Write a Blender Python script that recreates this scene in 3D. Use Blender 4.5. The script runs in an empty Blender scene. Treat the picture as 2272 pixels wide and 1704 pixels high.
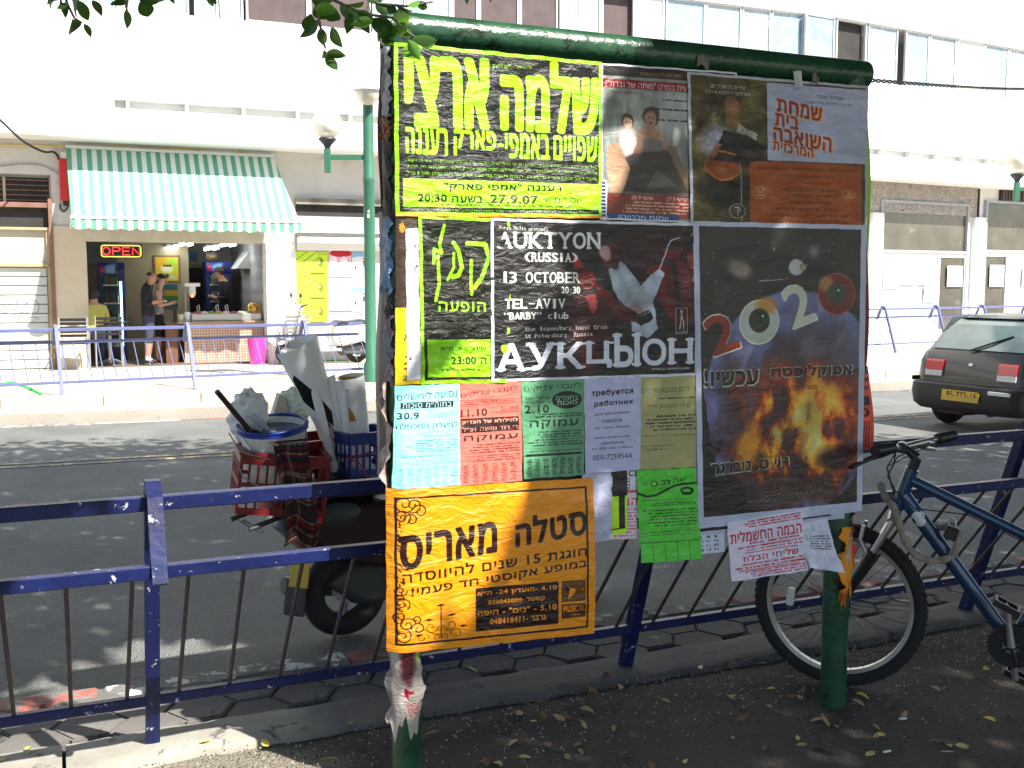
import bpy, math, random
import numpy as np
from mathutils import Matrix, Vector
R = math.radians
rnd = random.Random(7)
C = bpy.context.scene.collection
SC = bpy.context.scene
# ------------------------------------------------------------------ camera
F_PX, CX, CY, CAM_H, PITCH = 2350.0, 1136.0, 852.0, 1.57, 5.5
cam = bpy.data.cameras.new('camera')
cam.sensor_width = 36.0
cam.lens = 36.0 * F_PX / 2272.0
cam.clip_start, cam.clip_end = 0.05, 600
cam_ob = bpy.data.objects.new('camera', cam); C.objects.link(cam_ob)
cam_ob.location = (0, 0, CAM_H)
cam_ob.rotation_euler = (R(90 - PITCH), 0, 0)
SC.camera = cam_ob
# ------------------------------------------------------------------ sky, sun, exposure
SUN_EL, SUN_AZ = 50.0, 128.0            # azimuth of the sun, clockwise from +Y
world = bpy.data.worlds.new('World'); SC.world = world; world.use_nodes = True
wn = world.node_tree.nodes; wl = world.node_tree.links
bgn = wn.get('Background') or wn.new('ShaderNodeBackground')
sky = wn.new('ShaderNodeTexSky'); sky.sky_type = 'NISHITA'; sky.sun_disc = False
sky.sun_elevation = R(SUN_EL); sky.sun_rotation = R(SUN_AZ); sky.air_density = 1.0; sky.dust_density = 1.2
wl.new(sky.outputs[0], bgn.inputs[0]); bgn.inputs[1].default_value = 0.10
sun = bpy.data.lights.new('sun', 'SUN'); sun.energy = 5.0; sun.angle = R(0.53); sun.color = (1.0, 0.95, 0.87)
sun_ob = bpy.data.objects.new('sun', sun); C.objects.link(sun_ob)
SD = Vector((-math.sin(R(SUN_AZ)) * math.cos(R(SUN_EL)), -math.cos(R(SUN_AZ)) * math.cos(R(SUN_EL)), -math.sin(R(SUN_EL))))
sun_ob.rotation_euler = SD.to_track_quat('-Z', 'Y').to_euler()
sun_ob.location = (6, -6, 12)
SC.view_settings.view_transform = 'Standard'; SC.view_settings.look = 'None'
SC.view_settings.gamma = 1.0; SC.view_settings.exposure = 1.15; SC.view_settings.use_curve_mapping = False
try:
    SC.cycles.use_denoising = True
    SC.cycles.max_bounces = 7; SC.cycles.diffuse_bounces = 4; SC.cycles.glossy_bounces = 3
    SC.cycles.transparent_max_bounces = 12
    SC.cycles.sample_clamp_indirect = 6
except Exception: pass

# ------------------------------------------------------------------ geometry of the photograph
def ray(px, py):
    x = (px - CX) / F_PX; y = (CY - py) / F_PX; c, s = math.cos(R(PITCH)), math.sin(R(PITCH))
    return Vector((x, c + y * s, y * c - s))
CAM = Vector((0, 0, CAM_H))
def on_z(px, py, z=0.0):
    d = ray(px, py); return CAM + d * ((z - CAM_H) / d.z)
def on_plane(px, py, P, n):
    d = ray(px, py); return CAM + d * ((P - CAM).dot(n) / d.dot(n))
def at_Y(px, py, Y):
    d = ray(px, py); return CAM + d * (Y / d.y)
def frame(o, heading):
    """x along the heading (clockwise from +Y), y to its left (away from the camera), z up"""
    h = R(heading); u = Vector((math.sin(h), math.cos(h), 0)); v = Vector((-u.y, u.x, 0))
    M = Matrix.Identity(4)
    for i in range(3):
        M[i][0] = u[i]; M[i][1] = v[i]; M[i][3] = o[i]
    return M
T = Matrix.Translation
def RX(a): return Matrix.Rotation(R(a), 4, 'X')
def RY(a): return Matrix.Rotation(R(a), 4, 'Y')
def RZ(a): return Matrix.Rotation(R(a), 4, 'Z')
def S(x, y=None, z=None):
    y = x if y is None else y; z = x if z is None else z
    return Matrix.Diagonal((x, y, z, 1))

# ------------------------------------------------------------------ objects
def setp(o, label=None, cat=None, group=None, kind=None):
    if label: o['label'] = label
    if cat: o['category'] = cat
    if group: o['group'] = group
    if kind: o['kind'] = kind
    return o
def thing(name, label, cat, M=None, group=None):
    o = bpy.data.objects.new(name, None); o.empty_display_size = 0.1
    C.objects.link(o)
    if M is not None: o.matrix_world = M
    return setp(o, label, cat, group)
def copy_tree(o, M=None, label=None, group=None):
    def rec(a, par):
        c = a.copy(); C.objects.link(c)
        c.parent = par
        for ch in KIDS.get(a.name, []): 
            k = rec(ch, c); KIDS.setdefault(c.name, []).append(k)
        return c
    c = rec(o, None)
    if M is not None: c.matrix_world = M
    if label: c['label'] = label
    if group: c['group'] = group
    return c
KIDS = {}
def link(o, parent=None, M=None):
    C.objects.link(o)
    if parent is not None:
        o.parent = parent; KIDS.setdefault(parent.name, []).append(o)
    if M is not None: o.matrix_local = M
    return o
def perp(d):
    d = d.normalized(); a = Vector((0, 0, 1)) if abs(d.z) < .9 else Vector((1, 0, 0))
    u = d.cross(a).normalized(); return u, d.cross(u)
class MB:
    def __init__(s): s.v = []; s.f = []; s.uv = None; s.mi = []
    def add(s, vs, fs, M=None, mi=0):
        b = len(s.v)
        s.v += [tuple(M @ Vector(v)) if M is not None else tuple(v) for v in vs]
        s.f += [tuple(i + b for i in f) for f in fs]; s.mi += [mi] * len(fs); return s
    def box(s, x0, x1, y0, y1, z0, z1, M=None, mi=0, c=0.0):
        if c <= 0:
            vs = [(x, y, z) for z in (z0, z1) for y in (y0, y1) for x in (x0, x1)]
            fs = [(0, 2, 3, 1), (4, 5, 7, 6), (0, 1, 5, 4), (2, 6, 7, 3), (0, 4, 6, 2), (1, 3, 7, 5)]
            return s.add(vs, fs, M, mi)
        # chamfered on every edge
        X, Y, Z = (x0, x1), (y0, y1), (z0, z1); vs = []; idx = {}
        for i in (0, 1):
            for j in (0, 1):
                for k in (0, 1):
                    sx, sy, sz = (1 - 2 * i), (1 - 2 * j), (1 - 2 * k)
                    for a in range(3):
                        p = [X[i] + sx * c, Y[j] + sy * c, Z[k] + sz * c]; p[a] = (X[i], Y[j], Z[k])[a]
                        idx[i, j, k, a] = len(vs); vs.append(tuple(p))
        q = idx; fs = []
        for a in range(3):
            for e in (0, 1):
                o = []
                for (m, n) in ((0, 0), (1, 0), (1, 1), (0, 1)):
                    t = [0, 0, 0]; t[a] = e; t[(a + 1) % 3] = m; t[(a + 2) % 3] = n; o.append(q[t[0], t[1], t[2], a])
                fs.append(tuple(o) if e else tuple(o[::-1]))
        for a in range(3):
            b, d = (a + 1) % 3, (a + 2) % 3
            for m in (0, 1):
                for n in (0, 1):
                    t0 = [0] * 3; t1 = [0] * 3; t0[a] = 0; t1[a] = 1; t0[b] = t1[b] = m; t0[d] = t1[d] = n
                    f = (q[(*t0, b)], q[(*t1, b)], q[(*t1, d)], q[(*t0, d)])
                    fs.append(f if (m ^ n) == 0 else f[::-1])
        for i in (0, 1):
            for j in (0, 1):
                for k in (0, 1):
                    f = (q[i, j, k, 0], q[i, j, k, 1], q[i, j, k, 2]); fs.append(f if (i + j + k) % 2 else f[::-1])
        return s.add(vs, fs, M, mi)
    def cyl(s, p0, p1, r0, r1=None, n=10, mi=0, caps=True):
        r1 = r0 if r1 is None else r1; p0, p1 = Vector(p0), Vector(p1); u, w = perp(p1 - p0)
        vs = []; 
        for p, r in ((p0, r0), (p1, r1)):
            for i in range(n):
                a = 2 * math.pi * i / n; vs.append(p + u * (r * math.cos(a)) + w * (r * math.sin(a)))
        fs = [(i, (i + 1) % n, n + (i + 1) % n, n + i) for i in range(n)]
        if caps: fs += [tuple(range(n))[::-1], tuple(range(n, 2 * n))]
        return s.add(vs, fs, None, mi)
    def tube(s, pts, r, n=8, mi=0, closed=False, caps=True):
        pts = [Vector(p) for p in pts]; m = len(pts); rr = r if isinstance(r, (list, tuple)) else [r] * m
        u = None; vs = []
        for i, p in enumerate(pts):
            if closed: d = pts[(i + 1) % m] - pts[i - 1]
            else: d = pts[min(i + 1, m - 1)] - pts[max(i - 1, 0)]
            if d.length < 1e-9: d = Vector((0, 0, 1))
            d.normalize()
            if u is None: u, w = perp(d)
            else:
                u = (u - d * u.dot(d)); 
                u = u.normalized() if u.length > 1e-6 else perp(d)[0]
                w = d.cross(u)
            for k in range(n):
                a = 2 * math.pi * k / n; vs.append(p + u * (rr[i] * math.cos(a)) + w * (rr[i] * math.sin(a)))
        fs = []
        for i in range(m if closed else m - 1):
            j = (i + 1) % m
            for k in range(n): fs.append((i * n + k, i * n + (k + 1) % n, j * n + (k + 1) % n, j * n + k))
        if caps and not closed: fs += [tuple(range(n))[::-1], tuple(range((m - 1) * n, m * n))]
        return s.add(vs, fs, None, mi)
    def lathe(s, prof, n=20, M=None, mi=0, a0=0.0, a1=360.0):
        full = abs(a1 - a0) >= 359.9; cols = n if full else n + 1; vs = []
        for (r, z) in prof:
            for k in range(cols):
                a = R(a0 + (a1 - a0) * k / n); vs.append((r * math.cos(a), r * math.sin(a), z))
        fs = []
        for i in range(len(prof) - 1):
            for k in range(n):
                k2 = (k + 1) % cols if full else k + 1
                fs.append((i * cols + k, i * cols + k2, (i + 1) * cols + k2, (i + 1) * cols + k))
        return s.add(vs, fs, M, mi)
    def sph(s, c, r, n=10, m=7, M=None, mi=0, sc=(1, 1, 1)):
        prof = [(max(1e-4, r * math.sin(math.pi * i / m)), -r * math.cos(math.pi * i / m)) for i in range(m + 1)]
        MM = T(Vector(c)) @ S(*sc); MM = M @ MM if M is not None else MM
        return s.lathe(prof, n, MM, mi)
    def torus(s, R0, r, n=40, m=8, M=None, mi=0, sq=1.0):
        vs = []; fs = []
        for i in range(n):
            a = 2 * math.pi * i / n
            for k in range(m):
                b = 2 * math.pi * k / m; q = R0 + r * math.cos(b); vs.append((q * math.cos(a), q * math.sin(a), r * sq * math.sin(b)))
        for i in range(n):
            for k in range(m):
                fs.append((i * m + k, ((i + 1) % n) * m + k, ((i + 1) % n) * m + (k + 1) % m, i * m + (k + 1) % m))
        return s.add(vs, fs, M, mi)
    def prism(s, poly, y0, y1, M=None, mi=0):
        """poly in x,z; extruded along y"""
        n = len(poly); vs = [(x, y0, z) for x, z in poly] + [(x, y1, z) for x, z in poly]
        fs = [tuple(range(n)), tuple(range(n, 2 * n))[::-1]] + [((i + 1) % n, i, n + i, n + (i + 1) % n) for i in range(n)]
        return s.add(vs, fs, M, mi)
    def slab(s, poly, z0, z1, M=None, mi=0):
        n = len(poly); vs = [(x, y, z0) for x, y in poly] + [(x, y, z1) for x, y in poly]
        fs = [tuple(range(n))[::-1], tuple(range(n, 2 * n))] + [(i, (i + 1) % n, n + (i + 1) % n, n + i) for i in range(n)]
        return s.add(vs, fs, M, mi)
    def grid(s, fn, nu, nv, mi=0, uv=True, flip=False):
        b = len(s.v)
        for j in range(nv + 1):
            for i in range(nu + 1): s.v.append(tuple(fn(i / nu, j / nv)))
        for j in range(nv):
            for i in range(nu):
                a = b + j * (nu + 1) + i; f = (a, a + 1, a + nu + 2, a + nu + 1)
                s.f.append(f[::-1] if flip else f); s.mi.append(mi)
        if uv:
            if s.uv is None: s.uv = {}
            for j in range(nv + 1):
                for i in range(nu + 1): s.uv[b + j * (nu + 1) + i] = (i / nu, j / nv)
        return s
    def mesh(s, name, mat, smooth=False):
        me = bpy.data.meshes.new(name); me.from_pydata(s.v, [], s.f)
        mats = mat if isinstance(mat, (list, tuple)) else [mat]
        for m in mats: me.materials.append(m)
        if len(mats) > 1: me.polygons.foreach_set('material_index', s.mi)
        if s.uv is not None:
            l = me.uv_layers.new(name='UVMap'); vi = np.zeros(len(me.loops), dtype=np.int32); me.loops.foreach_get('vertex_index', vi)
            tab = np.zeros((len(s.v), 2), dtype=np.float32)
            for k, q in s.uv.items(): tab[k] = q
            l.data.foreach_set('uv', tab[vi].ravel())
        if smooth: me.polygons.foreach_set('use_smooth', [True] * len(me.polygons))
        me.validate(); me.update()
        if smooth and smooth is not True:
            try: me.set_sharp_from_angle(angle=R(smooth))
            except Exception: pass
        return me
    def part(s, name, mat, parent, smooth=False, label=None, M=None, kind=None):
        o = bpy.data.objects.new(name, s.mesh(name, mat, smooth)); link(o, parent, M); return setp(o, label=label, kind=kind)
    def solo(s, name, mat, label, cat, group=None, M=None, smooth=False):
        o = bpy.data.objects.new(name, s.mesh(name, mat, smooth)); link(o, None, M); return setp(o, label, cat, group)
    def struct(s, name, mat, M=None, smooth=False):
        o = bpy.data.objects.new(name, s.mesh(name, mat, smooth)); link(o, None, M); return setp(o, kind='structure')

# ------------------------------------------------------------------ materials
MATS = {}
def _n(nt, t, **k):
    n = nt.nodes.new(t)
    for a, b in k.items(): setattr(n, a, b)
    return n
def mat(name, col, rough=.6, metal=0., var=.15, vs=3., bump=.0, bs=40., wear=None, wear_s=12., wear_t=.6, spec=None,
        emit=None, es=1., bd=.01, col2=None, wear2=None, stretch=None, trans=0., coat=0., alpha=1.):
    """procedural material: base colour mottled by noise, optional second colour patches (wear), fine relief"""
    if name in MATS: return MATS[name]
    m = bpy.data.materials.new(name); m.use_nodes = True; nt = m.node_tree; L = nt.links; b = nt.nodes['Principled BSDF']
    tc = _n(nt, 'ShaderNodeTexCoord'); src = tc.outputs['Object']
    if stretch:
        mp = _n(nt, 'ShaderNodeMapping'); mp.inputs['Scale'].default_value = stretch; L.new(src, mp.inputs[0]); src = mp.outputs[0]
    c = (*col, 1)
    nz = _n(nt, 'ShaderNodeTexNoise'); nz.inputs['Scale'].default_value = vs; nz.inputs['Detail'].default_value = 6; nz.inputs['Roughness'].default_value = .65; L.new(src, nz.inputs[0])
    rp = _n(nt, 'ShaderNodeValToRGB'); e = rp.color_ramp.elements
    c2 = col2 if col2 else tuple(min(1, x * (1 + var)) for x in col)
    e[0].position = .3; e[1].position = .7
    e[0].color = (*[x * (1 - var) for x in col], 1) if not col2 else c; e[1].color = (*c2, 1)
    L.new(nz.outputs[0], rp.inputs[0]); out = rp.outputs[0]
    for k, (wc, sc, th) in enumerate([w for w in (wear, wear2) if w]):
        n2 = _n(nt, 'ShaderNodeTexNoise'); n2.inputs['Scale'].default_value = sc; n2.inputs['Detail'].default_value = 8; n2.inputs['Roughness'].default_value = .7; n2.inputs['Distortion'].default_value = .4
        L.new(src, n2.inputs[0])
        r2 = _n(nt, 'ShaderNodeValToRGB'); r2.color_ramp.elements[0].position = th; r2.color_ramp.elements[1].position = min(1, th + .03)
        L.new(n2.outputs[0], r2.inputs[0]); mx = _n(nt, 'ShaderNodeMix', data_type='RGBA'); mx.inputs[7].default_value = (*wc, 1)
        L.new(r2.outputs[0], mx.inputs[0]); L.new(out, mx.inputs[6]); out = mx.outputs[2]
    L.new(out, b.inputs['Base Color'])
    b.inputs['Roughness'].default_value = rough; b.inputs['Metallic'].default_value = metal
    if spec is not None: b.inputs['Specular IOR Level'].default_value = spec
    if coat: b.inputs['Coat Weight'].default_value = coat
    if trans: b.inputs['Transmission Weight'].default_value = trans
    if alpha < 1: b.inputs['Alpha'].default_value = alpha
    if emit: b.inputs['Emission Color'].default_value = (*emit, 1); b.inputs['Emission Strength'].default_value = es
    if bump:
        n3 = _n(nt, 'ShaderNodeTexNoise'); n3.inputs['Scale'].default_value = bs; n3.inputs['Detail'].default_value = 5; L.new(src, n3.inputs[0])
        bp = _n(nt, 'ShaderNodeBump'); bp.inputs['Strength'].default_value = bump; bp.inputs['Distance'].default_value = bd
        L.new(n3.outputs[0], bp.inputs['Height']); L.new(bp.outputs[0], b.inputs['Normal'])
    MATS[name] = m; return m
def stripe_mat(name, ca, cb, freq, rough=.7, axis=0, bump=0.):
    """two alternating colours along one object axis (a printed cloth)"""
    m = mat(name, ca, rough=rough, var=.06, vs=4, bump=bump, bs=12); nt = m.node_tree; L = nt.links
    b = nt.nodes['Principled BSDF']; tc = _n(nt, 'ShaderNodeTexCoord'); sp = _n(nt, 'ShaderNodeSeparateXYZ'); L.new(tc.outputs['Object'], sp.inputs[0])
    a = _n(nt, 'ShaderNodeMath', operation='MULTIPLY'); a.inputs[1].default_value = freq; L.new(sp.outputs[axis], a.inputs[0])
    f = _n(nt, 'ShaderNodeMath', operation='FRACT'); L.new(a.outputs[0], f.inputs[0])
    g = _n(nt, 'ShaderNodeMath', operation='GREATER_THAN'); g.inputs[1].default_value = .5; L.new(f.outputs[0], g.inputs[0])
    mx = _n(nt, 'ShaderNodeMix', data_type='RGBA'); L.new(g.outputs[0], mx.inputs[0]); mx.inputs[6].default_value = (*ca, 1); mx.inputs[7].default_value = (*cb, 1)
    L.new(mx.outputs[2], b.inputs['Base Color']); return m
# ------------------------------------------------------------------ print: a small rasteriser (draws into arrays, no files)
_TX = {}
def heb(s):
    out = []; run = ''
    for ch in s[::-1]:
        if ch.isdigit() or (ch.isascii() and ch.isalpha()) or (run and ch in '.:-/' and run[-1].isdigit()): run += ch
        else:
            if run:
                t = run
                tail = ''
                while t and t[-1] in '.:-/': tail += t[-1]; t = t[:-1]
                out.append(t[::-1] + tail); run = ''
            out.append(ch)
    if run: out.append(run[::-1])
    return ''.join(out)
def glyphs(s, bold=0.0):
    """outline loops of a string, scaled to a unit box"""
    k = (s, bold > .02)
    if k not in _TX:
        cu = bpy.data.curves.new('print', 'FONT'); cu.body = s; cu.resolution_u = 3; cu.dimensions = '2D'; cu.fill_mode = 'NONE'
        if bold > .02: cu.space_character = 1.1
        o = bpy.data.objects.new('print', cu); C.objects.link(o)
        me = o.evaluated_get(bpy.context.evaluated_depsgraph_get()).to_mesh()
        v = np.array([q.co[:2] for q in me.vertices], dtype=float).reshape(-1, 2); nx = {}
        for e in me.edges: nx[e.vertices[0]] = e.vertices[1]
        o.to_mesh_clear(); bpy.data.objects.remove(o); bpy.data.curves.remove(cu)
        loops = []; seen = set()
        for st in nx:
            if st in seen: continue
            l = []; q = st
            while q in nx and q not in seen: seen.add(q); l.append(q); q = nx[q]
            if len(l) > 2: loops.append(l)
        if len(v):
            lo, hi = v.min(0), v.max(0); v = (v - lo) / np.maximum(hi - lo, 1e-6); _TX[k] = (v, loops, (hi - lo)[0] / max((hi - lo)[1], 1e-6))
        else: _TX[k] = (v, [], 1)
    return _TX[k]
def fbm(h, w, s, seed=0, octs=5, aniso=(1, 1)):
    g = np.random.default_rng(seed); out = np.zeros((h, w)); amp = 1; tot = 0
    for o in range(octs):
        nx = max(2, int(s * 2 ** o * aniso[0]) + 2); ny = max(2, int(s * 2 ** o * aniso[1] * h / w) + 2)
        a = g.random((ny, nx)); yy = np.linspace(0, ny - 1.001, h); xx = np.linspace(0, nx - 1.001, w)
        y0 = yy.astype(int); x0 = xx.astype(int); fy = (yy - y0)[:, None]; fx = (xx - x0)[None]
        fy = fy * fy * (3 - 2 * fy); fx = fx * fx * (3 - 2 * fx)
        v = (a[y0][:, x0] * (1 - fx) + a[y0][:, x0 + 1] * fx) * (1 - fy) + (a[y0 + 1][:, x0] * (1 - fx) + a[y0 + 1][:, x0 + 1] * fx) * fy
        out += v * amp; tot += amp; amp *= .55
    return out / tot
class Im:
    """a picture of w x h texels; all coordinates are fractions, y down; colours 0..1 as printed (sRGB)"""
    def __init__(s, w, h, col=(1, 1, 1)):
        s.w, s.h = int(w), int(h); s.a = np.empty((s.h, s.w, 3)); s.a[:] = col
        s.Y, s.X = np.mgrid[0:s.h, 0:s.w]; s.X = (s.X + .5) / s.w; s.Y = (s.Y + .5) / s.h
        s.rng = np.random.default_rng(3)
    def mix(s, m, col):
        m = np.clip(m, 0, 1)[..., None]; s.a = s.a * (1 - m) + np.array(col) * m; return s
    def rect(s, x0, y0, x1, y1, col):
        s.a[max(0, int(y0 * s.h)):int(math.ceil(y1 * s.h)), max(0, int(x0 * s.w)):int(math.ceil(x1 * s.w))] = col; return s
    def frame(s, x0, y0, x1, y1, t, col):
        tx = t; ty = t * s.w / s.h
        s.rect(x0, y0, x1, y0 + ty, col).rect(x0, y1 - ty, x1, y1, col).rect(x0, y0, x0 + tx, y1, col).rect(x1 - tx, y0, x1, y1, col); return s
    def ell(s, cx, cy, rx, ry, col, soft=.02, rot=0, p=2.0):
        c, n = math.cos(R(rot)), math.sin(R(rot)); asp = s.h / s.w
        dx = s.X - cx; dy = (s.Y - cy) * asp; u = (dx * c + dy * n) / rx; v = (-dx * n + dy * c) / (ry * asp)
        d = (np.abs(u) ** p + np.abs(v) ** p) ** (1 / p); return s.mix((1 - d) / max(soft, 1e-3) + .5, col)
    def blob(s, cx, cy, rx, ry, col, amt=1.0, rot=0, seed=1, rough=.6):
        c, n = math.cos(R(rot)), math.sin(R(rot)); asp = s.h / s.w
        dx = s.X - cx; dy = (s.Y - cy) * asp; u = (dx * c + dy * n) / rx; v = (-dx * n + dy * c) / (ry * asp)
        d = np.sqrt(u * u + v * v) + (fbm(s.h, s.w, 5, seed) - .5) * rough; return s.mix(amt * np.clip((1.15 - d) * 1.6, 0, 1), col)
    def tri(s, P, col):
        x = P[:, 0] * s.w - .5; y = P[:, 1] * s.h - .5
        x0, x1 = max(0, int(math.floor(x.min()))), min(s.w - 1, int(math.ceil(x.max()))); y0, y1 = max(0, int(math.floor(y.min()))), min(s.h - 1, int(math.ceil(y.max())))
        if x1 < x0 or y1 < y0: return
        gx = np.arange(x0, x1 + 1)[None]; gy = np.arange(y0, y1 + 1)[:, None]
        e0 = (x[1] - x[0]) * (gy - y[0]) - (y[1] - y[0]) * (gx - x[0]); e1 = (x[2] - x[1]) * (gy - y[1]) - (y[2] - y[1]) * (gx - x[1]); e2 = (x[0] - x[2]) * (gy - y[2]) - (y[0] - y[2]) * (gx - x[2])
        m = ((e0 >= 0) & (e1 >= 0) & (e2 >= 0)) | ((e0 <= 0) & (e1 <= 0) & (e2 <= 0))
        s.a[y0:y1 + 1, x0:x1 + 1][m] = col
    def glyph(s, P, loops, col, th=0.0):
        """non-zero winding fill of outline loops; th thickens the strokes (texels)"""
        x = P[:, 0] * s.w - .5; y = P[:, 1] * s.h - .5; pad = int(th) + 2
        X0, X1 = max(0, int(x.min()) - pad), min(s.w - 1, int(x.max()) + pad + 1); Y0, Y1 = max(0, int(y.min()) - pad), min(s.h - 1, int(y.max()) + pad + 1)
        if X1 <= X0 or Y1 <= Y0: return
        W = np.zeros((Y1 - Y0 + 1, X1 - X0 + 1), dtype=np.int16)
        for l in loops:
            lx, ly = x[l], y[l]; a0, a1 = max(X0, int(lx.min())), min(X1, int(lx.max()) + 1); b0, b1 = max(Y0, int(ly.min())), min(Y1, int(ly.max()) + 1)
            if a1 < a0 or b1 < b0: continue
            gx = np.arange(a0, a1 + 1)[None]; sub = W[b0 - Y0:b1 - Y0 + 1, a0 - X0:a1 - X0 + 1]; n = len(l)
            for i in range(n):
                xa, ya, xb, yb = lx[i], ly[i], lx[(i + 1) % n], ly[(i + 1) % n]
                if ya == yb: continue
                sg = 1 if yb > ya else -1; lo, hi = (ya, yb) if sg > 0 else (yb, ya)
                r0, r1 = max(b0, math.ceil(lo)), min(b1, math.ceil(hi) - 1)
                if r1 < r0: continue
                rows = np.arange(r0, r1 + 1)[:, None]; xi = xa + (rows - ya) * (xb - xa) / (yb - ya)
                sub[r0 - b0:r1 - b0 + 1] += (sg * (gx < xi)).astype(np.int16)
        m = W != 0
        k = int(round(th))
        if k > 0:
            o = m.copy()
            for dx, dy in [(dx, dy) for dx in range(-k, k + 1) for dy in range(-k, k + 1) if dx * dx + dy * dy <= k * k + 1]:
                sh = np.roll(np.roll(m, dx, 1), dy, 0); o |= sh
            m = o
        s.a[Y0:Y1 + 1, X0:X1 + 1][m] = col
    def poly(s, pts, col):
        pts = np.array(pts, dtype=float); x = pts[:, 0]; y = pts[:, 1]; m = np.zeros((s.h, s.w), bool); j = len(pts) - 1
        for i in range(len(pts)):
            with np.errstate(divide='ignore', invalid='ignore'):
                c = ((y[i] > s.Y) != (y[j] > s.Y)) & (s.X < (x[j] - x[i]) * (s.Y - y[i]) / (y[j] - y[i] + 1e-12) + x[i])
            m ^= c; j = i
        s.a[m] = col; return s
    def line(s, pts, t, col):
        for (a, b), (c, d) in zip(pts, pts[1:]):
            dx, dy = c - a, (d - b) * s.h / s.w; l = math.hypot(dx, dy) or 1; nx, ny = -dy / l * t / 2, dx / l * t / 2 * s.w / s.h
            q = np.array([(a + nx, b + ny), (c + nx, d + ny), (c - nx, d - ny), (a - nx, b - ny)]); s.tri(q[[0, 1, 2]], col); s.tri(q[[0, 2, 3]], col)
        return s
    def text(s, t, x0, y0, x1, y1, col, bold=.0, y2=None, y3=None, fit=True, al='c'):
        """text stretched into a box; y2,y3 = top and bottom at the other (x1) side for a slanted line"""
        v, tr, ar = glyphs(t, bold)
        if len(v) == 0: return s
        if not fit:
            w = (y1 - y0) * s.h * ar / s.w
            if w < x1 - x0: 
                if al == 'c': m = (x0 + x1) / 2; x0, x1 = m - w / 2, m + w / 2
                elif al == 'r': x0 = x1 - w
                else: x1 = x0 + w
        y2 = y0 if y2 is None else y2; y3 = y1 if y3 is None else y3
        X = x0 + (x1 - x0) * v[:, 0]; top = y0 + (y2 - y0) * v[:, 0]; bot = y1 + (y3 - y1) * v[:, 0]
        P = np.stack([X, bot + (top - bot) * v[:, 1]], 1)
        s.glyph(P, tr, col, bold * abs(y1 - y0) * s.h * .75); return s
    def greek(s, x0, y0, x1, y1, col, lines=4, fill=.62, al='r', heb_=True):
        """unreadable small print: rows of tiny strokes"""
        hh = (y1 - y0) / lines; cw = hh * s.h / s.w * .62
        for k in range(lines):
            ya = y0 + hh * (k + .2); yb = y0 + hh * (k + .2 + fill * .75); L = (x1 - x0) * s.rng.uniform(.72, 1.0)
            a, b = (x1 - L, x1) if al == 'r' else ((x0, x0 + L) if al == 'l' else ((x0 + x1 - L) / 2, (x0 + x1 + L) / 2)); x = a
            while x < b:
                if s.rng.random() < .17: x += cw * .6; continue
                w = cw * s.rng.uniform(.45, .95); px = .55 / s.w; t = s.rng.random()
                if t < .75: s.rect(x, ya, x + w * .8, ya + (yb - ya) * .3, col)
                if t < .9: s.rect(x + w * .55, ya, x + w * .8, yb, col)
                if .3 < t: s.rect(x, ya + (yb - ya) * .3, x + w * .25, yb, col)
                if .55 < t < .85: s.rect(x, yb - (yb - ya) * .25, x + w * .8, yb, col)
                x += w
        return s
    def photo(s, x0=0, y0=0, x1=1, y1=1, amp=8, grain=.12, blur=1, seed=0, sc=7):
        """break up drawn shapes in a region so that they read as a printed photograph"""
        a0, a1, b0, b1 = int(x0 * s.w), int(x1 * s.w), int(y0 * s.h), int(y1 * s.h); sub = s.a[b0:b1, a0:a1]; h, w = sub.shape[:2]
        yy, xx = np.mgrid[0:h, 0:w]; dx = (fbm(h, w, sc, seed + 1, 6) - .5) * amp * 4; dy = (fbm(h, w, sc, seed + 2, 6) - .5) * amp * 4
        sub = sub[np.clip((yy + dy).astype(int), 0, h - 1), np.clip((xx + dx).astype(int), 0, w - 1)]
        for _ in range(blur):
            sub = (sub + np.roll(sub, 1, 0) + np.roll(sub, -1, 0) + np.roll(sub, 1, 1) + np.roll(sub, -1, 1)) / 5
        n = fbm(h, w, 10, seed + 3, 6)[..., None] - .5; m = fbm(h, w, 3, seed + 4, 4)[..., None] - .5
        s.a[b0:b1, a0:a1] = np.clip(sub * (1 + n * grain * 6 + m * grain * 5), 0, 1); return s
    def image(s, name, dirt=.05, seed=0):
        n = fbm(s.h, s.w, 6, seed, 5)[..., None]; a = np.clip(((s.a * (1 - dirt + dirt * 2 * (n - .25))) - .5) * 1.12 + .525, 0, 1)
        im = bpy.data.images.new(name, s.w, s.h, alpha=False); buf = np.ones((s.h, s.w, 4), dtype=np.float32); buf[..., :3] = a[::-1]
        im.pixels.foreach_set(buf.ravel()); im.update(); im.pack(); return im
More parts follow.
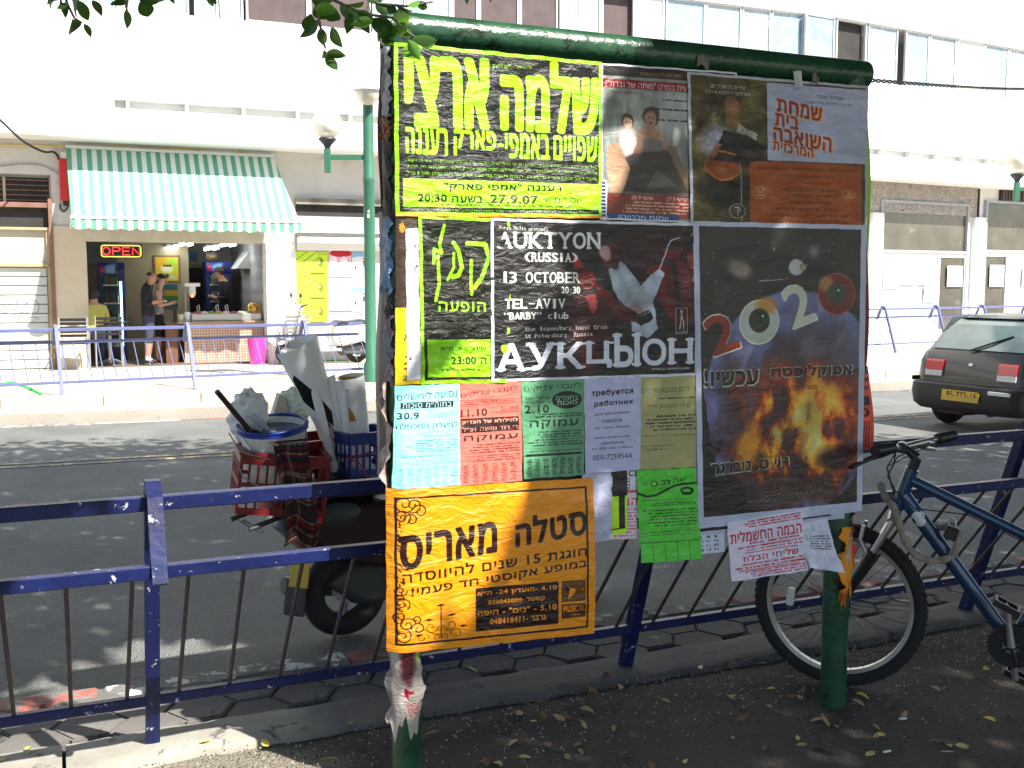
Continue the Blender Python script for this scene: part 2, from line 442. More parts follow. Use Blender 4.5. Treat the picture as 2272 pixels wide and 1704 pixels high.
def print_mat(name, im, rough=.42, bump=.25, bs=9., alb=.95, trans=0., coat=0.):
    if isinstance(im, Im): im = im.image(name)
    m = bpy.data.materials.new(name); m.use_nodes = True; nt = m.node_tree; L = nt.links; b = nt.nodes['Principled BSDF']
    tx = _n(nt, 'ShaderNodeTexImage'); tx.image = im; tx.extension = 'EXTEND'; tx.interpolation = 'Cubic'
    uvn = _n(nt, 'ShaderNodeUVMap'); uvn.uv_map = 'UVMap'; L.new(uvn.outputs[0], tx.inputs[0])
    mx = _n(nt, 'ShaderNodeMix', data_type='RGBA', blend_type='MULTIPLY'); mx.inputs[0].default_value = 1; mx.inputs[7].default_value = (alb, alb, alb, 1)
    L.new(tx.outputs[0], mx.inputs[6]); L.new(mx.outputs[2], b.inputs['Base Color'])
    b.inputs['Roughness'].default_value = rough; b.inputs['Specular IOR Level'].default_value = .6; b.inputs['Coat Weight'].default_value = coat; b.inputs['Coat Roughness'].default_value = .22
    tc = _n(nt, 'ShaderNodeTexCoord'); n3 = _n(nt, 'ShaderNodeTexNoise'); n3.inputs['Scale'].default_value = bs; n3.inputs['Detail'].default_value = 7; n3.inputs['Roughness'].default_value = .6; n3.inputs['Distortion'].default_value = 1.2
    mp = _n(nt, 'ShaderNodeMapping'); mp.inputs['Scale'].default_value = (1, 1, 2.2); L.new(tc.outputs['Object'], mp.inputs[0]); L.new(mp.outputs[0], n3.inputs[0])
    bp = _n(nt, 'ShaderNodeBump'); bp.inputs['Strength'].default_value = bump; bp.inputs['Distance'].default_value = .02
    L.new(n3.outputs[0], bp.inputs['Height']); L.new(bp.outputs[0], b.inputs['Normal']); return m
LIME = (.63, .97, .06); BLK = (.07, .07, .065)
SERIF = {'A': 'bl br', 'А': 'bl br', 'U': 'tl tr', 'K': 'tl tr bl br', 'К': 'tl tr bl br', 'T': 'bc', 'Y': 'tl tr bc', 'У': 'tl tr bl', 'N': 'tl tr bl', 'Н': 'tl tr bl br', 'Ы': 'tl bl tr br', 'Ц': 'tl tr',
         'R': 'tl bl br', 'I': 'tc bc', 'E': 'bl tl', 'B': 'tl bl', 'L': 'tl bl', 'V': 'tl tr', '1': 'bc', 'S': '', 'M': 'tl tr bl br', 'i': 'bc', 'l': 'bc', 'n': 'bl br', 'r': 'bl', 'd': 'tc', 'h': 'bl br', 'f': 'bc', 'm': 'bl br', 'u': 'tl'}
def typed(im, t, x0, y0, x1, y1, col, bold=.03, y2=None, y3=None, hs=None):
    """typewriter lettering: each letter in its own cell, with slab serifs"""
    n = len(t); cw = (x1 - x0) / n; y2 = y0 if y2 is None else y2; y3 = y1 if y3 is None else y3
    for i, ch in enumerate(t):
        if ch == ' ': continue
        a = x0 + cw * i + cw * .08; b = a + cw * .84; f = (i + .5) / n; tp = y0 + (y2 - y0) * f; bt = y1 + (y3 - y1) * f
        if ch in 'acegmnopqrsuvwxyz' and ch not in 'gpqy': tp = tp + (bt - tp) * .28
        if ch in 'gpqy': tp = tp + (bt - tp) * .28; bt = bt + (bt - tp) * .3
        if ch in '.,': tp = bt - (bt - tp) * .16; a, b = a + cw * .3, b - cw * .3
        if ch in '-—': m = (tp + bt) / 2; tp, bt = m - (bt - tp) * .05, m + (bt - tp) * .05
        if ch in '"“”': bt = tp + (bt - tp) * .35
        if ch == ':': tp += (bt - tp) * .35; a, b = a + cw * .28, b - cw * .28
        if ch == 'I' or ch == '1' or ch == 'i' or ch == 'l': ga, gb = a + cw * .25, b - cw * .25
        else: ga, gb = a, b
        hgt = (hs[i] if hs else 1); tp2 = bt - (bt - tp) * hgt
        im.text(ch, ga, tp2, gb, bt, col, bold)
        th = (bt - tp2) * .085; sw = (b - a) * .2
        for q in SERIF.get(ch, '').split():
            yy = tp2 if q[0] == 't' else bt - th; xx = {'l': a + sw * .45, 'r': b - sw * .45, 'c': (a + b) / 2}[q[1]]
            im.rect(xx - sw, yy, xx + sw, yy + th, col)
    return im
def scroll(im, cx, cy, r, turns, col, t, d=1, a0=0, s0=1.0):
    asp = im.w / im.h; pts = []
    for i in range(26):
        f = i / 25; a = a0 + d * turns * 2 * math.pi * f; q = r * (1 - f * .85); pts.append((cx + q * math.cos(a), cy + q * math.sin(a) * asp))
    return im.line(pts, t, col)
# ------------------------------------------------------------------ ground, road, pavements
FM = frame((-1.226, 3.48, 0), 66.6)       # foot line of the near railing
FK = frame(on_z(0, 950, -.12), 71.0)      # far kerb
BF = frame((-.326, 3.156, 0), 66.2)       # poster board
S1 = frame((-8.36, 17.35, 0), 66.8)       # facade, left part
def loc(p, M): return M.inverted() @ Vector(p)
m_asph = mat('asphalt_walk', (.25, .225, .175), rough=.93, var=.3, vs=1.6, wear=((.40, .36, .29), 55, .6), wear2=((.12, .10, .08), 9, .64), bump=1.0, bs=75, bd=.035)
# darkens the colour to the right: painted shade mixed with dark earth
def earth_and_shade(m, x0, col, w=.25, sc=2.2):
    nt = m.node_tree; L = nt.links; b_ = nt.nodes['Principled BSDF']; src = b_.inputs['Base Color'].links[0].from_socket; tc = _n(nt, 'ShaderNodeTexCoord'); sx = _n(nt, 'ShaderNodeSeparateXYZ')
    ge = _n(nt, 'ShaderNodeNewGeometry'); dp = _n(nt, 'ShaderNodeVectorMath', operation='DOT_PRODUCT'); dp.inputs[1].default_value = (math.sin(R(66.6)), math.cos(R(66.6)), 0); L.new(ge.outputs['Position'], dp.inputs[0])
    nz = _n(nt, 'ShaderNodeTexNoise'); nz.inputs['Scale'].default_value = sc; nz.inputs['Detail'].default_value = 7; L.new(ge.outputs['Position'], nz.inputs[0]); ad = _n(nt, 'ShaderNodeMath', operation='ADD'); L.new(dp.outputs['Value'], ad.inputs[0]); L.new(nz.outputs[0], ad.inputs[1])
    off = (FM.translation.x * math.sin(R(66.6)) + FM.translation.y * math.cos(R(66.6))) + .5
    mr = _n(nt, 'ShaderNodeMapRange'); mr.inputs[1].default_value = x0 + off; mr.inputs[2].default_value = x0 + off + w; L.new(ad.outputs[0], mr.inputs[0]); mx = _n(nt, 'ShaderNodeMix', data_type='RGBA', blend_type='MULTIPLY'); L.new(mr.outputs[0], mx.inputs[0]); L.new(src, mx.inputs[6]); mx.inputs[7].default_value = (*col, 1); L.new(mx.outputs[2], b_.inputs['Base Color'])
earth_and_shade(m_asph, .35, (.25, .23, .25))
m_road = mat('asphalt_road', (.19, .195, .187), rough=.85, var=.25, vs=.9, wear=((.42, .42, .40), 55, .62), wear2=((.055, .055, .055), 1.3, .68), bump=1.0, bs=70, bd=.03, spec=.35)
m_conc = mat('concrete_edging', (.30, .285, .245), rough=.9, var=.25, vs=3, wear=((.13, .12, .10), 7, .6), bump=.5, bs=35)
m_hex = mat('paver_concrete', (.15, .14, .13), rough=.9, var=.3, vs=2.2, wear=((.4, .39, .37), 23, .69), wear2=((.07, .065, .06), 5, .62), bump=.7, bs=45)
earth_and_shade(m_conc, .35, (.30, .30, .34), .5); earth_and_shade(m_hex, .1, (.50, .50, .55), .8)  # shade on edging and pavers painted into the colour, along with dirt
m_joint = mat('joint_dirt', (.05, .045, .038), rough=1, var=.3, bump=.5)
m_kred = mat('kerb_red_paint', (.34, .11, .09), rough=.85, var=.3, wear=((.22, .2, .18), 14, .50), bump=.5, bs=40)
m_kwht = mat('kerb_white_paint', (.62, .62, .60), rough=.8, var=.1, wear=((.16, .155, .15), 11, .44), bump=.5, bs=40)
earth_and_shade(m_kwht, .6, (.42, .42, .45), 1.2, 4); earth_and_shade(m_kred, .6, (.55, .6, .65), 1.2, 4)  # kerb paint darkened to the right too: painted shade and grime
m_kgrey = mat('kerb_grey', (.34, .31, .27), rough=.9, var=.2, wear=((.5, .47, .42), 9, .6), bump=.4)
m_terr = mat('terrace_paving', (.52, .46, .37), rough=.9, var=.12, vs=1.4, wear=((.40, .33, .26), 6, .62), bump=.4, bs=30)
m_low = mat('lower_paving', (.40, .365, .31), rough=.9, var=.14, vs=1.4, wear=((.33, .3, .26), 5, .6), bump=.4, bs=30)
m_earth = mat('ground_earth', (.28, .25, .2), rough=1, var=.2)
g = MB(); g.box(-260, 260, -120, 260, -1.0, -.45); g.struct('ground', m_earth)
# near walk: gently uneven sheet
g = MB(); NX, NY = 150, 60
def walk(u, v):
    x = -9 + 22 * u; y = -7 + 6.89 * v
    z = .006 * math.sin(x * 1.7 + y) + .005 * math.sin(y * 3.1 - x * .8) + .003 * math.sin(x * 7.3) * math.sin(y * 6.1)
    z += .016 * math.exp(-((y + .11) / .07) ** 2) * -1
    return (x, y, z - .004)
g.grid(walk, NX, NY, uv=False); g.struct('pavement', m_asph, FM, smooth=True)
g = MB(); g.box(-30, 40, -12, .5, -.44, -.03); g.struct('pavement_bed', m_joint, FM)
# concrete edging slabs the posts stand in
edg = thing('edging', None, None, FM); edg['kind'] = 'structure'
x = -8.3; k = 0
while x < 12:
    L = rnd.uniform(1.7, 2.9); ph = [rnd.uniform(0, 6) for _ in range(4)]; b = MB()
    def slab_top(u, v, x=x, L=L, ph=ph):
        xx = x + L * u; e = .012 * math.sin(xx * 7 + ph[0]) + .008 * math.sin(xx * 23 + ph[1]) + .005 * math.sin(xx * 51); vv = [-.004, .0, .04, .3, .6, .9, .97, 1.004][int(round(v * 7))]
        return (xx, -.135 + e * (1 - vv) + .25 * vv + .006 * math.sin(xx * 17 + ph[2]) * vv, (-.05 if int(round(v * 7)) in (0, 7) else (.004 if int(round(v * 7)) in (1, 6) else .011 + .004 * math.sin(xx * 5 + ph[3]) + .003 * math.sin(xx * 31) * math.sin(vv * 9))))
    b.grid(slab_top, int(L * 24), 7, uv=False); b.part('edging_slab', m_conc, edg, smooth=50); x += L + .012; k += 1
# hexagonal pavers
hx = thing('paving', None, None, FM); hx['kind'] = 'structure'
rr = .128; hexme = MB(); hexme.slab([((rr - .003) * math.cos(R(60 * i)), (rr - .003) * math.sin(R(60 * i))) for i in range(6)], -.05, -.006)
hexme.slab([((rr - .012) * math.cos(R(60 * i)), (rr - .012) * math.sin(R(60 * i))) for i in range(6)], -.006, 0.0)
hexme = hexme.mesh('hex_paver', m_hex)
for c in range(-30, 52):
    for r in range(2):
        xx = c * rr * 1.5; yy = .215 + r * rr * 1.732 + (rr * .866 if c % 2 else 0) - (.05)
        if yy > .50: continue
        o = bpy.data.objects.new('hex_paver', hexme); link(o, hx, T((xx, yy, rnd.uniform(-.009, .001))) @ RX(rnd.uniform(-1.4, 1.4)) @ RY(rnd.uniform(-1.4, 1.4)) @ RZ(rnd.uniform(-1.5, 1.5)))
kb = thing('kerb', None, None, FM); kb['kind'] = 'structure'
x = -.14 - .97 * 9; k = -9
while x < 12:
    for hlf in range(2):
        b = MB(); b.box(x + .485 * hlf + .004, x + .485 * (hlf + 1) - .004, .505, .635, -.3, rnd.uniform(-.002, .006), c=.016)
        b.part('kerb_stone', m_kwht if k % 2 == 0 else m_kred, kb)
    x += .97; k += 1
# road sheet from the near kerb to the far kerb
inv = FM.inverted()
p0, p1 = loc(FK @ Vector((-30, .02, 0)), FM), loc(FK @ Vector((45, .02, 0)), FM)
ax, bx = loc(FM @ Vector((-25, 0, 0)), FM), None
g = MB(); n = 60; 
for i in range(n + 1):
    t = i / n; A = Vector((-24 + 60 * t, .62, -.12)); Bq = Vector((p0.x + (p1.x - p0.x) * t, p0.y + (p1.y - p0.y) * t, -.12)); g.v += [tuple(A), tuple(A + (Bq - A) * .5 + Vector((0, 0, .05))), tuple(Bq)]
for i in range(n): g.f += [(3 * i, 3 * i + 3, 3 * i + 4, 3 * i + 1), (3 * i + 1, 3 * i + 4, 3 * i + 5, 3 * i + 2)]; g.mi += [0, 0]
g.struct('road', m_road, FM, smooth=True)
m_yel = mat('road_line_yellow', (.50, .40, .22), rough=.8, wear=((.16, .16, .155), 8, .45), var=.1)
A, Bq = on_z(0, 1035, -.085), on_z(1935, 929, -.085); d = (Bq - A).normalized(); side = Vector((-d.y, d.x, 0))
g = MB()
for s_ in (-.1, .1):
    pts = []
    for t in np.linspace(-10, 30, 60):
        P = A + d * t + side * s_; 
        q = loc(P, FM); yfar = p0.y + (p1.y - p0.y) * (q.x - p0.x) / (p1.x - p0.x); f = (q.y - .62) / (yfar - .62)
        z = -.12 + .05 * (1 - abs(2 * f - 1)) + .006; pts.append((P, z))
    for (P, z), (Q, z2) in zip(pts, pts[1:]):
        w = side * .05; b = len(g.v); g.v += [(*(P - w).xy, z), (*(Q - w).xy, z2), (*(Q + w).xy, z2), (*(P + w).xy, z)]; g.f.append((b, b + 1, b + 2, b + 3)); g.mi.append(0)
g.struct('road_marking', m_yel)
fk = thing('far_kerb', None, None, FK); fk['kind'] = 'structure'
i = 0; x = -30.0
while x < 45:
    b = MB(); b.box(x + .01, x + .99, 0, .16, -.3, rnd.uniform(0, .01), c=.02); b.part('kerb_stone', (m_kred, m_kgrey, m_kwht, m_kgrey)[i % 4], fk); x += 1; i += 1
FT = frame(on_z(0, 907, 0), 71.2)
g = MB(); g.box(-40, 60, -.62, 0.02, -.4, -.003, M=T((0, 0, 0))); g.struct('lower_pavement', m_low, FT)
g = MB(); g.box(-40, 60, .0, 30, -.4, .12); g.struct('upper_pavement', m_terr, FT)
tk = thing('terrace_step', None, None, FT); tk['kind'] = 'structure'
x = -30
while x < 45:
    b = MB(); b.box(x + .005, x + 1.195, -.03, .12, -.1, .135, c=.012); b.part('step_stone', m_terr, tk); x += 1.2

# ------------------------------------------------------------------ leaning railings
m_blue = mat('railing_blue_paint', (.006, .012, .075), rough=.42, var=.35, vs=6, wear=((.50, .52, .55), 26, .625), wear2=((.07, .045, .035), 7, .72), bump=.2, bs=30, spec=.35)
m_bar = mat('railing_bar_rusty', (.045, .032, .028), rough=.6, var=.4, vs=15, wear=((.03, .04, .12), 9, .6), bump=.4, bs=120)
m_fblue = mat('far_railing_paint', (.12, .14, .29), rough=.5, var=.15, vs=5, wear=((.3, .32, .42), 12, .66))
def railing(M, label, xs, flip, mp, mbar, hz=1.0, ext=(1.0, 1.0), nb=11, bar_r=.0068):
    """posts lean towards the walker, bend over at the top and come down to the middle rail"""
    r = thing('railing_fence', label, 'railing', M); sg = -1 if not flip else 1
    H = lambda u, z: Vector((0, sg * u, z * hz))
    w = .022
    for x in xs:
        b = MB(); X = Vector((x, 0, 0))
        path = [H(-.02, -.06), H(.30, .925), H(.325, .952), H(.37, .955), H(.405, .925), H(.50, .69)]
        for (a, c) in zip(path, path[1:]):
            pass
        prof = []; 
        for i, p in enumerate(path):
            d = (path[min(i + 1, 5)] - path[max(i - 1, 0)]).normalized(); nn = Vector((0, -d.z, d.y)); prof.append((p + nn * w, p - nn * w))
        vs = []; fs = []
        for p, q in prof:
            for s2 in (-w, w): vs += [tuple(X + p + Vector((s2, 0, 0))), tuple(X + q + Vector((s2, 0, 0)))]
        for i in range(len(prof) - 1):
            o = i * 4; n_ = o + 4
            fs += [(o, n_, n_ + 1, o + 1), (o + 2, o + 3, n_ + 3, n_ + 2), (o, o + 2, n_ + 2, n_), (o + 1, n_ + 1, n_ + 3, o + 3)]
        fs += [(0, 1, 3, 2), tuple(len(vs) + q for q in (-4, -2, -1, -3))]
        b.add(vs, fs); b.part('post', mp, r)
        b = MB(); b.box(x - .045, x + .045, -.045, .045, -.002, .004); b.part('foot_plate', mbar, r)
    x0, x1 = xs[0] - ext[0], xs[-1] + ext[1]
    for nm, (u, z), t in (('top_rail', (.352, .905), .02), ('middle_rail', (.475, .725), .018), ('bottom_rail', (.075, .187), .016)):
        p = H(u, z)
        cuts = [x0] + list(xs) + [x1]
        for a, c in zip(cuts, cuts[1:]):
            b = MB(); q = H(u + (.0 if nm == 'top_rail' else 0), z); b.box(a + w * .98, c - w * .98, q.y - t, q.y + t, q.z - t * 1.1, q.z + t * 1.1, c=.003); b.part(nm, mp, r)
    A_, B_ = H(.475, .71), H(.075, .20)
    me = MB(); me.cyl(A_, B_, bar_r, n=7); me = me.mesh('baluster', mbar)
    cuts = [xs[0] - 1.85] + list(xs) + [xs[-1] + 1.85]
    for a, c in zip(cuts, cuts[1:]):
        for i in range(nb):
            x = a + (c - a) * (i + .5) / nb
            if x0 < x < x1:
                o = bpy.data.objects.new('baluster', me); link(o, r, T((x, 0, 0)) @ RY(rnd.uniform(-.8, .8)))
    return r
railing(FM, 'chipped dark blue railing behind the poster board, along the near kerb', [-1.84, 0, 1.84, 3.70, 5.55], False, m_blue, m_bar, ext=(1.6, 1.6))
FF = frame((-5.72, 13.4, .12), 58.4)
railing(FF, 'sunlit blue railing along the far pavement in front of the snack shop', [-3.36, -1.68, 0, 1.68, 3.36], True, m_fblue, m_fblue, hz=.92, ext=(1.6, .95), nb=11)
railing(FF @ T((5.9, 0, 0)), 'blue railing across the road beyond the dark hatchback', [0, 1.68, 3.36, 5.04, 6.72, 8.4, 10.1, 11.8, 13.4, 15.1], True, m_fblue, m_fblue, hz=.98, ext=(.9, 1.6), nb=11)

# ------------------------------------------------------------------ the poster board
m_green = mat('board_green_paint', (.018, .075, .038), rough=.3, var=.35, vs=9, wear=((.16, .2, .16), 26, .73), wear2=((.006, .014, .009), 7, .6), bump=.4, bs=38, spec=.6)  # pale chips also paint in the dappled light spots on the pipes
m_sheet = mat('board_sheet_metal', (.10, .11, .10), rough=.7, var=.3, vs=5)
BW = 1.668; PR = .047
board = thing('notice_board', 'green pipe poster board plastered with bills, standing on the near pavement', 'notice board', BF)
for s_ in (0, BW):
    b = MB(); b.lathe([(PR, -.15), (PR, .03), (PR + .001, 1.2), (PR, 2.30)], 28, M=T((s_, 0, 0))); b.part('pole', m_green, board, smooth=50)
b = MB(); b.cyl((-.05, 0, 2.30), (BW + .055, 0, 2.30), .049, n=28); b.part('top_rail', m_green, board, smooth=50)
b = MB(); b.cyl((0, 0, .86), (BW, 0, .86), .018, n=12); b.part('lower_rail', m_green, board, smooth=50)
b = MB(); b.box(.03, BW - .03, -.012, .012, .86, 2.28); b.part('back_sheet', m_sheet, board)
FACE = -.052                                # the glued paper lies on this plane (board frame, y)
def bpt(px, py, y=FACE):
    P = on_plane(px, py, BF @ Vector((0, y, 0)), (BF.to_3x3() @ Vector((0, 1, 0)))); q = loc(P, BF); return q.x, q.z
def wrinkle(s, z, k, amp):
    return amp * (math.sin(s * 23 + z * 31 + k) * .3 + math.sin(s * 61 - z * 47 + 2 * k) * .2 + math.sin(z * 88 + 5 * math.sin(s * 9 + k)) * .22 + math.sin(s * 120 + 3 * math.sin(z * 14 + k)) * .12)
def poster(label, im, quad, lift, seed=0, amp=.003, rough=.42, bump=.25, curl=None, cat='poster', group=None, name='poster', nu=36, nv=36, bs=9., edge=0.0015, hang=0.0):
    """quad: corners in the photograph TL TR BR BL; the sheet is glued to the board face, lift = layer number"""
    (a, b_), (c, d), (e, f), (g_, h) = [bpt(*q) for q in quad]; y0 = FACE - .0016 * lift
    base = Vector(((a + c + e + g_) / 4, y0, (b_ + d + f + h) / 4)); rs = random.Random(seed)
    ph = [rs.uniform(0, 6) for _ in range(6)]
    def fn(u, v):                            # v up
        vv = 1 - v
        s = (a * (1 - u) + c * u) * (1 - vv) + (g_ * (1 - u) + e * u) * vv; z = (b_ * (1 - u) + d * u) * (1 - vv) + (h * (1 - u) + f * u) * vv
        s += edge * (.5 * math.sin(z * 40 + ph[0]) + .3 * math.sin(z * 97 + ph[1])) * (abs(2 * u - 1) ** 6); z += edge * (.5 * math.sin(s * 37 + ph[2]) + .4 * math.sin(s * 91 + ph[3])) * (abs(2 * v - 1) ** 6)
        y = y0 - abs(wrinkle(s, z, seed, amp)) * .8
        if s < -.012: y += (abs(s + .012) / .045) ** 2 * .022
        if curl: y += curl(u, vv)
        y -= hang * max(0, vv - .25) ** 2
        return Vector((s, y, z)) - base
    m = MB(); m.grid(fn, nu, nv)
    mt = print_mat(name + '_print_' + str(seed), im, rough=rough, bump=bump * 1.5, bs=bs, coat=.14)
    return m.solo(name, mt, label, cat, group, M=BF @ T(base), smooth=True)
# ------------------------------------------------------------------ the bills on the board
def rot_box(cx, cy): pass
PXM = 1000
# 1 lime concert poster
im = Im(760, 640, LIME); im.rect(.018, .022, .985, .975, BLK)
im.text(heb('מנחם אשר - חיים סלוצקי מציגים:'), .39, .075, .645, .11, LIME, y2=.058, y3=.09)
im.text(heb('שלמה'), .50, .06, .975, .455, LIME, .055, y2=.02, y3=.455); im.text(heb('ארצי'), .055, .085, .425, .47, LIME, .06, y2=.06, y3=.455)
for w_, a, b_ in (('שפויים', .755, .975), ('באמפי', .515, .73), ('פארק', .27, .465), ('רעננה', .05, .235)): im.text(heb(w_), a, .485, b_, .63, LIME, .05, y2=.48, y3=.635)
im.rect(.475, .55, .505, .57, LIME)
im.text(heb('מאיר ישראל תופים | אבי סינגולדה גיטרות | ניצן עין הבר כלי נשיפה | פיטר רוט בס | אלון אולארצ׳יק קלידים | גדי אדרי כלי הקשה'), .05, .66, .975, .685, LIME, .01)
im.text(heb('צילי ינקו שירה וקולות | קרן מנצ׳ל כינור | יואב אשר לואי להב | ספיק במשל שמוליק בודגוב | ניהול הצגה ליהי רולניק'), .05, .698, .975, .723, LIME, .01)
im.text(heb('סאונד לימור שבת | תאורה גדי ספיבק | הגברה ותאורה במי בם | יוסי ציבור רותי מרום סוס & פרל'), .05, .735, .975, .762, LIME, .01)
im.rect(.033, .78, .985, .945, LIME)
im.text(heb('רעננה "אמפי פארק"'), .22, .80, .79, .85, BLK, .035, y2=.79, y3=.845); im.text(heb('בשעה 20:30'), .10, .87, .40, .915, BLK, .04); im.text(heb('27.9.07'), .44, .865, .67, .915, BLK, .05); im.text(heb('יום חמישי'), .70, .872, .89, .905, BLK, .02)
im.greek(.1, .92, .95, .942, (.35, .45, .05), 1, al='c'); im.text(heb('המשרד: מנחם אשר הפקות 03-6969300 — חבר איגוד האמרגנים ומפיקי אמנויות הבמה בישראל'), .08, .955, .95, .972, LIME, .01)
im.rect(.0, .985, 1, 1, (.95, .65, .05))
poster('large lime and black concert poster at the upper left of the board', im.image('lime_concert', .04), [(873, 94), (1332, 139), (1332, 485), (877, 479)], 4, 1, rough=.3, bump=.5, amp=.006)
# 2 theatre poster, two seated women
im = Im(480, 520, (.55, .58, .56)); n = fbm(520, 480, 5, 4, 5, (3, .6)); im.a *= (.55 + .8 * n)[..., None]
im.blob(.55, .3, .3, .18, (.75, .78, .78), .5, seed=2).blob(.5, .75, .4, .12, (.38, .36, .33), .8, seed=3)
im.rect(0, 0, 1, .075, (.07, .05, .05)); im.text(heb('S.T. STANDARD גאים להציג:'), .27, .035, .64, .06, (.9, .6, .2)); 
im.rect(.0, .095, .66, .15, (.55, .1, .14)); im.text(heb('היית בסרט "מותה של גברת"?'), .03, .102, .63, .145, (.95, .92, .9), .02)

sk = (.62, .47, .37)
im.ell(.185, .36, .045, .055, (.33, .22, .14), .2).ell(.185, .372, .032, .042, (.82, .68, .58), .2).blob(.19, .47, .07, .09, (.85, .74, .68), 1, seed=5, rough=.2).ell(.19, .50, .055, .085, (.86, .78, .78), .2)
im.ell(.35, .315, .06, .06, (.3, .19, .12), .2).ell(.345, .335, .042, .052, (.66, .48, .38), .2).rect(.325, .37, .37, .42, sk).blob(.35, .44, .10, .06, sk, 1, seed=6, rough=.2)
for q in ((.33, .325), (.362, .325), (.178, .365), (.2, .365)): im.ell(q[0], q[1], .006, .004, (.15, .1, .08), .3)
im.ell(.347, .356, .012, .006, (.35, .1, .1), .3)
im.poly([(.26, .47), (.44, .47), (.45, .66), (.28, .68)], (.42, .42, .40)).blob(.35, .57, .07, .08, (.50, .46, .44), .8, seed=7)
im.poly([(.26, .45), (.22, .62), (.27, .66), (.30, .48)], sk).poly([(.45, .44), (.5, .6), (.46, .64), (.43, .48)], sk)
im.poly([(.13, .60), (.3, .55), (.52, .52), (.64, .78), (.58, .8), (.4, .66), (.3, .82), (.12, .8)], (.27, .24, .2)).poly([(.05, .52), (.12, .5), (.2, .66), (.12, .86), (.05, .85)], (.72, .58, .46)).poly([(.46, .5), (.53, .5), (.66, .78), (.62, .8)], (.52, .43, .34))
im.blob(.2, .85, .2, .03, (.2, .17, .15), .8, seed=8); im.blob(.42, .8, .22, .03, (.18, .16, .15), .9, seed=9)
im.photo(0, .16, 1, .82, amp=5, grain=.07, seed=5); im.text(heb('מהומל הצגה עם יהלי'), .06, .165, .30, .185, (.2, .2, .2)); im.greek(.38, .2, .62, .22, (.15, .15, .15), 1); im.greek(.3, .26, .62, .28, (.15, .15, .15), 1); im.greek(.36, .33, .62, .35, (.15, .15, .15), 1); im.rect(.0, .825, .66, .975, (.55, .21, .15)); im.text(heb('חמישי 27.9'), .47, .835, .63, .86, (.95, .9, .85), .01); im.text(heb('שישי 28.9'), .21, .835, .37, .86, (.95, .9, .85), .01); im.greek(.08, .87, .63, .955, (.85, .7, .62), 4)
im.rect(.05, .955, .56, 1, (.15, .3, .55)).text(heb('יוסוס פרטיטו'), .12, .965, .48, .995, (.85, .9, .95), .02)
im.frame(0, 0, 1, 1, .012, (.9, .9, .93))
poster('theatre poster with two seated women, right of the lime concert poster', im.image('theatre', .1, 2), [(1333, 140), (1634, 161), (1634, 499), (1333, 487)], 1, 2, rough=.4)
im = Im(60, 320, (.92, .92, .95)); [im.rect(.1, .05 + .09 * k, .8, .11 + .09 * k, (.15, .25, .5)) for k in range(10)]
poster('white slip with blue blocks showing at the lower corner of the theatre poster', im.image('blue_slip'), [(1330, 398), (1345, 399), (1345, 488), (1330, 487)], 3, 61, amp=.001, nu=6, nv=16)
# 3 guitarist poster
im = Im(720, 640, (.36, .33, .2)); n = fbm(640, 720, 14, 9, 5); im.a *= (.45 + 1.1 * n)[..., None]; im.blob(.3, .25, .15, .12, (.48, .48, .3), .5, seed=4)
im.blob(.22, .76, .17, .13, (.16, .15, .13), .9, seed=6, rough=.5)
for q in ((.06, .14, .14, .3), (.2, .1, .1, .2)): pass
im.blob(.15, .44, .11, .12, (.68, .70, .76), 1, rot=-35, seed=2, rough=.25).poly([(.18, .36), (.32, .4), (.42, .47), (.36, .62), (.22, .56), (.13, .55)], (.2, .17, .16))
im.ell(.22, .18, .05, .06, (.25, .16, .12), .3).ell(.225, .2, .042, .06, (.62, .45, .33), .3).poly([(.2, .25), (.26, .25), (.27, .34), (.19, .33)], (.55, .42, .27))
im.poly([(.26, .31), (.36, .38), (.355, .42), (.25, .36)], (.75, .77, .74)); [im.line([(.262 + .01 * k, .318 + .008 * k), (.25 + .01 * k, .355 + .008 * k)], .002, (.2, .2, .2)) for k in range(10)]
im.ell(.175, .60, .095, .1, (.85, .5, .2), .04).ell(.175, .60, .088, .09, (.63, .33, .12), .04).poly([(.12, .5), (.3, .55), (.25, .58), (.1, .56)], (.2, .17, .16)); im.poly([(.1, .54), (.14, .45), (.17, .46), (.12, .56)], (.65, .45, .35))
im.photo(0, 0, .42, 1, amp=6, grain=.08, seed=7); im.rect(.27, .6, .275, .98, (.6, .62, .6)); im.ell(.25, .9, .045, .05, (.75, .78, .78), .03).ell(.25, .9, .041, .045, (.3, .29, .22), .03); im.text(heb('יד'), .235, .87, .265, .93, (.8, .8, .8))
im.text(heb('עיריית תל-אביב יפו'), .12, .06, .30, .09, (.88, .88, .85)); im.text(heb('המחלקה לתרבות תורנית'), .09, .105, .33, .135, (.88, .88, .85))
im.rect(.42, .03, .985, .55, (.76, .79, .90)); br = (.66, .24, .1)
im.text(heb('מוסדות וואסלי'), .7, .085, .85, .11, (.15, .15, .25)); im.text(heb('שד׳ בן גוריון 17 ת״ל-אביב'), .64, .13, .9, .155, (.15, .15, .25))
def oband(t, *a, **k):
    im.text(t, a[0] - .004, a[1] + .006, a[2] + .008, a[3] + .01, (.93, .72, .5), .06, **{q: v + .008 for q, v in k.items()}); im.text(t, *a, br, .055, **k)
oband(heb('שמחת'), .475, .13, .725, .215, y2=.175, y3=.27); oband(heb('בית'), .465, .23, .59, .31, y2=.25, y3=.335)
oband(heb('השואבה'), .455, .325, .78, .41, y2=.38, y3=.475); oband(heb('המרכזית'), .45, .42, .675, .475, y2=.46, y3=.52)
im.rect(.32, .56, .965, 1, (.70, .36, .14)).rect(.32, .56, .36, .6, (.3, .28, .18)).ell(.37, .62, .055, .06, (.70, .36, .14), .02)
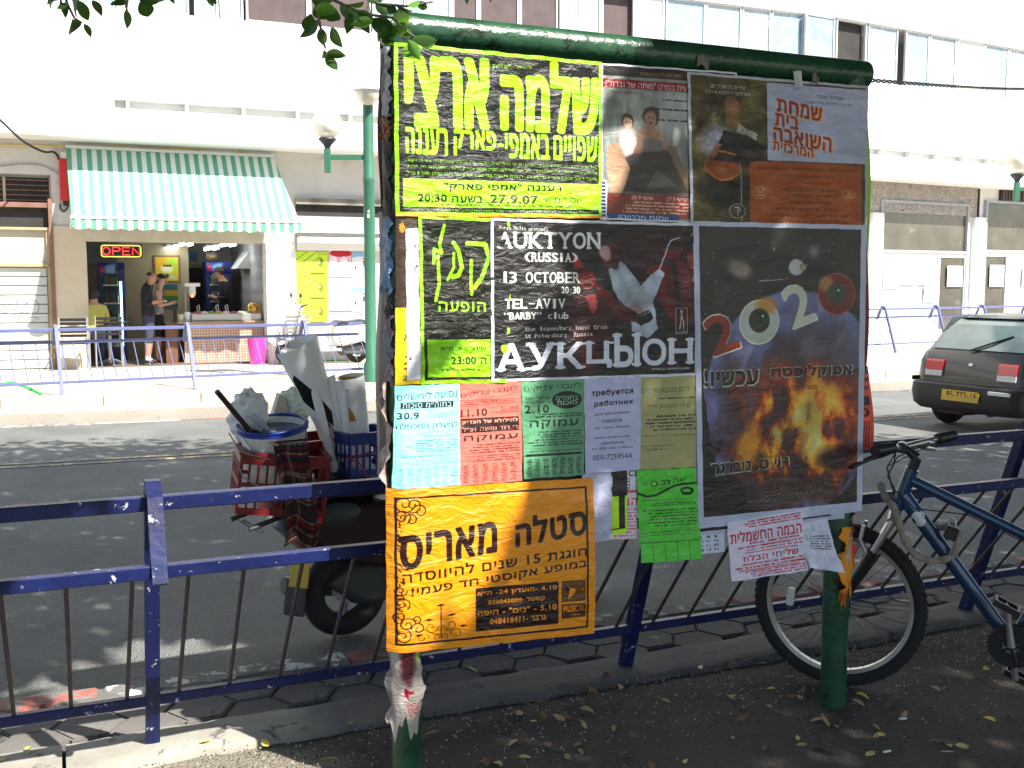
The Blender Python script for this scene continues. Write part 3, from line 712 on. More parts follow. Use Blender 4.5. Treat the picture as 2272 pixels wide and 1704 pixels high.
for k, (w_, a, b_) in enumerate((('תתקיים ביום ראשון ט״ו תשרי משעה אחה״צ', .36, .93), ('בשעה בצפון במרכז השואלי', .49, .8), ('שד׳ בן גוריון 17 ת״ל-אביב', .53, .78), ('בהשתתפות כליזמרים ותלמידי', .5, .83), ('רון משה בהופעה מיוחדת', .53, .82), ('מופע לילדים ולכל המשפחה', .54, .78), ('הרב הראשי לת״א', .46, .82), ('ישראל מאיר לאו שליט״א', .44, .88), ('בחסות הרב נפתלי לוברט - גן הילדים הקרוב', .4, .93))):
    im.text(heb(w_), a, .595 + .045 * k, b_, .62 + .045 * k, (.2, .12, .08), .005)
for cx in (.375, .885): im.ell(cx, .77, .038, .043, (.82, .6, .42), .03).ell(cx, .77, .034, .038, (.70, .36, .14), .03); im.greek(cx - .02, .74, cx + .02, .8, (.85, .65, .5), 3)
im.frame(0, 0, 1, 1, .014, (.78, .80, .86))
poster('crumpled poster of a guitarist beside orange and pale blue panels, at the upper right', im.image('guitarist', .1, 3), [(1522, 160), (1923, 192), (1921, 505), (1530, 500)], 4, 3, amp=.006, bump=.55, bs=14, rough=.4)
# 4 brown sheet, yellow and white strips at the left edge
im = Im(120, 480, (.25, .17, .11)); im.rect(0, .54, 1, 1, (.99, .80, .05)); [im.line([(.22 + .12 * math.cos(a), .07 + .03 * math.sin(a)), (.22 - .12 * math.cos(a), .07 - .03 * math.sin(a))], .05, (1, .6, .1)) for a in np.linspace(0, 3.1, 5)]
im.text(heb('א'), .3, .70, .62, .74, (.5, .2, .05), .02).text(heb('ג'), .3, .83, .6, .88, (.5, .2, .05), .05).rect(.3, .9, .6, .91, (.5, .2, .05)).text('21:', .25, .945, .8, .975, (.3, .15, .05), .02)
poster('narrow brown and yellow poster with an orange star at the left edge of the board', im.image('star'), [(879, 478), (935, 480), (936, 851), (878, 855)], 1, 4, amp=.004, nu=8, nv=40)
im = Im(60, 420, (.93, .92, .95)); im.text('?', .5, .24, .95, .28, (.3, .3, .35)); im.greek(.5, .1, .95, .14, (.4, .4, .4), 1)
poster('blank white strip glued beside the orange star poster', im.image('white_strip', .03), [(899, 507), (930, 506), (933, 841), (903, 843)], 2, 5, amp=.003, nu=8, nv=36)
# 5 club poster, lime lettering on black
im = Im(400, 640, (.10, .12, .05)); im.frame(0, 0, 1, 1, .035, LIME)
def brush(pts, t): im.line([(x, y) for x, y in pts], t, LIME); [im.ell(x, y, t * .5, t * .5 * im.w / im.h, LIME, .1) for x, y in pts]
brush([(.15, .28), (.16, .2), (.24, .22), (.22, .17), (.27, .06)], .035); brush([(.2, .24), (.21, .4), (.17, .5)], .035); brush([(.37, .16), (.42, .2), (.46, .3), (.42, .35), (.36, .36)], .045); brush([(.37, .22), (.37, .3), (.3, .38)], .03)
brush([(.52, .16), (.72, .16), (.76, .24), (.68, .36), (.6, .42)], .045); brush([(.56, .26), (.56, .46)], .035)
im.text(heb('הופעה'), .20, .51, .72, .565, LIME, .03); im.rect(.07, .735, 1, .96, LIME)
im.text(heb('שונצינו 8, ת״א'), .22, .775, .72, .805, BLK, .01); im.text(heb('ה 23:00'), .33, .84, .72, .885, BLK, .03); im.greek(.15, .905, .72, .935, (.3, .38, .05), 1, al='c')
poster('black club poster with brushed lime lettering, tucked under the Russian band poster', im.image('club', .1, 5), [(927, 476), (1130, 485), (1130, 848), (934, 852)], 3, 6, rough=.25, amp=.009, bump=.8)
# 6 band poster
im = Im(820, 620, (.11, .10, .10)); n = fbm(620, 820, 5, 11, 5)
im.a *= (.7 + .6 * n)[..., None]
rd = (.42, .08, .09)
im.blob(.80, .25, .25, .26, (.25, .07, .08), .6, seed=1).blob(.62, .62, .18, .28, (.17, .06, .07), .7, seed=2)
im.poly([(.66, .35), (.74, .3), (.8, .5), (.86, .62), (.9, .46), (.86, .3), (.8, .26)], rd)
im.poly([(.545, .3), (.60, .23), (.66, .33), (.71, .4), (.76, .33), (.8, .29), (.83, .33), (.8, .42), (.77, .5), (.79, .68), (.74, .74), (.66, .7), (.62, .52), (.56, .42)], (.72, .78, .84))
im.blob(.68, .55, .05, .06, (.75, .55, .55), .8, seed=6)
im.ell(.555, .215, .052, .075, (.36, .10, .10), .12, rot=-20).ell(.53, .20, .03, .05, (.75, .62, .62), .4, rot=-20).blob(.58, .28, .02, .03, (.25, .05, .05), .9, seed=4)
im.ell(.87, .16, .045, .075, (.42, .13, .14), .15).ell(.865, .13, .045, .05, (.14, .07, .08), .3).line([(.80, .3), (.86, .12), (.9, .09)], .005, (.85, .85, .9)); im.poly([(.83, .3), (.9, .24), (1, .3), (1, .65), (.88, .66), (.84, .45)], (.33, .09, .1)); im.poly([(.86, .25), (.88, .24), (.92, .6), (.89, .6)], (.1, .06, .07))
im.poly([(.94, .2), (1, .18), (1, .3), (.95, .28)], (.5, .18, .18)); im.line([(.96, .08), (.99, .04), (1, .1), (.975, .14)], .004, (.8, .8, .85)); im.line([(.96, .28), (.99, .3), (.965, .36), (1, .4)], .004, (.7, .7, .75))
im.ell(.44, .37, .045, .062, (.45, .11, .1), .15).poly([(.385, .3), (.37, .2), (.4, .22), (.43, .3)], (.55, .1, .1)).ell(.445, .40, .02, .015, (.15, .04, .04), .3).poly([(.36, .5), (.42, .45), (.5, .46), (.56, .6), (.54, .78), (.36, .75), (.33, .6)], (.24, .08, .08)).poly([(.43, .47), (.48, .46), (.49, .56), (.46, .58)], (.55, .2, .2))
im.poly([(.48, .38), (.52, .42), (.68, .58), (.7, .66), (.62, .64), (.5, .48)], (.36, .09, .09)); im.blob(.45, .85, .05, .12, (.45, .06, .07), .8, seed=7)
im.poly([(.67, .61), (.75, .56), (.77, .62), (.70, .67)], (.05, .04, .04)); [im.ell(.685 + .015 * k, .615 - .01 * k, .004, .005, (.8, .7, .6), .2) for k in range(5)]
im.photo(.33, .0, 1, 1, amp=6, grain=.10, seed=9); W = (.95, .95, .93)
typed(im, 'Auris Media presents', .035, .045, .26, .065, W, .02, y2=.05, y3=.072)
typed(im, 'AUKTYON', .03, .085, .51, .18, W, .05, y2=.075, y3=.175)
typed(im, '(RUSSIA)', .15, .205, .40, .26, W, .04); typed(im, '13 OCTOBER', .045, .325, .41, .39, W, .045); typed(im, '20:30', .32, .415, .41, .455, W, .03)
typed(im, 'TEL-AVIV', .06, .49, .34, .55, W, .045); typed(im, '"BARBY" club', .055, .575, .355, .615, W, .035)
typed(im, 'the legendary band from', .15, .665, .54, .69, W, .02, y2=.655, y3=.68); typed(im, 'St.Petersburg, Russia', .15, .71, .47, .735, W, .02, y2=.70, y3=.725)
Wb = (.84, .87, .92)
typed(im, 'АУКЦЫОН', .02, .77, .98, .935, Wb, .05, y2=.75, y3=.915, hs=[1, 1, .98, .98, 1.25, 1, 1.0]); im.text('www.aurismedia.com', .76, .935, .955, .955, W, .01)
im.frame(.885, .55, .945, .72, .0015, (.8, .8, .8)); im.ell(.915, .575, .008, .012, (.7, .7, .7), .2).line([(.915, .585), (.912, .64), (.905, .69)], .006, (.75, .75, .75)).line([(.915, .6), (.925, .64), (.925, .69)], .006, (.75, .75, .75)); typed(im, 'auris media', .89, .70, .94, .712, W, .0)
im.frame(0, 0, 1, 1, .013, (.88, .90, .94)); im.rect(.985, 0, 1, 1, (.82, .85, .92))
poster('black and red band poster with typewriter lettering in the middle of the board', im.image('band', .08, 6), [(1086, 484), (1545, 496), (1545, 833), (1088, 847)], 5, 7, amp=.004, bump=.35, bs=16, rough=.38)
# 7 book poster
im = Im(620, 1060, (.11, .11, .10)); n = fbm(1060, 620, 6, 21, 6, (2.0, .6)); im.a *= (.6 + .8 * n)[..., None]
for k in range(90): x_, y_ = im.rng.uniform(.03, .9), im.rng.uniform(.03, .4); im.ell(x_, y_, .003, .0022, (.7, .7, .7), .5) if k < 45 else im.rect(x_, y_, x_ + .002, y_ + .0015, (.6, .6, .6))
im.ell(.68, .09, .03, .02, (.45, .5, .52), 1.5)
im.ell(.58, .60, .54, .38, (.44, .48, .68), .03)
sm = fbm(1060, 620, 4, 44, 7, (1.4, .7)); sm2 = fbm(1060, 620, 7, 45, 6, (1.2, .8))
im.mix(np.clip(1.5 - np.sqrt(((im.X - .58) / .30) ** 2 + ((im.Y - .47) / .16) ** 2) - (sm - .5) * 2.2, 0, 1) * .95, (.26, .23, .26)); im.mix(np.clip((sm2 - .5) * 6, 0, 1) * np.clip(1.5 - np.sqrt(((im.X - .6) / .3) ** 2 + ((im.Y - .47) / .17) ** 2), 0, 1) * .8, (.42, .38, .42))
im.mix(np.clip(1.25 - np.sqrt(((im.X - .56) / .50) ** 2 + ((im.Y - .72) / .25) ** 2) - (sm2 - .5) * 1.6, 0, 1), (.24, .10, .07))
fire = fbm(1060, 620, 7, 81, 7, (1.4, .8)); f2 = fbm(1060, 620, 5, 92, 7, (1.6, .9)); env = np.clip(1.30 - np.sqrt(((im.X - .60) / .46) ** 2 + ((im.Y - .70) / .23) ** 2), 0, 1); heat = np.clip(env * (fire * 3.1 - .85), 0, 1.3)
for lo, hi, col in ((.08, .3, (.55, .20, .08)), (.3, .5, (.86, .45, .10)), (.5, .75, (.93, .70, .20)), (.85, 1.15, (.88, .85, .55))): im.mix(np.clip((heat - lo) / (hi - lo), 0, 1), col)
im.blob(.66, .66, .07, .13, (.74, .74, .40), .6, seed=34, rough=1.4).blob(.30, .74, .08, .08, (.96, .66, .14), .85, seed=35, rough=1.2)
im.mix(np.clip((f2 - .54) * 6, 0, .8) * np.clip((im.Y - .55) * 6, 0, 1), (.18, .09, .07)); im.blob(.5, .91, .5, .05, (.33, .25, .23), .9, seed=39, rough=1.2).blob(.84, .80, .12, .04, (.14, .07, .07), .9, seed=40, rough=1.2)
im.poly([(.03, .5), (.06, .6), (.07, .72), (.12, .82), (.25, .86), (.3, .98), (.0, 1), (0, .5)], (.12, .10, .10)); im.blob(.15, .92, .2, .07, (.16, .12, .11), .9, seed=45, rough=.6)
im.blob(.25, .15, .085, .035, (.50, .48, .42), .95, rot=15, seed=15, rough=.5).blob(.36, .15, .05, .05, (.05, .04, .04), .95, seed=16).ell(.575, .145, .042, .028, (.72, .74, .74), .2).ell(.61, .147, .022, .013, (.62, .6, .45), .3).ell(.6, .14, .004, .003, (.05, .05, .05), .3).line([(.36, .19), (.5, .185)], .006, (.6, .6, .58))
im.photo(0, .36, 1, 1, amp=7, grain=.07, seed=12, blur=1, sc=7); im.photo(0, 0, 1, .3, amp=4, grain=.05, seed=13)
def digit2(x0, y0, x1, y1, c1, c2, ang):
    v, tr, ar = glyphs('2', .05); cx, cy = (x0 + x1) / 2, (y0 + y1) / 2; asp = im.w / im.h
    for g2, c in ((1.07, (.85, .85, .8)), (1.0, c1)):
        P = (v - .5) * [(x1 - x0) * g2, -(y1 - y0) / asp * g2]; ca, sa = math.cos(R(ang)), math.sin(R(ang)); Q = np.stack([cx + P[:, 0] * ca - P[:, 1] * sa, cy + (P[:, 0] * sa + P[:, 1] * ca) * asp], 1)
        im.glyph(Q, tr, c, 4)
digit2(.07, .30, .22, .42, (.55, .18, .07), (.75, .45, .12), -18); digit2(.52, .205, .66, .335, (.78, .80, .72), (.80, .48, .12), -20); im.blob(.60, .315, .07, .018, (.80, .48, .12), .0, seed=3)
im.ell(.36, .325, .115, .075, (.9, .9, .8), .02, rot=10).ell(.36, .325, .11, .071, (.72, .76, .72), .02, rot=10).blob(.40, .27, .06, .03, (.75, .5, .15), .8, seed=51).ell(.36, .32, .06, .04, (.20, .17, .1), .1).ell(.37, .322, .03, .03, (.05, .22, .14), .15).ell(.37, .32, .01, .011, (.02, .02, .02), .2).ell(.38, .305, .006, .004, (.9, .95, .9), .3)
im.ell(.82, .235, .115, .072, (.75, .35, .25), .02, rot=-15).ell(.82, .235, .11, .069, (.42, .10, .06), .02, rot=-15).blob(.75, .20, .05, .03, (.7, .55, .3), .8, seed=52).ell(.82, .232, .06, .035, (.24, .24, .18), .1, rot=-15).ell(.825, .234, .03, .026, (.06, .26, .15), .15).ell(.825, .234, .009, .01, (.02, .02, .02), .2).ell(.83, .222, .006, .004, (.9, .95, .9), .3)
def outl(t, a, b_, c, d, **k): im.text(t, a - .003, b_ - .003, c + .006, d + .004, (.75, .78, .7), .06, **k); im.text(t, a, b_, c, d, (.03, .03, .03), .05, **k)
outl(heb('אפוקליפסה'), .43, .475, .92, .52); outl(heb('עכשיו!'), .05, .478, .35, .53); im.text(heb('מאז התקפת התאומים האיום גובר'), .09, .543, .70, .565, (.03, .03, .03), .02)
im.text(heb('מאת'), .4, .775, .45, .781, (.1, .05, .05)); outl(heb('רוי ס. נוברגר'), .08, .79, .53, .825, y2=.785, y3=.815)
im.text(heb('בחנויות הספרים ובאינטרנט'), .25, .875, .75, .9, (.05, .05, .05), .01, y2=.865, y3=.885); im.text('www.2020thebook.co.il', .28, .915, .74, .94, (.6, .62, .62), .02, y2=.90, y3=.925); im.text('www.2020thebook.co.il', .282, .917, .742, .942, (.06, .06, .07), .02, y2=.902, y3=.927)
for a_, b_, c_, d_ in ((0, 0, .03, 1), (.965, 0, 1, 1), (0, 0, 1, .015), (0, .965, 1, 1)): im.rect(a_, b_, c_, d_, (.74, .77, .86))
poster('tall apocalyptic book poster with the number 2020 and an explosion', im.image('book', .08, 7), [(1534, 491), (1919, 500), (1908, 1133), (1546, 1172)], 6, 8, amp=.002, bump=.22, bs=7)
im = Im(400, 640, (.72, .75, .83)); im.rect(.0, .975, .9, .985, BLK)
poster('white bordered sheet with a black bottom line, mostly hidden under the tall book poster', im.image('under', .1), [(1538, 520), (1880, 520), (1872, 1149), (1544, 1190)], 2, 9, amp=.003)
# 8 row of small bills
im = Im(300, 480, (.62, .93, .96)); k_ = (.10, .17, .2)
im.text(heb('נסיעה לירושלים'), .03, .08, .96, .145, k_, .02, y2=.05, y3=.125); im.rect(.08, .165, .90, .225, k_).text(heb('בחוה״מ סוכות'), .11, .172, .87, .218, (.8, 1, 1), .03); im.text('30.9', .04, .265, .36, .325, k_, .05); im.text(heb('טיול יום אי״ה'), .5, .265, .97, .29, (.35, .5, .55)); im.text(heb('י״ח תשרי'), .6, .30, .95, .32, (.35, .5, .55))
im.text(heb('למערת המכפלה'), .03, .365, .97, .42, k_, .01); im.text(heb('כותל המערבי'), .5, .445, .95, .465, (.3, .45, .5)); im.text(heb('לקבר רחל אמנו'), .45, .49, .95, .515, k_); im.greek(.1, .53, .95, .66, (.35, .55, .58), 5); im.text(heb('טלפון 057-3790289'), .12, .685, .85, .71, k_); im.greek(.1, .72, .95, .78, (.45, .65, .68), 3)
for q in range(7): im.greek(.06 + q * .13, .80, .16 + q * .13, .985, (.4, .55, .58), 12)
poster('pale cyan bill for a Jerusalem trip, first of the row of small bills', im.image('cyan', .05), [(877, 856), (1018, 851), (1020, 1076), (872, 1085)], 3, 10, amp=.004, rough=.5)
im = Im(300, 480, (.90, .46, .40)); k_ = (.20, .08, .07)
im.text(heb('לקברי צדיקים'), .02, .09, .93, .15, k_, .015, y2=.03, y3=.09); im.frame(.02, .165, .92, .21, .003, k_).text(heb('טלפון 052-3790289'), .08, .175, .86, .2, k_); im.text('11.10', .02, .255, .43, .325, k_, .05); im.text(heb('טיול יום'), .66, .235, .94, .275, k_, .01); im.text(heb('ער״ח חשוון אי״ה'), .48, .285, .95, .315, k_)
im.rect(.02, .345, .95, .485, k_).text(heb('להילולא של הצדיק'), .04, .358, .93, .405, (.95, .65, .55), .03).text(heb('ר׳ דוד ומשה זצ״ל'), .04, .425, .93, .47, (.95, .65, .55), .03); im.text(heb('עמוקה'), .06, .515, .93, .58, k_, .03); im.greek(.03, .6, .95, .7, (.35, .15, .13), 4); im.greek(.03, .71, .95, .78, (.45, .2, .18), 3)
for q in range(6): im.greek(.03 + q * .155, .80, .12 + q * .155, .985, (.4, .17, .15), 12)
poster('salmon pink bill between the pale cyan bill and the dull green bill', im.image('pink', .05), [(1018, 851), (1156, 846), (1157, 1066), (1021, 1077)], 3, 11, amp=.004, rough=.5)
im = Im(300, 470, (.38, .62, .46)); k_ = (.05, .11, .09)
im.text(heb('לקברי צדיקים'), .04, .06, .95, .125, k_, .02, y2=.03, y3=.1); im.ell(.72, .21, .24, .09, k_, .02).text(heb('בחוה״מ'), .54, .17, .90, .21, (.6, .85, .7), .02).text(heb('סוכות'), .56, .22, .88, .26, (.6, .85, .7), .03); im.text(heb('טיול יום'), .06, .165, .44, .2, k_, .01).text(heb('כ׳ תשרי אי״ה'), .06, .215, .45, .24, k_); im.text('2.10', .05, .255, .42, .335, k_, .05); im.greek(.04, .34, .95, .39, k_, 2)
im.text(heb('עמוקה'), .12, .41, .90, .50, k_, .04); im.greek(.06, .52, .95, .68, (.12, .22, .17), 6); im.text(heb('טלפון 052-3790289'), .1, .715, .92, .74, k_, .01); im.rect(.04, .755, .96, .775, k_)
for q in range(7): im.greek(.04 + q * .135, .80, .13 + q * .135, .985, (.1, .2, .15), 12)
poster('dull green bill with a black oval, third of the row of small bills', im.image('green_bill', .05), [(1154, 844), (1294, 840), (1294, 1053), (1161, 1062)], 4, 12, amp=.004, rough=.5)
im = Im(280, 460, (.73, .75, .87)); k_ = (.06, .06, .1)
im.text('требуется', .13, .13, .86, .20, k_, .03).text('работник', .17, .245, .86, .31, k_, .03).text('для расклейки', .17, .365, .79, .40, k_).text('плакатов', .3, .445, .66, .48, k_).text('по Тель-Авиву', .18, .515, .8, .55, k_)
im.text('права на мотоцикл', .16, .625, .8, .65, k_).text('обязательно', .28, .68, .7, .705, k_).text('з/п: 4500 шек. в месяц', .12, .735, .86, .765, k_).text('050-7259544', .14, .815, .83, .87, k_, .01)
poster('pale lilac job notice in Russian, in the row of small bills', im.image('russian', .05), [(1293, 840), (1419, 831), (1418, 1041), (1296, 1049)], 5, 13, amp=.004, rough=.55)
im = Im(280, 460, (.66, .65, .45)); k_ = (.2, .2, .15)
for q, (a, b_) in enumerate(((.12, .2), (.3, .36))): im.text(heb('גן ילדים ופעוטון חדשים' if q == 0 else 'גן ילדים פעוטון חרדי'), .03 + .1 * q, a, .97 - .1 * q, b_, (.33, .33, .27), 0)
im.greek(.1, .235, .95, .26, k_, 1); im.greek(.05, .42, .97, .6, k_, 5); im.text(heb('פעוטון מיטל חקוקה בגיל הרך הדרכת לילדים'), .03, .63, .97, .655, k_, .01); im.text(heb('לפרטים נוספים שפטים ירושלים'), .03, .74, .6, .76, k_); im.text(heb('נייד 052-388140'), .1, .78, .5, .8, k_)
poster('khaki yellow kindergarten notice at the end of the row of small bills', im.image('khaki', .05), [(1418, 835), (1546, 829), (1541, 1036), (1418, 1041)], 4, 14, amp=.004, rough=.6)
# 9 orange poster
OR = (1.0, .60, .05); DK = (.17, .06, .03)
im = Im(760, 640, OR); im.frame(.03, .05, .965, .955, .009, DK)
im.text(heb('סטלה'), .60, .235, .955, .40, DK, .05, y2=.165, y3=.345); im.text(heb('מאריס'), .05, .29, .50, .49, DK, .05, y2=.235, y3=.42)
im.text(heb('חוגגת 15 שנים להיווסדה'), .06, .505, .955, .575, DK, .035, y2=.425, y3=.485); im.text(heb('במופע אקוסטי חד פעמי!'), .10, .605, .955, .67, DK, .035, y2=.51, y3=.57)
im.rect(.40, .64, .81, .91, DK)
for q, (w_, a, b_) in enumerate((('4.10 -מועדון 24- ת״א', .41, .80), ('קסטל -036045000', .46, .74), ('5.10 - "בים" - חיפה', .41, .80), ('גרבר -048418411', .47, .745))): im.text(heb(w_), a, .66 + .06 * q, b_, .695 + .06 * q, (1, .6, .15), .03)
im.rect(.825, .64, .95, .775, (.42, .27, .05)).poly([(.84, .665), (.90, .70), (.895, .72), (.86, .76), (.865, .71)], (1, .6, .15)).poly([(.835, .66), (.87, .69), (.86, .72)], (.1, .05, .03)).ell(.935, .70, .005, .006, (1, .6, .15), .1); im.rect(.825, .79, .95, .88, (.30, .17, .04)).text('MUSI', .835, .80, .895, .84, (1, .6, .15), .03).text('CAL', .897, .80, .945, .84, (1, .6, .15), 0).greek(.86, .855, .925, .87, (1, .6, .15), 1)
for cx, cy, r, t, d, a0 in ((.07, .09, .05, 1.6, 1, 0), (.11, .10, .04, 1.4, -1, 2), (.14, .14, .035, 1.2, 1, 4), (.06, .17, .04, 1.5, -1, 1), (.10, .19, .035, 1.3, 1, 3), (.05, .62, .03, 1.4, 1, 0), (.06, .70, .035, 1.4, -1, 1), (.05, .78, .03, 1.3, 1, 2), (.08, .83, .04, 1.5, -1, 0), (.13, .86, .035, 1.3, 1, 3), (.06, .90, .04, 1.5, 1, 5), (.12, .80, .025, 1.2, -1, 2)): scroll(im, cx, cy, r, t, DK, .006, d, a0)
for k in range(60): x_, y_ = .035 + abs(im.rng.normal(0, .018)), im.rng.uniform(.15, .93); im.ell(x_, y_, im.rng.uniform(.003, .012), .004, DK, .3, rot=im.rng.uniform(0, 90))
im.line([(.235, .73), (.235, .935)], .005, DK); [im.poly([(cx - .022, cy), (cx, cy - .008), (cx + .022, cy), (cx, cy + .008)], DK) for cx, cy in ((.235, .725), (.18, .81), (.285, .79), (.13, .90), (.34, .865))]
for cx, cy, r, d, a0 in ((.19, .855, .035, 1, 0), (.28, .85, .035, -1, 3.1), (.15, .92, .03, -1, 0), (.31, .91, .03, 1, 3.1), (.22, .92, .018, 1, 2), (.25, .92, .018, -1, 1)): scroll(im, cx, cy, r, 1.1, DK, .003, d, a0)
poster('bright orange concert poster with dark scrollwork hanging lowest on the left', im.image('orange', .03), [(861, 1086), (1312, 1059), (1315, 1403), (863, 1450)], 6, 15, amp=.005, rough=.3, bump=.45, curl=lambda u, v: -.012 * math.sin(v * 3) * (u) ** 2)
# 10 odd sheets below
im = Im(120, 300, (.72, .74, .84)); poster('blank pale sheet peeking out right of the orange concert poster', im.image('pale', .1), [(1290, 1050), (1357, 1042), (1357, 1198), (1300, 1206)], 1, 16, amp=.006, nu=14)
im = Im(90, 320, (.10, .11, .10)); im.rect(0, .4, .45, .9, (.75, .95, .15)).rect(.0, .92, 1, 1, (.75, .95, .15)).rect(.85, .4, 1, 1, (.75, .95, .15)); poster('scrap of a black and lime poster between the pale sheet and the bright green flyer', im.image('limescrap'), [(1355, 1044), (1390, 1042), (1391, 1182), (1357, 1188)], 2, 17, nu=8)
im = Im(120, 360, (.86, .84, .88)); im.rect(.1, .3, 1, .34, (.8, .4, .4)).text(heb('הב'), .4, .42, 1, .52, (.8, .15, .2), .03).greek(.1, .56, 1, .98, (.8, .35, .4), 9); im.text('CS', .5, .02, 1, .1, (.15, .15, .15), .03); im.greek(.05, .12, .6, .3, (.2, .2, .2), 4)
poster('white flyer edge with red lettering left of the bright green flyer', im.image('redge'), [(1377, 1040), (1413, 1040), (1413, 1194), (1350, 1197)], 1, 18, nu=12)
im = Im(280, 420, (.32, .80, .22)); k_ = (.04, .14, .05)
im.text(heb('יוגה'), .60, .11, .82, .16, k_, .02, y2=.09, y3=.13).text(heb('לב'), .40, .11, .55, .17, k_, .03).ell(.28, .155, .05, .033, k_, .1).ell(.28, .155, .035, .022, (.5, .85, .3), .1).ell(.13, .155, .05, .014, k_, .1).ell(.13, .155, .04, .008, (.32, .8, .22), .1); [im.line([(.28 + .06 * math.cos(a), .155 + .04 * math.sin(a)), (.28 + .075 * math.cos(a), .155 + .052 * math.sin(a))], .008, k_) for a in np.linspace(0, 6, 14)]
im.line([(0, .25), (.15, .29), (.3, .28), (.45, .235), (.6, .19), (.75, .17), (1, .165)], .035, k_).line([(.72, .22), (.75, .27), (.88, .28), (.93, .24), (.85, .21), (.75, .22)], .04, k_).text(heb('קטן'), .35, .20, .5, .23, k_)
im.text(heb('לבטחון עצמי, כוח פיזי ושלום פנימי'), .07, .325, .93, .35, k_, .02); im.greek(.04, .36, .96, .40, (.1, .3, .08), 2); im.greek(.04, .43, .96, .63, (.1, .32, .08), 6); im.text(heb('לפרטים 052-3946653'), .18, .665, .85, .685, k_, .01); im.text('www.yogabalev.com', .18, .70, .85, .72, k_, .01)
im.rect(0, .785, 1, .79, k_); [im.rect(.0 + .2 * q, .79, .006 + .2 * q, 1, k_) or im.greek(.05 + .2 * q, .81, .17 + .2 * q, .98, k_, 6) for q in range(5)]; im.ell(.07, .70, .04, .027, (.2, .5, .15), .1).ell(.07, .70, .03, .02, (.5, .75, .4), .1).ell(.93, .67, .04, .027, (.2, .5, .15), .1).ell(.93, .67, .03, .02, (.5, .75, .4), .1)
poster('bright green yoga flyer with tear-off strips along its foot', im.image('yoga', .06), [(1410, 1042), (1541, 1037), (1551, 1237), (1416, 1247)], 5, 19, amp=.004, hang=.02, cat='flyer', name='flyer')
im = Im(160, 110, (.80, .83, .90)); [im.greek(.05 + .28 * q, .05, .2 + .28 * q, .95, (.2, .25, .3), 5) for q in range(3)]
poster('short row of white tear-off slips below the tall book poster', im.image('slips'), [(1544, 1176), (1605, 1172), (1607, 1224), (1548, 1230)], 1, 20, amp=.003, nu=12, nv=12, cat='flyer', name='flyer')
im = Im(340, 280, (.87, .85, .92)); rd = (.72, .10, .20)
im.greek(.03, .03, .97, .16, rd, 3); im.text(heb('הבמה החשמלית'), .03, .18, .97, .37, rd, .03); im.greek(.03, .39, .97, .55, rd, 3); im.rect(.2, .56, .9, .568, rd); im.text(heb('שליחי הבלוז'), .17, .60, .90, .70, rd, .03); im.greek(.03, .73, .97, .84, rd, 2); im.rect(.1, .845, .9, .855, rd); im.greek(.03, .86, .97, .98, rd, 3)
poster('white flyer with crimson Hebrew lettering hanging crookedly beneath the tall book poster', im.image('crimson', .05), [(1609, 1158), (1774, 1129), (1785, 1262), (1616, 1288)], 7, 21, amp=.005, hang=.015, cat='flyer', name='flyer')
im = Im(160, 220, (.84, .85, .92)); im.greek(.1, .3, .9, .6, (.3, .3, .35), 6)
poster('crumpled white flyer curling away beside the right pole', im.image('crumple', .1), [(1770, 1160), (1833, 1150), (1848, 1262), (1783, 1254)], 3, 22, amp=.012, hang=.05, cat='flyer', name='flyer', curl=lambda u, v: -.03 * u * v)
# ------------------------------------------------------------------ the building across the road
def wpt(px, py, out=0.0, Fm=None):
    Fm = Fm or S1; P = on_plane(px, py, Fm @ Vector((0, -out, 0)), Fm.to_3x3() @ Vector((0, 1, 0))); q = loc(P, Fm); return q.x, q.z
def wr(x0, y0, x1, y1, out=0.0, Fm=None):
    a = [wpt(x, y, out, Fm) for x, y in ((x0, y0), (x1, y0), (x0, y1), (x1, y1))]
    return (a[0][0] + a[2][0]) / 2, (a[1][0] + a[3][0]) / 2, (a[2][1] + a[3][1]) / 2, (a[0][1] + a[1][1]) / 2   # t0 t1 z0 z1
CT = wpt(1800, 600)[0]
S2 = frame(S1 @ Vector((CT, 0, 0)), 60.0)
ZB, ZW, ZT = 3.88, 5.92, 7.15            # band underside, strip window sill and head
m_white = mat('render_white', (.82, .82, .80), rough=.9, var=.03, vs=1.2, bump=.15, bs=20)
m_plast = mat('plaster_old', (.60, .59, .56), rough=.95, var=.08, vs=1.5, wear=((.30, .22, .17), 3.2, .74), wear2=((.50, .49, .50), 1.4, .6), bump=.3, bs=20)
m_beige = mat('stone_beige', (.62, .53, .40), rough=.85, var=.08, vs=2, bump=.2, wear=((.52, .43, .32), 4, .6))
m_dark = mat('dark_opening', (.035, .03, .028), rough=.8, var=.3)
m_brown = mat('brown_board', (.10, .07, .068), rough=.7, var=.25, wear=((.55, .57, .58), 3.5, .71), bump=.2)
m_alu = mat('window_alu', (.72, .74, .74), rough=.5, var=.05)
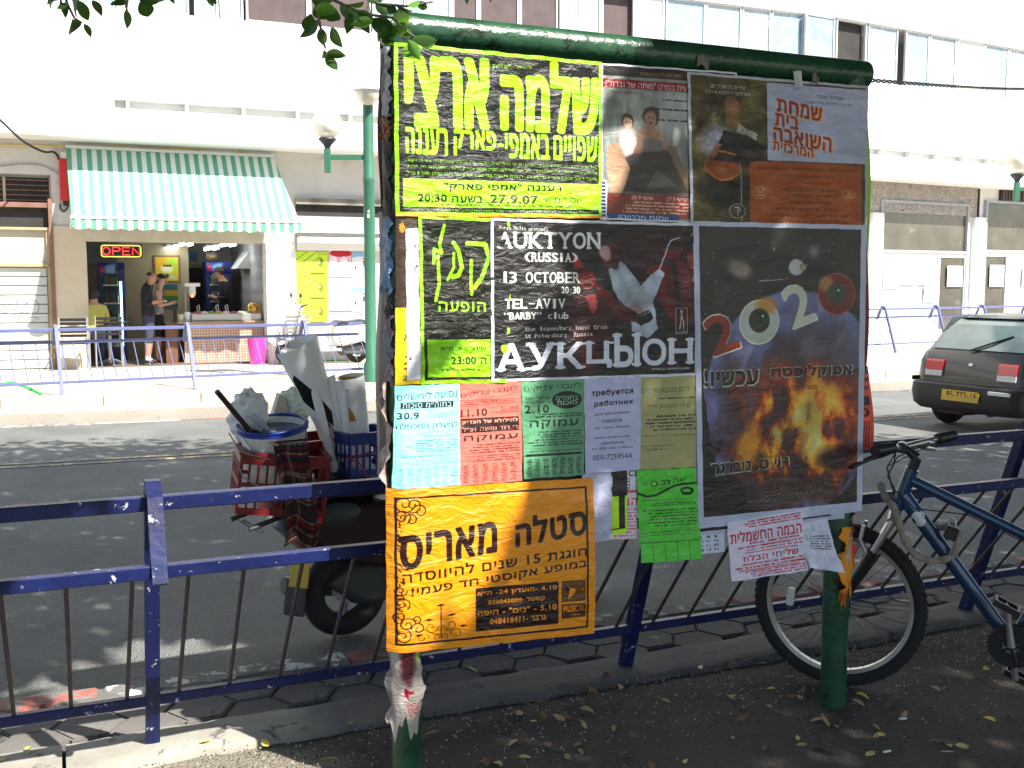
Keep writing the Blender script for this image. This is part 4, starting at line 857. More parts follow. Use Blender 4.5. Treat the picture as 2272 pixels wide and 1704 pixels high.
def glassmat(name, tint, streak, seed=0):
    m = mat(name, tint, rough=.12, var=.25, vs=2.2, spec=1.0); nt = m.node_tree; L = nt.links; b = nt.nodes['Principled BSDF']; src = b.inputs['Base Color'].links[0].from_socket
    tc = _n(nt, 'ShaderNodeTexCoord'); mp = _n(nt, 'ShaderNodeMapping'); mp.inputs['Scale'].default_value = (9, 3, 2.6); mp.inputs['Location'].default_value = (seed, 0, seed * 2.3); L.new(tc.outputs['Object'], mp.inputs[0])
    n = _n(nt, 'ShaderNodeTexNoise'); n.inputs['Scale'].default_value = 1.3; n.inputs['Detail'].default_value = 8; n.inputs['Roughness'].default_value = .72; n.inputs['Distortion'].default_value = .7; L.new(mp.outputs[0], n.inputs[0])
    r = _n(nt, 'ShaderNodeValToRGB'); r.color_ramp.elements[0].position = .56; r.color_ramp.elements[1].position = .66; L.new(n.outputs[0], r.inputs[0])
    mx = _n(nt, 'ShaderNodeMix', data_type='RGBA'); mx.inputs[7].default_value = (*streak, 1); L.new(r.outputs[0], mx.inputs[0]); L.new(src, mx.inputs[6]); L.new(mx.outputs[2], b.inputs['Base Color'])
    mr = _n(nt, 'ShaderNodeMapRange'); mr.inputs[3].default_value = .1; mr.inputs[4].default_value = .7; L.new(r.outputs[0], mr.inputs[0]); L.new(mr.outputs[0], b.inputs['Roughness']); return m
m_gl = [glassmat('dusty_glass_%s' % n, c, (.85, .89, .90), i * 3.7) for i, (n, c) in enumerate((('pale', (.36, .44, .46)), ('blue', (.31, .42, .48)), ('grey', (.38, .44, .44))))]
bld = thing('modernist_block', 'long white modernist apartment block with shops below and strip windows above, across the road', 'building', S1)
def both(fn):
    fn(S1, -14.0, CT, 0); fn(S2, 0.0, 26.0, 1)
S1i = S1.inverted()
def bpart(mb, name, m, Fm, label=None, smooth=False): return mb.part(name, m, bld, M=S1i @ Fm, label=label, smooth=smooth)
def upper(Fm, a, b, k):
    e = .045
    lo, hi = (a, b + (e if not k else 0)) if not k else (a - e, b)
    tS0 = wpt(254, 238, .75)[0]
    q = MB(); q.box(lo, hi, -.75, .3, ZB, 4.36, c=.0); q.box(lo, hi, -.55, .3, 4.36, 4.50); 
    if not k: q.box(lo, tS0, -.748, -.55, 4.36, 4.50)
    q.box(lo, hi, -.75, .3, 4.50, ZW); bpart(q, 'parapet_band', m_white, Fm)
    q = MB(); q.box(lo, hi, -.75, .3, ZT, 13.5); bpart(q, 'upper_wall', m_white, Fm)
    q = MB(); q.box(lo, hi, .35, .5, ZW - .2, ZT + .1); bpart(q, 'loggia_wall', m_plast, Fm)
    q = MB(); x = (tS0 + .18) if not k else .4
    while x < hi - .1: q.box(x, x + .045, -.742, -.56, 4.36, 4.50); x += .92
    bpart(q, 'slot_divider', m_white, Fm)
both(upper)
def strip(Fm, edges, seed):
    """edges: list of (px0, px1, kind) along the strip window"""
    for i, (a, b, kd) in enumerate(edges):
        pa = wpt(a, 190 if a > 1000 else 60, .66, Fm)[0] if isinstance(a, (int, float)) else a[0]; pb = wpt(b, 190 if b > 1000 else 60, .66, Fm)[0]
        f = MB(); w = .035
        for x0, x1, z0, z1 in ((pa, pb, ZW, ZW + w), (pa, pb, ZT - w, ZT), (pa, pa + w, ZW + w, ZT - w), (pb - w, pb, ZW + w, ZT - w)): f.box(x0 + .001, x1 - .001, -.70, -.64, z0, z1)
        if kd == 's': f.box((pa + pb) / 2 - .02, (pa + pb) / 2 + .02, -.69, -.65, ZW + w, ZT - w)
        fo = bpart(f, 'window', m_alu, Fm)
        p = MB(); p.box(pa + w, pb - w, -.675 + (.1 if kd in 'dn' else 0), -.668 + (.1 if kd in 'dn' else 0), ZW + w, ZT - w)
        mm = {'g': m_gl[(i + seed) % 3], 's': m_gl[(i + seed + 1) % 3], 'b': m_brown, 'w': m_white, 'd': m_dark, 'n': m_brown}[kd]
        p.part('pane', mm, fo)
strip(S1, [(-110, -40, 'g'), (-40, 43, 'g'), (47, 134, 'd'), (140, 200, 'g'), (200, 257, 'g'), (260, 335, 'g'), (337, 420, 'g'), (432, 485, 'g'), (488, 540, 'g'), (546, 684, 'b'), (686, 822, 'b'), (826, 900, 'g'), (902, 1000, 'g'), (1003, 1060, 'b'),
           (1062, 1150, 'b'), (1152, 1235, 'b'), (1240, 1330, 's'), (1332, 1405, 'n'), (1407, 1470, 'w'), (1474, 1560, 'g'), (1562, 1640, 'g'), (1642, 1705, 'g'), (1707, 1778, 'g')], 0)
strip(S2, [(1782, 1846, 'g'), (1850, 1917, 'd'), (1921, 1986, 'g'), (2004, 2056, 'g'), (2058, 2116, 'g'), (2118, 2178, 'w'), (2180, 2232, 'g'), (2234, 2290, 'g'), (2292, 2360, 'g'), (2362, 2440, 'g')], 1)
# --- ground floor, left part
tA, tB = wpt(125, 700)[0], wpt(195, 700)[0]; tC, tD = wpt(592, 640)[0], wpt(655, 640)[0]
ZL = 2.27                                 # shop lintel underside
w = MB(); w.box(-14, tA, .14, .4, .1, ZB); w.box(tA, tB, 0, 4.2, .1, ZB); w.box(tB, tC, 0, .3, ZL + .02, ZB - .002); w.box(tC, tD, .0, 4.2, .1, ZB - .001); w.box(tD, CT, 0, .3, .1, ZB)
bpart(w, 'wall', m_plast, S1)
w = MB(); w.box(0, 26, 0, .3, .1, ZB); bpart(w, 'wall', mat('plaster_white', (.74, .74, .73), rough=.95, var=.05, vs=1.5, wear=((.6, .6, .6), 2, .66)), S2)
w = MB(); w.box(-14, tA, .0, .14, wpt(60, 386)[1], ZB - .002); bpart(w, 'wall', m_plast, S1)
zc = wpt(160, 502)[1]
w = MB(); w.box(tA + .004, tB + .012, -.03, .5, .1, zc); bpart(w, 'column', m_beige, S1)
w = MB(); w.box(tC - .01, tD + .01, -.05, .3, .1, wpt(620, 500)[1]); bpart(w, 'column', m_white, S1)
# base course and red-brown edge
m_rust = mat('rust_edge', (.22, .12, .09), rough=.9, var=.3)
w = MB(); w.box(tA - .06, tA + .003, -.05, .13, .12, wpt(120, 440)[1]); bpart(w, 'pipe', m_rust, S1)
# --- closed shop at far left
t0, t1, z0, z1 = wr(-220, 592, 108, 828)
m_shut = mat('shutter_grey', (.52, .56, .54), rough=.7, var=.06, vs=2, wear=((.36, .38, .38), 3, .68), bump=.1)
sh = thing('roller_shutter', 'closed grey roller shutter with a scribble of graffiti, left of the snack shop', 'shutter', S1)
n = 11; zz = [.13 + (z1 - .13) * i / n for i in range(n + 1)]
for i in range(n):
    b = MB(); b.box(t0, t1, .09, .125, zz[i] + .008, zz[i + 1] - .008, c=.006); b.part('slat', m_shut, sh)
m_graf = mat('graffiti_grey', (.33, .34, .35), rough=.8)
b = MB(); gx, gz = wpt(40, 672)
for k, (dx, dz, r) in enumerate(((-.28, .02, .1), (-.1, 0, .09), (.05, -.04, .09), (.2, -.06, .1))):
    b.tube([(gx + dx + r * math.cos(a) * 1.1, .086, gz + dz + r * math.sin(a) * 1.1 - .02 * a / 6) for a in np.linspace(0, 6.6, 16)], .006, n=4)
b.tube([(gx - .3, .086, gz - .12), (gx, .086, gz - .22), (gx + .3, .086, gz - .25), (gx + .1, .086, gz - .4)], .006, n=4); b.part('graffiti', m_graf, sh)
m_fr = mat('frame_mustard', (.42, .35, .2), rough=.7, var=.15)
tr = thing('transom_window', 'dark barred transom above a beige panel, over the closed grey shutter', 'window', S1)
a0, a1, b0, b1 = wr(-220, 389, 113, 446); q = MB(); q.box(a0, a1, .10, .12, b0, b1); q.part('pane', m_dark, tr)
for i in range(5): q = MB(); zz_ = b0 + (b1 - b0) * (i + .5) / 5; q.box(a0, a1, .07, .085, zz_ - .008, zz_ + .008); q.part('bar', m_rust, tr)
for px in (-70, 9, 112): q = MB(); x = wpt(px, 420)[0]; q.box(x - .02, x + .02, .06, .1, b0, b1); q.part('upright', m_fr, tr)
a0, a1, b0, b1 = wr(-220, 455, 112, 502); q = MB(); q.box(a0, a1, .10, .13, b0, b1); q.part('pane', m_dark, tr)
a0, a1, b0, b1 = wr(-220, 446, 116, 457); q = MB(); q.box(a0, a1, -.02, .11, b0, b1); q.part('ledge', m_rust, tr)
a0, a1, b0, b1 = wr(-220, 502, 116, 508); q = MB(); q.box(a0, a1, .0, .11, b0, b1); q.part('ledge', m_fr, tr)
a0, a1, b0, b1 = wr(-220, 508, 108, 583); q = MB(); q.box(a0, a1, .09, .13, b0, b1); q.part('panel', mat('panel_buff', (.5, .47, .38), rough=.5, var=.12, wear=((.8, .8, .75), 9, .72)), tr)
a0, a1, b0, b1 = wr(-220, 583, 116, 591); q = MB(); q.box(a0, a1, .02, .11, b0, b1); q.part('ledge', m_fr, tr)
a0, a1, b0, b1 = wr(108, 508, 117, 828); q = MB(); q.box(a0, a1, .02, .12, .12, b1); q.part('jamb', m_fr, tr)
# --- red box, cables and pipe on the wall
m_red = mat('red_box_paint', (.55, .03, .03), rough=.5, var=.1)
a0, a1, b0, b1 = wr(132, 353, 154, 446); bx = thing('utility_box', 'tall narrow red box on the wall left of the striped awning', 'box', S1)
q = MB(); q.box(a0, a1, -.12, -.002, b0, b1, c=.01); q.part('case', m_red, bx); q = MB(); q.box(a0 + .03, a1 - .03, -.1, -.01, b1 + .001, b1 + .1); q.part('cap', m_alu, bx); q = MB(); q.box(a0 + .04, a1 - .02, -.09, -.01, b0 - .08, b0 - .001); q.part('plug', m_dark, bx)
m_cable = mat('cable_black', (.02, .02, .02), rough=.6); m_cabg = mat('cable_grey', (.3, .29, .26), rough=.7); m_ycab = mat('pipe_yellow', (.62, .47, .18), rough=.6)
def wire(label, pts, r, m, out=.02, Fm=None, cat='cable', close=False):
    Fm = Fm or S1; P = [Fm @ Vector((wpt(x, y, o, Fm)[0], -o, wpt(x, y, o, Fm)[1])) for x, y, o in [(p if len(p) == 3 else (*p, out)) for p in pts]]
    # Catmull-Rom
    Q = []; 
    for i in range(len(P) - 1):
        a, b, c, d = P[max(i - 1, 0)], P[i], P[i + 1], P[min(i + 2, len(P) - 1)]
        for k in range(5):
            t = k / 5; Q.append(.5 * ((2 * b) + (c - a) * t + (2 * a - 5 * b + 4 * c - d) * t * t + (3 * b - a - 3 * c + d) * t ** 3))
    Q.append(P[-1]); o = Q[0].copy(); b = MB(); b.tube([q - o for q in Q], r, n=6); return b.solo('cable', m, label, cat, M=T(o))
wire('black cable sagging down from the upper left to the red box', [(-60, 215, 2.2), (0, 266, 1.5), (50, 312, .8), (95, 336, .3), (118, 337, .05), (128, 346, .05), (130, 354, .06)], .018, m_cable)
wire('thin grey cable looping across the plaster left of the red box', [(-60, 372), (0, 368), (40, 364), (85, 365), (115, 376), (134, 388)], .010, m_cabg)
wire('yellow pipe running along the wall under the white band above the awning', [(-80, 320), (0, 322), (100, 324), (195, 325), (330, 328), (420, 329), (500, 326), (525, 330), (535, 339), (545, 338)], .018, m_ycab, cat='pipe')
wire('dark looped cable below the red box', [(134, 452), (134, 462), (140, 469), (148, 464), (152, 450)], .012, m_cable)
# --- awning
m_awn = stripe_mat('awning_stripes', (.12, .36, .24), (.74, .75, .72), 1 / .155, axis=0)
aw = thing('striped_awning', 'green and white striped awning over the open snack shop', 'awning', S1)
AO = 1.15; (ta, za), (tb, _) = wpt(146, 333), wpt(606, 339); (tc, zc2), (td, zd) = wpt(159, 484, AO), wpt(666, 489, AO); zf = (zc2 + zd) / 2 - .01; za = 3.79
def awn(u, v):                           # v: 0 top, 1 front
    x = (ta * (1 - v) + tc * v) * (1 - u) + (tb * (1 - v) + td * v) * u
    return (x, -.03 - AO * v + .0 * v, za + (zf - za) * v - .05 * math.sin(math.pi * v) - .006 * math.sin(u * 60) * v)
q = MB(); q.grid(awn, 60, 10, uv=False); q.grid(lambda u, v: Vector(awn(u, v)) + Vector((0, .004, -.006)), 60, 10, uv=False); q.part('cloth', m_awn, aw)
def val(u, v):
    x = tc + (td - tc) * u; sc = .035 * abs(math.sin(u * math.pi * 15)) ** .7
    return (x, -.03 - AO - .012 * math.sin(u * 45) * v, zf - (.15 + sc) * v)
q = MB(); q.grid(val, 150, 3, uv=False); q.grid(lambda u, v: Vector(val(u, v)) + Vector((0, .006, 0)), 150, 3, uv=False); q.part('valance', m_awn, aw)
q = MB(); q.cyl((tc - .02, -.03 - AO, zf + .0), (td + .02, -.03 - AO, zf + .0), .022, n=10); q.part('front_bar', m_alu, aw)
q = MB(); q.cyl((ta, -.06, za), (tb, -.06, za), .03, n=10); q.part('roller', m_alu, aw)
for x, y in ((tc + .05, ta + .02), (td - .05, tb - .02)): q = MB(); q.tube([(x, -.03 - AO + .02, zf - .02), ((x + y) / 2, -.5, zf + .12), (y, -.02, zf - .12)], .015, n=8); q.part('arm', m_alu, aw)
# --- lintel / shutter box of the snack shop
m_lint = mat('lintel_plaster', (.58, .53, .44), rough=.9, var=.12, wear=((.32, .25, .2), 5, .66), bump=.3)
q = MB(); q.box(tB - .0, tC + .0, -.045, .25, ZL - .02, ZL + .22, c=.01); q.box(tB, tC, -.02, .2, ZL + .221, ZL + .4); bpart(q, 'lintel', m_lint, S1)
for i in range(6): q = MB(); z = ZL + .235 + .028 * i; q.box(tB + .01, tC - .01, -.036, -.021, z, z + .02); bpart(q, 'shutter_slat', m_lint, S1)
# --- right of the shop: gutters, boards and wall bills
m_gut = mat('gutter_grey', (.36, .39, .42), rough=.7, var=.15, wear=((.6, .6, .6), 6, .66))
m_sign = mat('panel_white', (.80, .80, .80), rough=.7, var=.04)
m_moss = mat('moulding_dirty', (.24, .22, .18), rough=.95, var=.4, wear=((.55, .53, .48), 9, .62), bump=.6, bs=25)
tE = 16.0
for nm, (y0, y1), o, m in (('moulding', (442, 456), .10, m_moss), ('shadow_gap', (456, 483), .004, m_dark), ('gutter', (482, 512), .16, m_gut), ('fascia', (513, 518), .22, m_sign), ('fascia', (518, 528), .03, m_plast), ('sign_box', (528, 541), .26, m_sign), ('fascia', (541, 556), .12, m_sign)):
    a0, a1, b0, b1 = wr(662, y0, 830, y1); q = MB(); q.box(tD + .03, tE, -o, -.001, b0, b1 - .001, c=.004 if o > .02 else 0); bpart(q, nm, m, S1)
for k, tt in enumerate((7.6, 9.8, 12.0, 14.2)):
    q = MB(); q.box(tt, tt + 1.7, -.05, -.0, .13, 1.9); bpart(q, 'shutter', m_shut, S1)
# --- bills on the wall
def wallbill(label, im, x0, y0, x1, y1, seed, out=.012, Fm=None, group=None, alb=.8):
    a0, a1, b0, b1 = wr(x0, y0, x1, y1, 0, Fm); Fm = Fm or S1; cx, cz = (a0 + a1) / 2, (b0 + b1) / 2
    m = MB(); m.grid(lambda u, v: (a0 - cx + (a1 - a0) * u, -.004 * math.sin(u * 9 + seed) * math.sin(v * 7), b0 - cz + (b1 - b0) * v), 8, 8)
    return m.solo('poster', print_mat('wall_print_%d' % seed, im, rough=.6, bump=.15, alb=alb), label, 'poster', group, M=Fm @ T((cx, -out, cz)), smooth=True)
def limebill(seed):
    im = Im(220, 180, (.82, .96, .22)); dk = (.36, .42, .05)
    for k in range(5): im.line([(0, .35 + .28 * k), (.75, -.35 + .28 * k)], .02, dk); im.line([(.02, .30 + .28 * k), (.7, -.33 + .28 * k)], .012, (.93, 1, .7))
    im.blob(.78, .45, .09, .22, dk, .8, seed=seed).ell(.74, .4, .04, .06, (.9, 1, .6), .3).rect(.03, .83, .97, .93, (.8, .93, .3)).frame(.03, .83, .97, .93, .006, dk).rect(.45, .85, .9, .91, dk); im.frame(.7, .02, .96, .12, .01, dk); return im.image('limewall%d' % seed)
for k, (y0, y1) in enumerate(((558, 614), (615, 668), (669, 722))):
    wallbill('lime green concert bill on the shop wall, %s of three stacked beside the white column' % ('topmost', 'middle', 'lowest')[k], limebill(k + 1), 655, y0, 727, y1, 101 + k)
def pinkbill(k):
    im = Im(150, 200, (.95, .86, .90)); im.rect(0, 0, 1, .72, (.95, .78, .84)).ell(.55, .1, .5, .13, (.75, .1, .15) if k == 0 else (.95, .8, .86), .1)
    for cx in (.22, .68): im.ell(cx, .42, .16, .22, (.98, .93, .94), .2).ell(cx + .2, .5, .06, .25, (.92, .65, .72), .4)
    im.text('27.09', .4, .76, .95, .86, (.7, .05, .3), .03) if k == 0 else None; im.rect(0, .93, 1, .97, (.8, .1, .35)); return im.image('pinkwall%d' % k)
def bluebill(k):
    im = Im(140, 200, (.95, .95, .97)); im.rect(0, 0, 1, .18, (.55, .75, .9)).blob(.5, .2, .5, .06, (.95, .95, .97), 1, seed=k).poly([(.55, .3), (.75, .28), (.7, .45), (.6, .5)], (.4, .3, .4)).line([(.65, .45), (.6, .6), (.72, .66)], .05, (.45, .5, .6)).ell(.65, .22, .05, .04, (.5, .4, .4), .2).poly([(.1, .55), (.2, .42), (.25, .6)], (.3, .3, .3))
    im.greek(.1, .7, .95, .97, (.3, .3, .32), 3); return im.image('bluewall%d' % k)
wallbill('pink bill with a crimson oval and the date 27.09 on the shop wall', pinkbill(0), 729, 556, 779, 618, 104); wallbill('faded pink bill lower on the shop wall above the white scooter', pinkbill(1), 729, 636, 779, 694, 105)
wallbill('pink bill half hidden behind the white scooter', pinkbill(2), 729, 712, 779, 770, 106)
wallbill('white and blue bill with a dancing figure, beside the green lamp post, upper', bluebill(1), 781, 560, 822, 624, 107); wallbill('white and blue bill with a dancing figure, beside the green lamp post, lower', bluebill(2), 781, 638, 822, 704, 108)
# --- right part: shop windows (S2)
m_peb = mat('pebbledash', (.36, .33, .30), rough=1, var=.25, vs=6, wear=((.09, .085, .08), 26, .56), wear2=((.6, .57, .53), 33, .6), bump=.9, bs=60)
m_dgl = mat('shop_glass_dark', (.09, .085, .07), rough=.08, var=.4, vs=1.2, spec=1.0, wear=((.16, .15, .12), 1.7, .62))
zt2 = wr(1930, 391, 2165, 405, 0, S2)[3]
a0, a1, b0, b1 = wr(1925, 398, 2166, 466, 0, S2); q = MB(); q.box(a0 - 1.5, a1, -.05, -.001, b0 - .1, ZB - .003); bpart(q, 'pebbledash_panel', m_peb, S2)
def vitrine(x0, x1, cols, seed, label):
    v = thing('shop_window', label, 'shop window', S2)
    a0, a1, b0, b1 = wr(x0, 454, x1, 556, 0, S2); q = MB(); q.box(a0, a1, -.02, -.004, b0, b1); q.part('pane', m_dgl, v)
    f = MB(); w = .06
    for X0, X1, Z0, Z1 in ((a0 - w, a1 + w, b1, b1 + w), (a0 - w, a1 + w, b0 - w, b0), (a0 - w, a0, .35, b1), (a1, a1 + w, .35, b1)): f.box(X0, X1, -.09, -.001, Z0, Z1)
    f.part('frame', m_gut, v)
    f = MB(); f.box(a0, a1, -.16, -.001, .12, .42, c=.01); f.part('stall_riser', m_sign, v)
    n = len(cols); x = a0
    for i, (wd, kind) in enumerate(cols):
        X1 = x + (a1 - a0) * wd; q = MB(); q.box(x + .03, X1 - .03, -.03, -.006, .42, b0 - w - .1); q.part('pane', m_dgl if kind else mat('whitewashed_glass', (.70, .73, .74), rough=.4, var=.1, vs=2), v)
        f = MB(); f.box(X1 - .03, X1 + .03, -.07, -.002, .42, b0 - w); f.part('mullion', m_alu, v); f = MB(); f.box(x + .03, X1 - .03, -.05, -.002, b0 - w - .1, b0 - w - .001); f.part('rail', m_sign, v)
        x = X1
    return a0, a1, b0
VA = vitrine(1952, 2140, ((.68, 0), (.32, 1)), 0, 'first shop window right of the poster board, dark above and pasted with white sheets below')
VB = vitrine(2184, 2330, ((.32, 1), (.68, 0)), 1, 'second shop window at the right edge, beyond the dark hatchback')
q = MB(); x = wpt(2166, 460, 0, S2)[0]; q.cyl((x, -.06, .3), (x, -.06, ZB - .02), .03, n=8); bpart(q, 'drain_pipe', m_dark, S2)
for px in (1937, 2163): q = MB(); a0, a1, _, _ = wr(px - 11, 470, px + 13, 700, 0, S2); q.box(a0, a1, -.11, -.002, .12, b0 - .12); bpart(q, 'column', m_white, S2)
a0, a1, b0, b1 = wr(2216, 417, 2300, 450, 0, S2); gr = thing('air_vent', 'dark louvred vent under the white band at the right edge', 'vent', S2)
q = MB(); q.box(a0, a1, -.08, -.002, b0, b1); q.part('case', m_dark, gr)
for k in range(14): q = MB(); x = a0 + (a1 - a0) * (k + .5) / 14; q.box(x - .03, x + .01, -.12, -.081, b0 + .02, b1 - .02, M=None); q.part('slat', m_brown, gr)
def sheetbill(k):
    im = Im(120, 160, (.93, .94, .97)); im.poly([(.0, .3), (.6, .1), (1, .25), (1, .5), (0, .6)], (.75, .85, .95)).line([(.3, .6), (.7, .5)], .03, (.8, .45, .5)); im.greek(.3, .6, .8, .7, (.65, .35, .4), 1); im.greek(.1, .8, .9, .95, (.6, .6, .65), 2); return im.image('sheet%d' % k)
sb = sheetbill(0)
for k, (x0, y0, x1, y1) in enumerate(((1955, 585, 1990, 640), (1990, 586, 2030, 632), (2032, 588, 2074, 632), (2044, 634, 2074, 670), (2096, 590, 2130, 636), (2190, 588, 2222, 636), (2262, 592, 2300, 640))):
    wallbill('white sheet with a blue swoosh, %s' % ('leftmost in the first shop window', 'second from left in the first shop window', 'left of the mullion, first shop window', 'torn and lowest in the first shop window', 'on the narrow pane, first shop window', 'on the narrow pane, second shop window', 'on the wide pane, second shop window')[k], sb, x0, y0, x1, y1, 140 + k, out=.075, Fm=S2)
# ------------------------------------------------------------------ the snack shop inside
ZF = .14
m_iwall = mat('shop_wall_grey', (.42, .42, .40), rough=.9, var=.05); m_ibeige = mat('shop_wall_beige', (.32, .27, .17), rough=.9, var=.08); m_ifloor = mat('shop_floor', (.16, .11, .08), rough=.6, var=.2)
m_black = mat('black_plastic', (.015, .015, .016), rough=.4, var=.2); m_steel = mat('steel_brushed', (.55, .56, .57), rough=.35, metal=.8, var=.08); m_wplas = mat('white_plastic', (.75, .75, .74), rough=.45, var=.04)
m_blu = mat('fridge_blue', (.012, .02, .13), rough=.35, var=.15)
D = 4.1
room = thing('shop_interior', None, None, S1); room['kind'] = 'structure'
q = MB(); q.box(tB, tD, .0, D, .1, ZF); q.part('floor', m_ifloor, room)
q = MB(); q.box(tB, tD, D, D + .1, 1.95, 3.0); q.part('back_wall', m_iwall, room)
q = MB(); q.box(tB, tD, D - .02, D + .1, ZF, 1.949); q.part('back_wall', m_ibeige, room)
q = MB(); q.box(tB, tB + .02, .02, D, ZF, 2.9); q.box(tC - .0, tC + .02, .301, D, ZF, 2.9); q.part('side_wall', m_iwall, room)
q = MB(); q.box(tB, tD, .3, D, 2.9, 3.0); q.part('ceiling', m_iwall, room)
def ipt(px, py, y): return wpt(px, py, -y)
# fluorescent tubes
m_tube = mat('tube_glow', (.9, .95, 1), emit=(.9, .97, 1), es=7)
for k, (px, py, y) in enumerate(((370, 552, 2.2), (387, 552, 2.2), (404, 543, 1.5), (422, 543, 1.5), (460, 553, 2.2), (478, 552, 2.2), (497, 544, 1.5), (516, 544, 1.5))):
    x, z = ipt(px, py, y); t = thing('tube_lamp', None, 'ceiling lamp', S1 @ T((x, y, z)), group='fluorescent tubes under the snack shop ceiling')
    t['label'] = 'short white fluorescent tube, %s of those glowing under the snack shop ceiling' % ('leftmost', 'second', 'third', 'fourth', 'fifth', 'sixth', 'seventh', 'rightmost')[k]
    b = MB(); b.cyl((-.0, -.35, 0), (0.0, .35, 0), .022, n=8); b.part('tube', m_tube, t); b = MB(); b.box(-.04, .04, -.4, .4, .03, .07); b.part('fitting', m_wplas, t); b = MB(); b.cyl((0, 0, .07), (0, 0, 2.9 - z), .006, n=5); b.part('hanger', m_steel, t)
# OPEN sign
x0, z1 = wpt(221, 541, .05); x1, z0 = wpt(316, 573, .05); sg = thing('neon_sign', 'OPEN sign with red letters in a yellow outline, hanging in the shop front', 'sign', S1)
m_nred = mat('neon_red', (.8, .05, .05), emit=(1, .05, .06), es=.8); m_nyel = mat('neon_yellow', (.75, .7, .1), emit=(.9, .85, .15), es=.45)
b = MB(); b.box(x0, x1, -.05, -.01, z0, z1, c=.006); b.part('board', m_black, sg)
w, h = x1 - x0, z1 - z0; mg = h * .1; b = MB(); r = h * .16
pts = []
for cx, cz, a in ((x1 - mg - r, z1 - mg - r, 0), (x0 + mg + r, z1 - mg - r, 90), (x0 + mg + r, z0 + mg + r, 180), (x1 - mg - r, z0 + mg + r, 270)):
    pts += [(cx + r * math.cos(R(a + q)), -.058, cz + r * math.sin(R(a + q))) for q in (0, 30, 60, 90)]
b.tube(pts, .011, n=6, closed=True); b.part('border_tube', m_nyel, sg)
lw = w * .17; lh = h * .52; zc_ = (z0 + z1) / 2
for i, ch in enumerate('OPEN'):
    cx = x0 + w * (.15 + .235 * i); L_ = {'O': [[(lw / 2 * math.cos(a), lh / 2 * math.sin(a)) for a in np.linspace(0, 6.283, 18)]], 'P': [[(-lw / 2, -lh / 2), (-lw / 2, lh / 2), (lw * .25, lh / 2), (lw / 2, lh * .35), (lw / 2, lh * .15), (lw * .25, 0), (-lw / 2, 0)]],
        'E': [[(lw / 2, lh / 2), (-lw / 2, lh / 2), (-lw / 2, -lh / 2), (lw / 2, -lh / 2)], [(-lw / 2, 0), (lw * .4, 0)]], 'N': [[(-lw / 2, -lh / 2), (-lw / 2, lh / 2), (lw / 2, -lh / 2), (lw / 2, lh / 2)]]}[ch]
    b = MB(); [b.tube([(cx + p[0], -.06, zc_ + p[1]) for p in l], .011, n=6) for l in L_]; b.part('letter_tube', m_nred, sg)
b = MB(); [b.cyl((x, -.03, z1), (x, -.03, ZL + .0), .004, n=5) for x in (x0 + .15, x1 - .15)]; b.part('hanger', m_steel, sg)
# fridges
def fridge(px0, px1, pyt, y, label, glow, hgt=1.95):
    x0, _ = ipt(px0, 600, y); x1, zt = ipt(px1, pyt, y); f = thing('drinks_fridge', label, 'fridge', S1)
    b = MB(); b.box(x0, x1, y + .03, y + .6, ZF, zt, c=.01); b.part('cabinet', m_blu, f)
    im = Im(200, 60, (.05, .15, .5)); im.blob(.5, .5, .3, .5, (.6, .8, .95), .8, seed=3).blob(.15, .5, .1, .4, (.8, .1, .15), .9, seed=4).blob(.75, .5, .12, .3, (.1, .05, .05), .8, seed=5)
    m = MB(); hz = .24; m.grid(lambda u, v: (x0 + (x1 - x0) * u, y + .02 - .03 * math.sin(math.pi * v), zt - hz + hz * v), 4, 4); m.part('lit_header', print_mat('fridge_header_%d' % px0, im.image('header%d' % px0)), f)
    zb = ZF + .25; b = MB(); b.box(x0 + .05, x1 - .05, y + .02, y + .029, zb, zt - hz - .05); b.part('door_glass', mat('fridge_glass', (.03, .045, .07), rough=.08, spec=1, var=.4, vs=4), f)
    for s_ in range(4): z = zb + .12 + s_ * .33; b = MB(); b.box(x0 + .07, x1 - .10, y + .005, y + .018, z, z + .025); b.part('shelf', m_wplas, f)
    for s_ in range(4):
        for j in range(5):
            z = zb + .147 + s_ * .33; xx = x0 + .12 + j * (x1 - x0 - .27) / 4; b = MB(); b.lathe([(.028, 0), (.03, .12), (.012, .17), (.012, .2), (.001, .2)], 8, M=T((xx, y - .012, z))); b.part('bottle', mat('bottle_%d' % (j % 3), ((.05, .12, .05), (.12, .05, .03), (.05, .06, .14))[j % 3], rough=.2), f)
    if glow: b = MB(); b.box(x1 - .09, x1 - .06, y - .0, y + .018, zb + .02, zt - hz - .1); b.part('light_strip', mat('strip_glow', (.5, .9, 1), emit=(.45, .95, 1), es=4), f)
    b = MB(); b.box(x1 - .035, x1 - .015, y - .02, y + .015, zb + .3, zb + .9); b.part('handle', m_black, f)
    return f
fridge(218, 276, 583, 1.4, 'tall blue drinks fridge with a glowing light strip, left inside the snack shop', True)
fridge(457, 512, 581, 2.6, 'tall blue drinks fridge behind the snack shop counter', False)
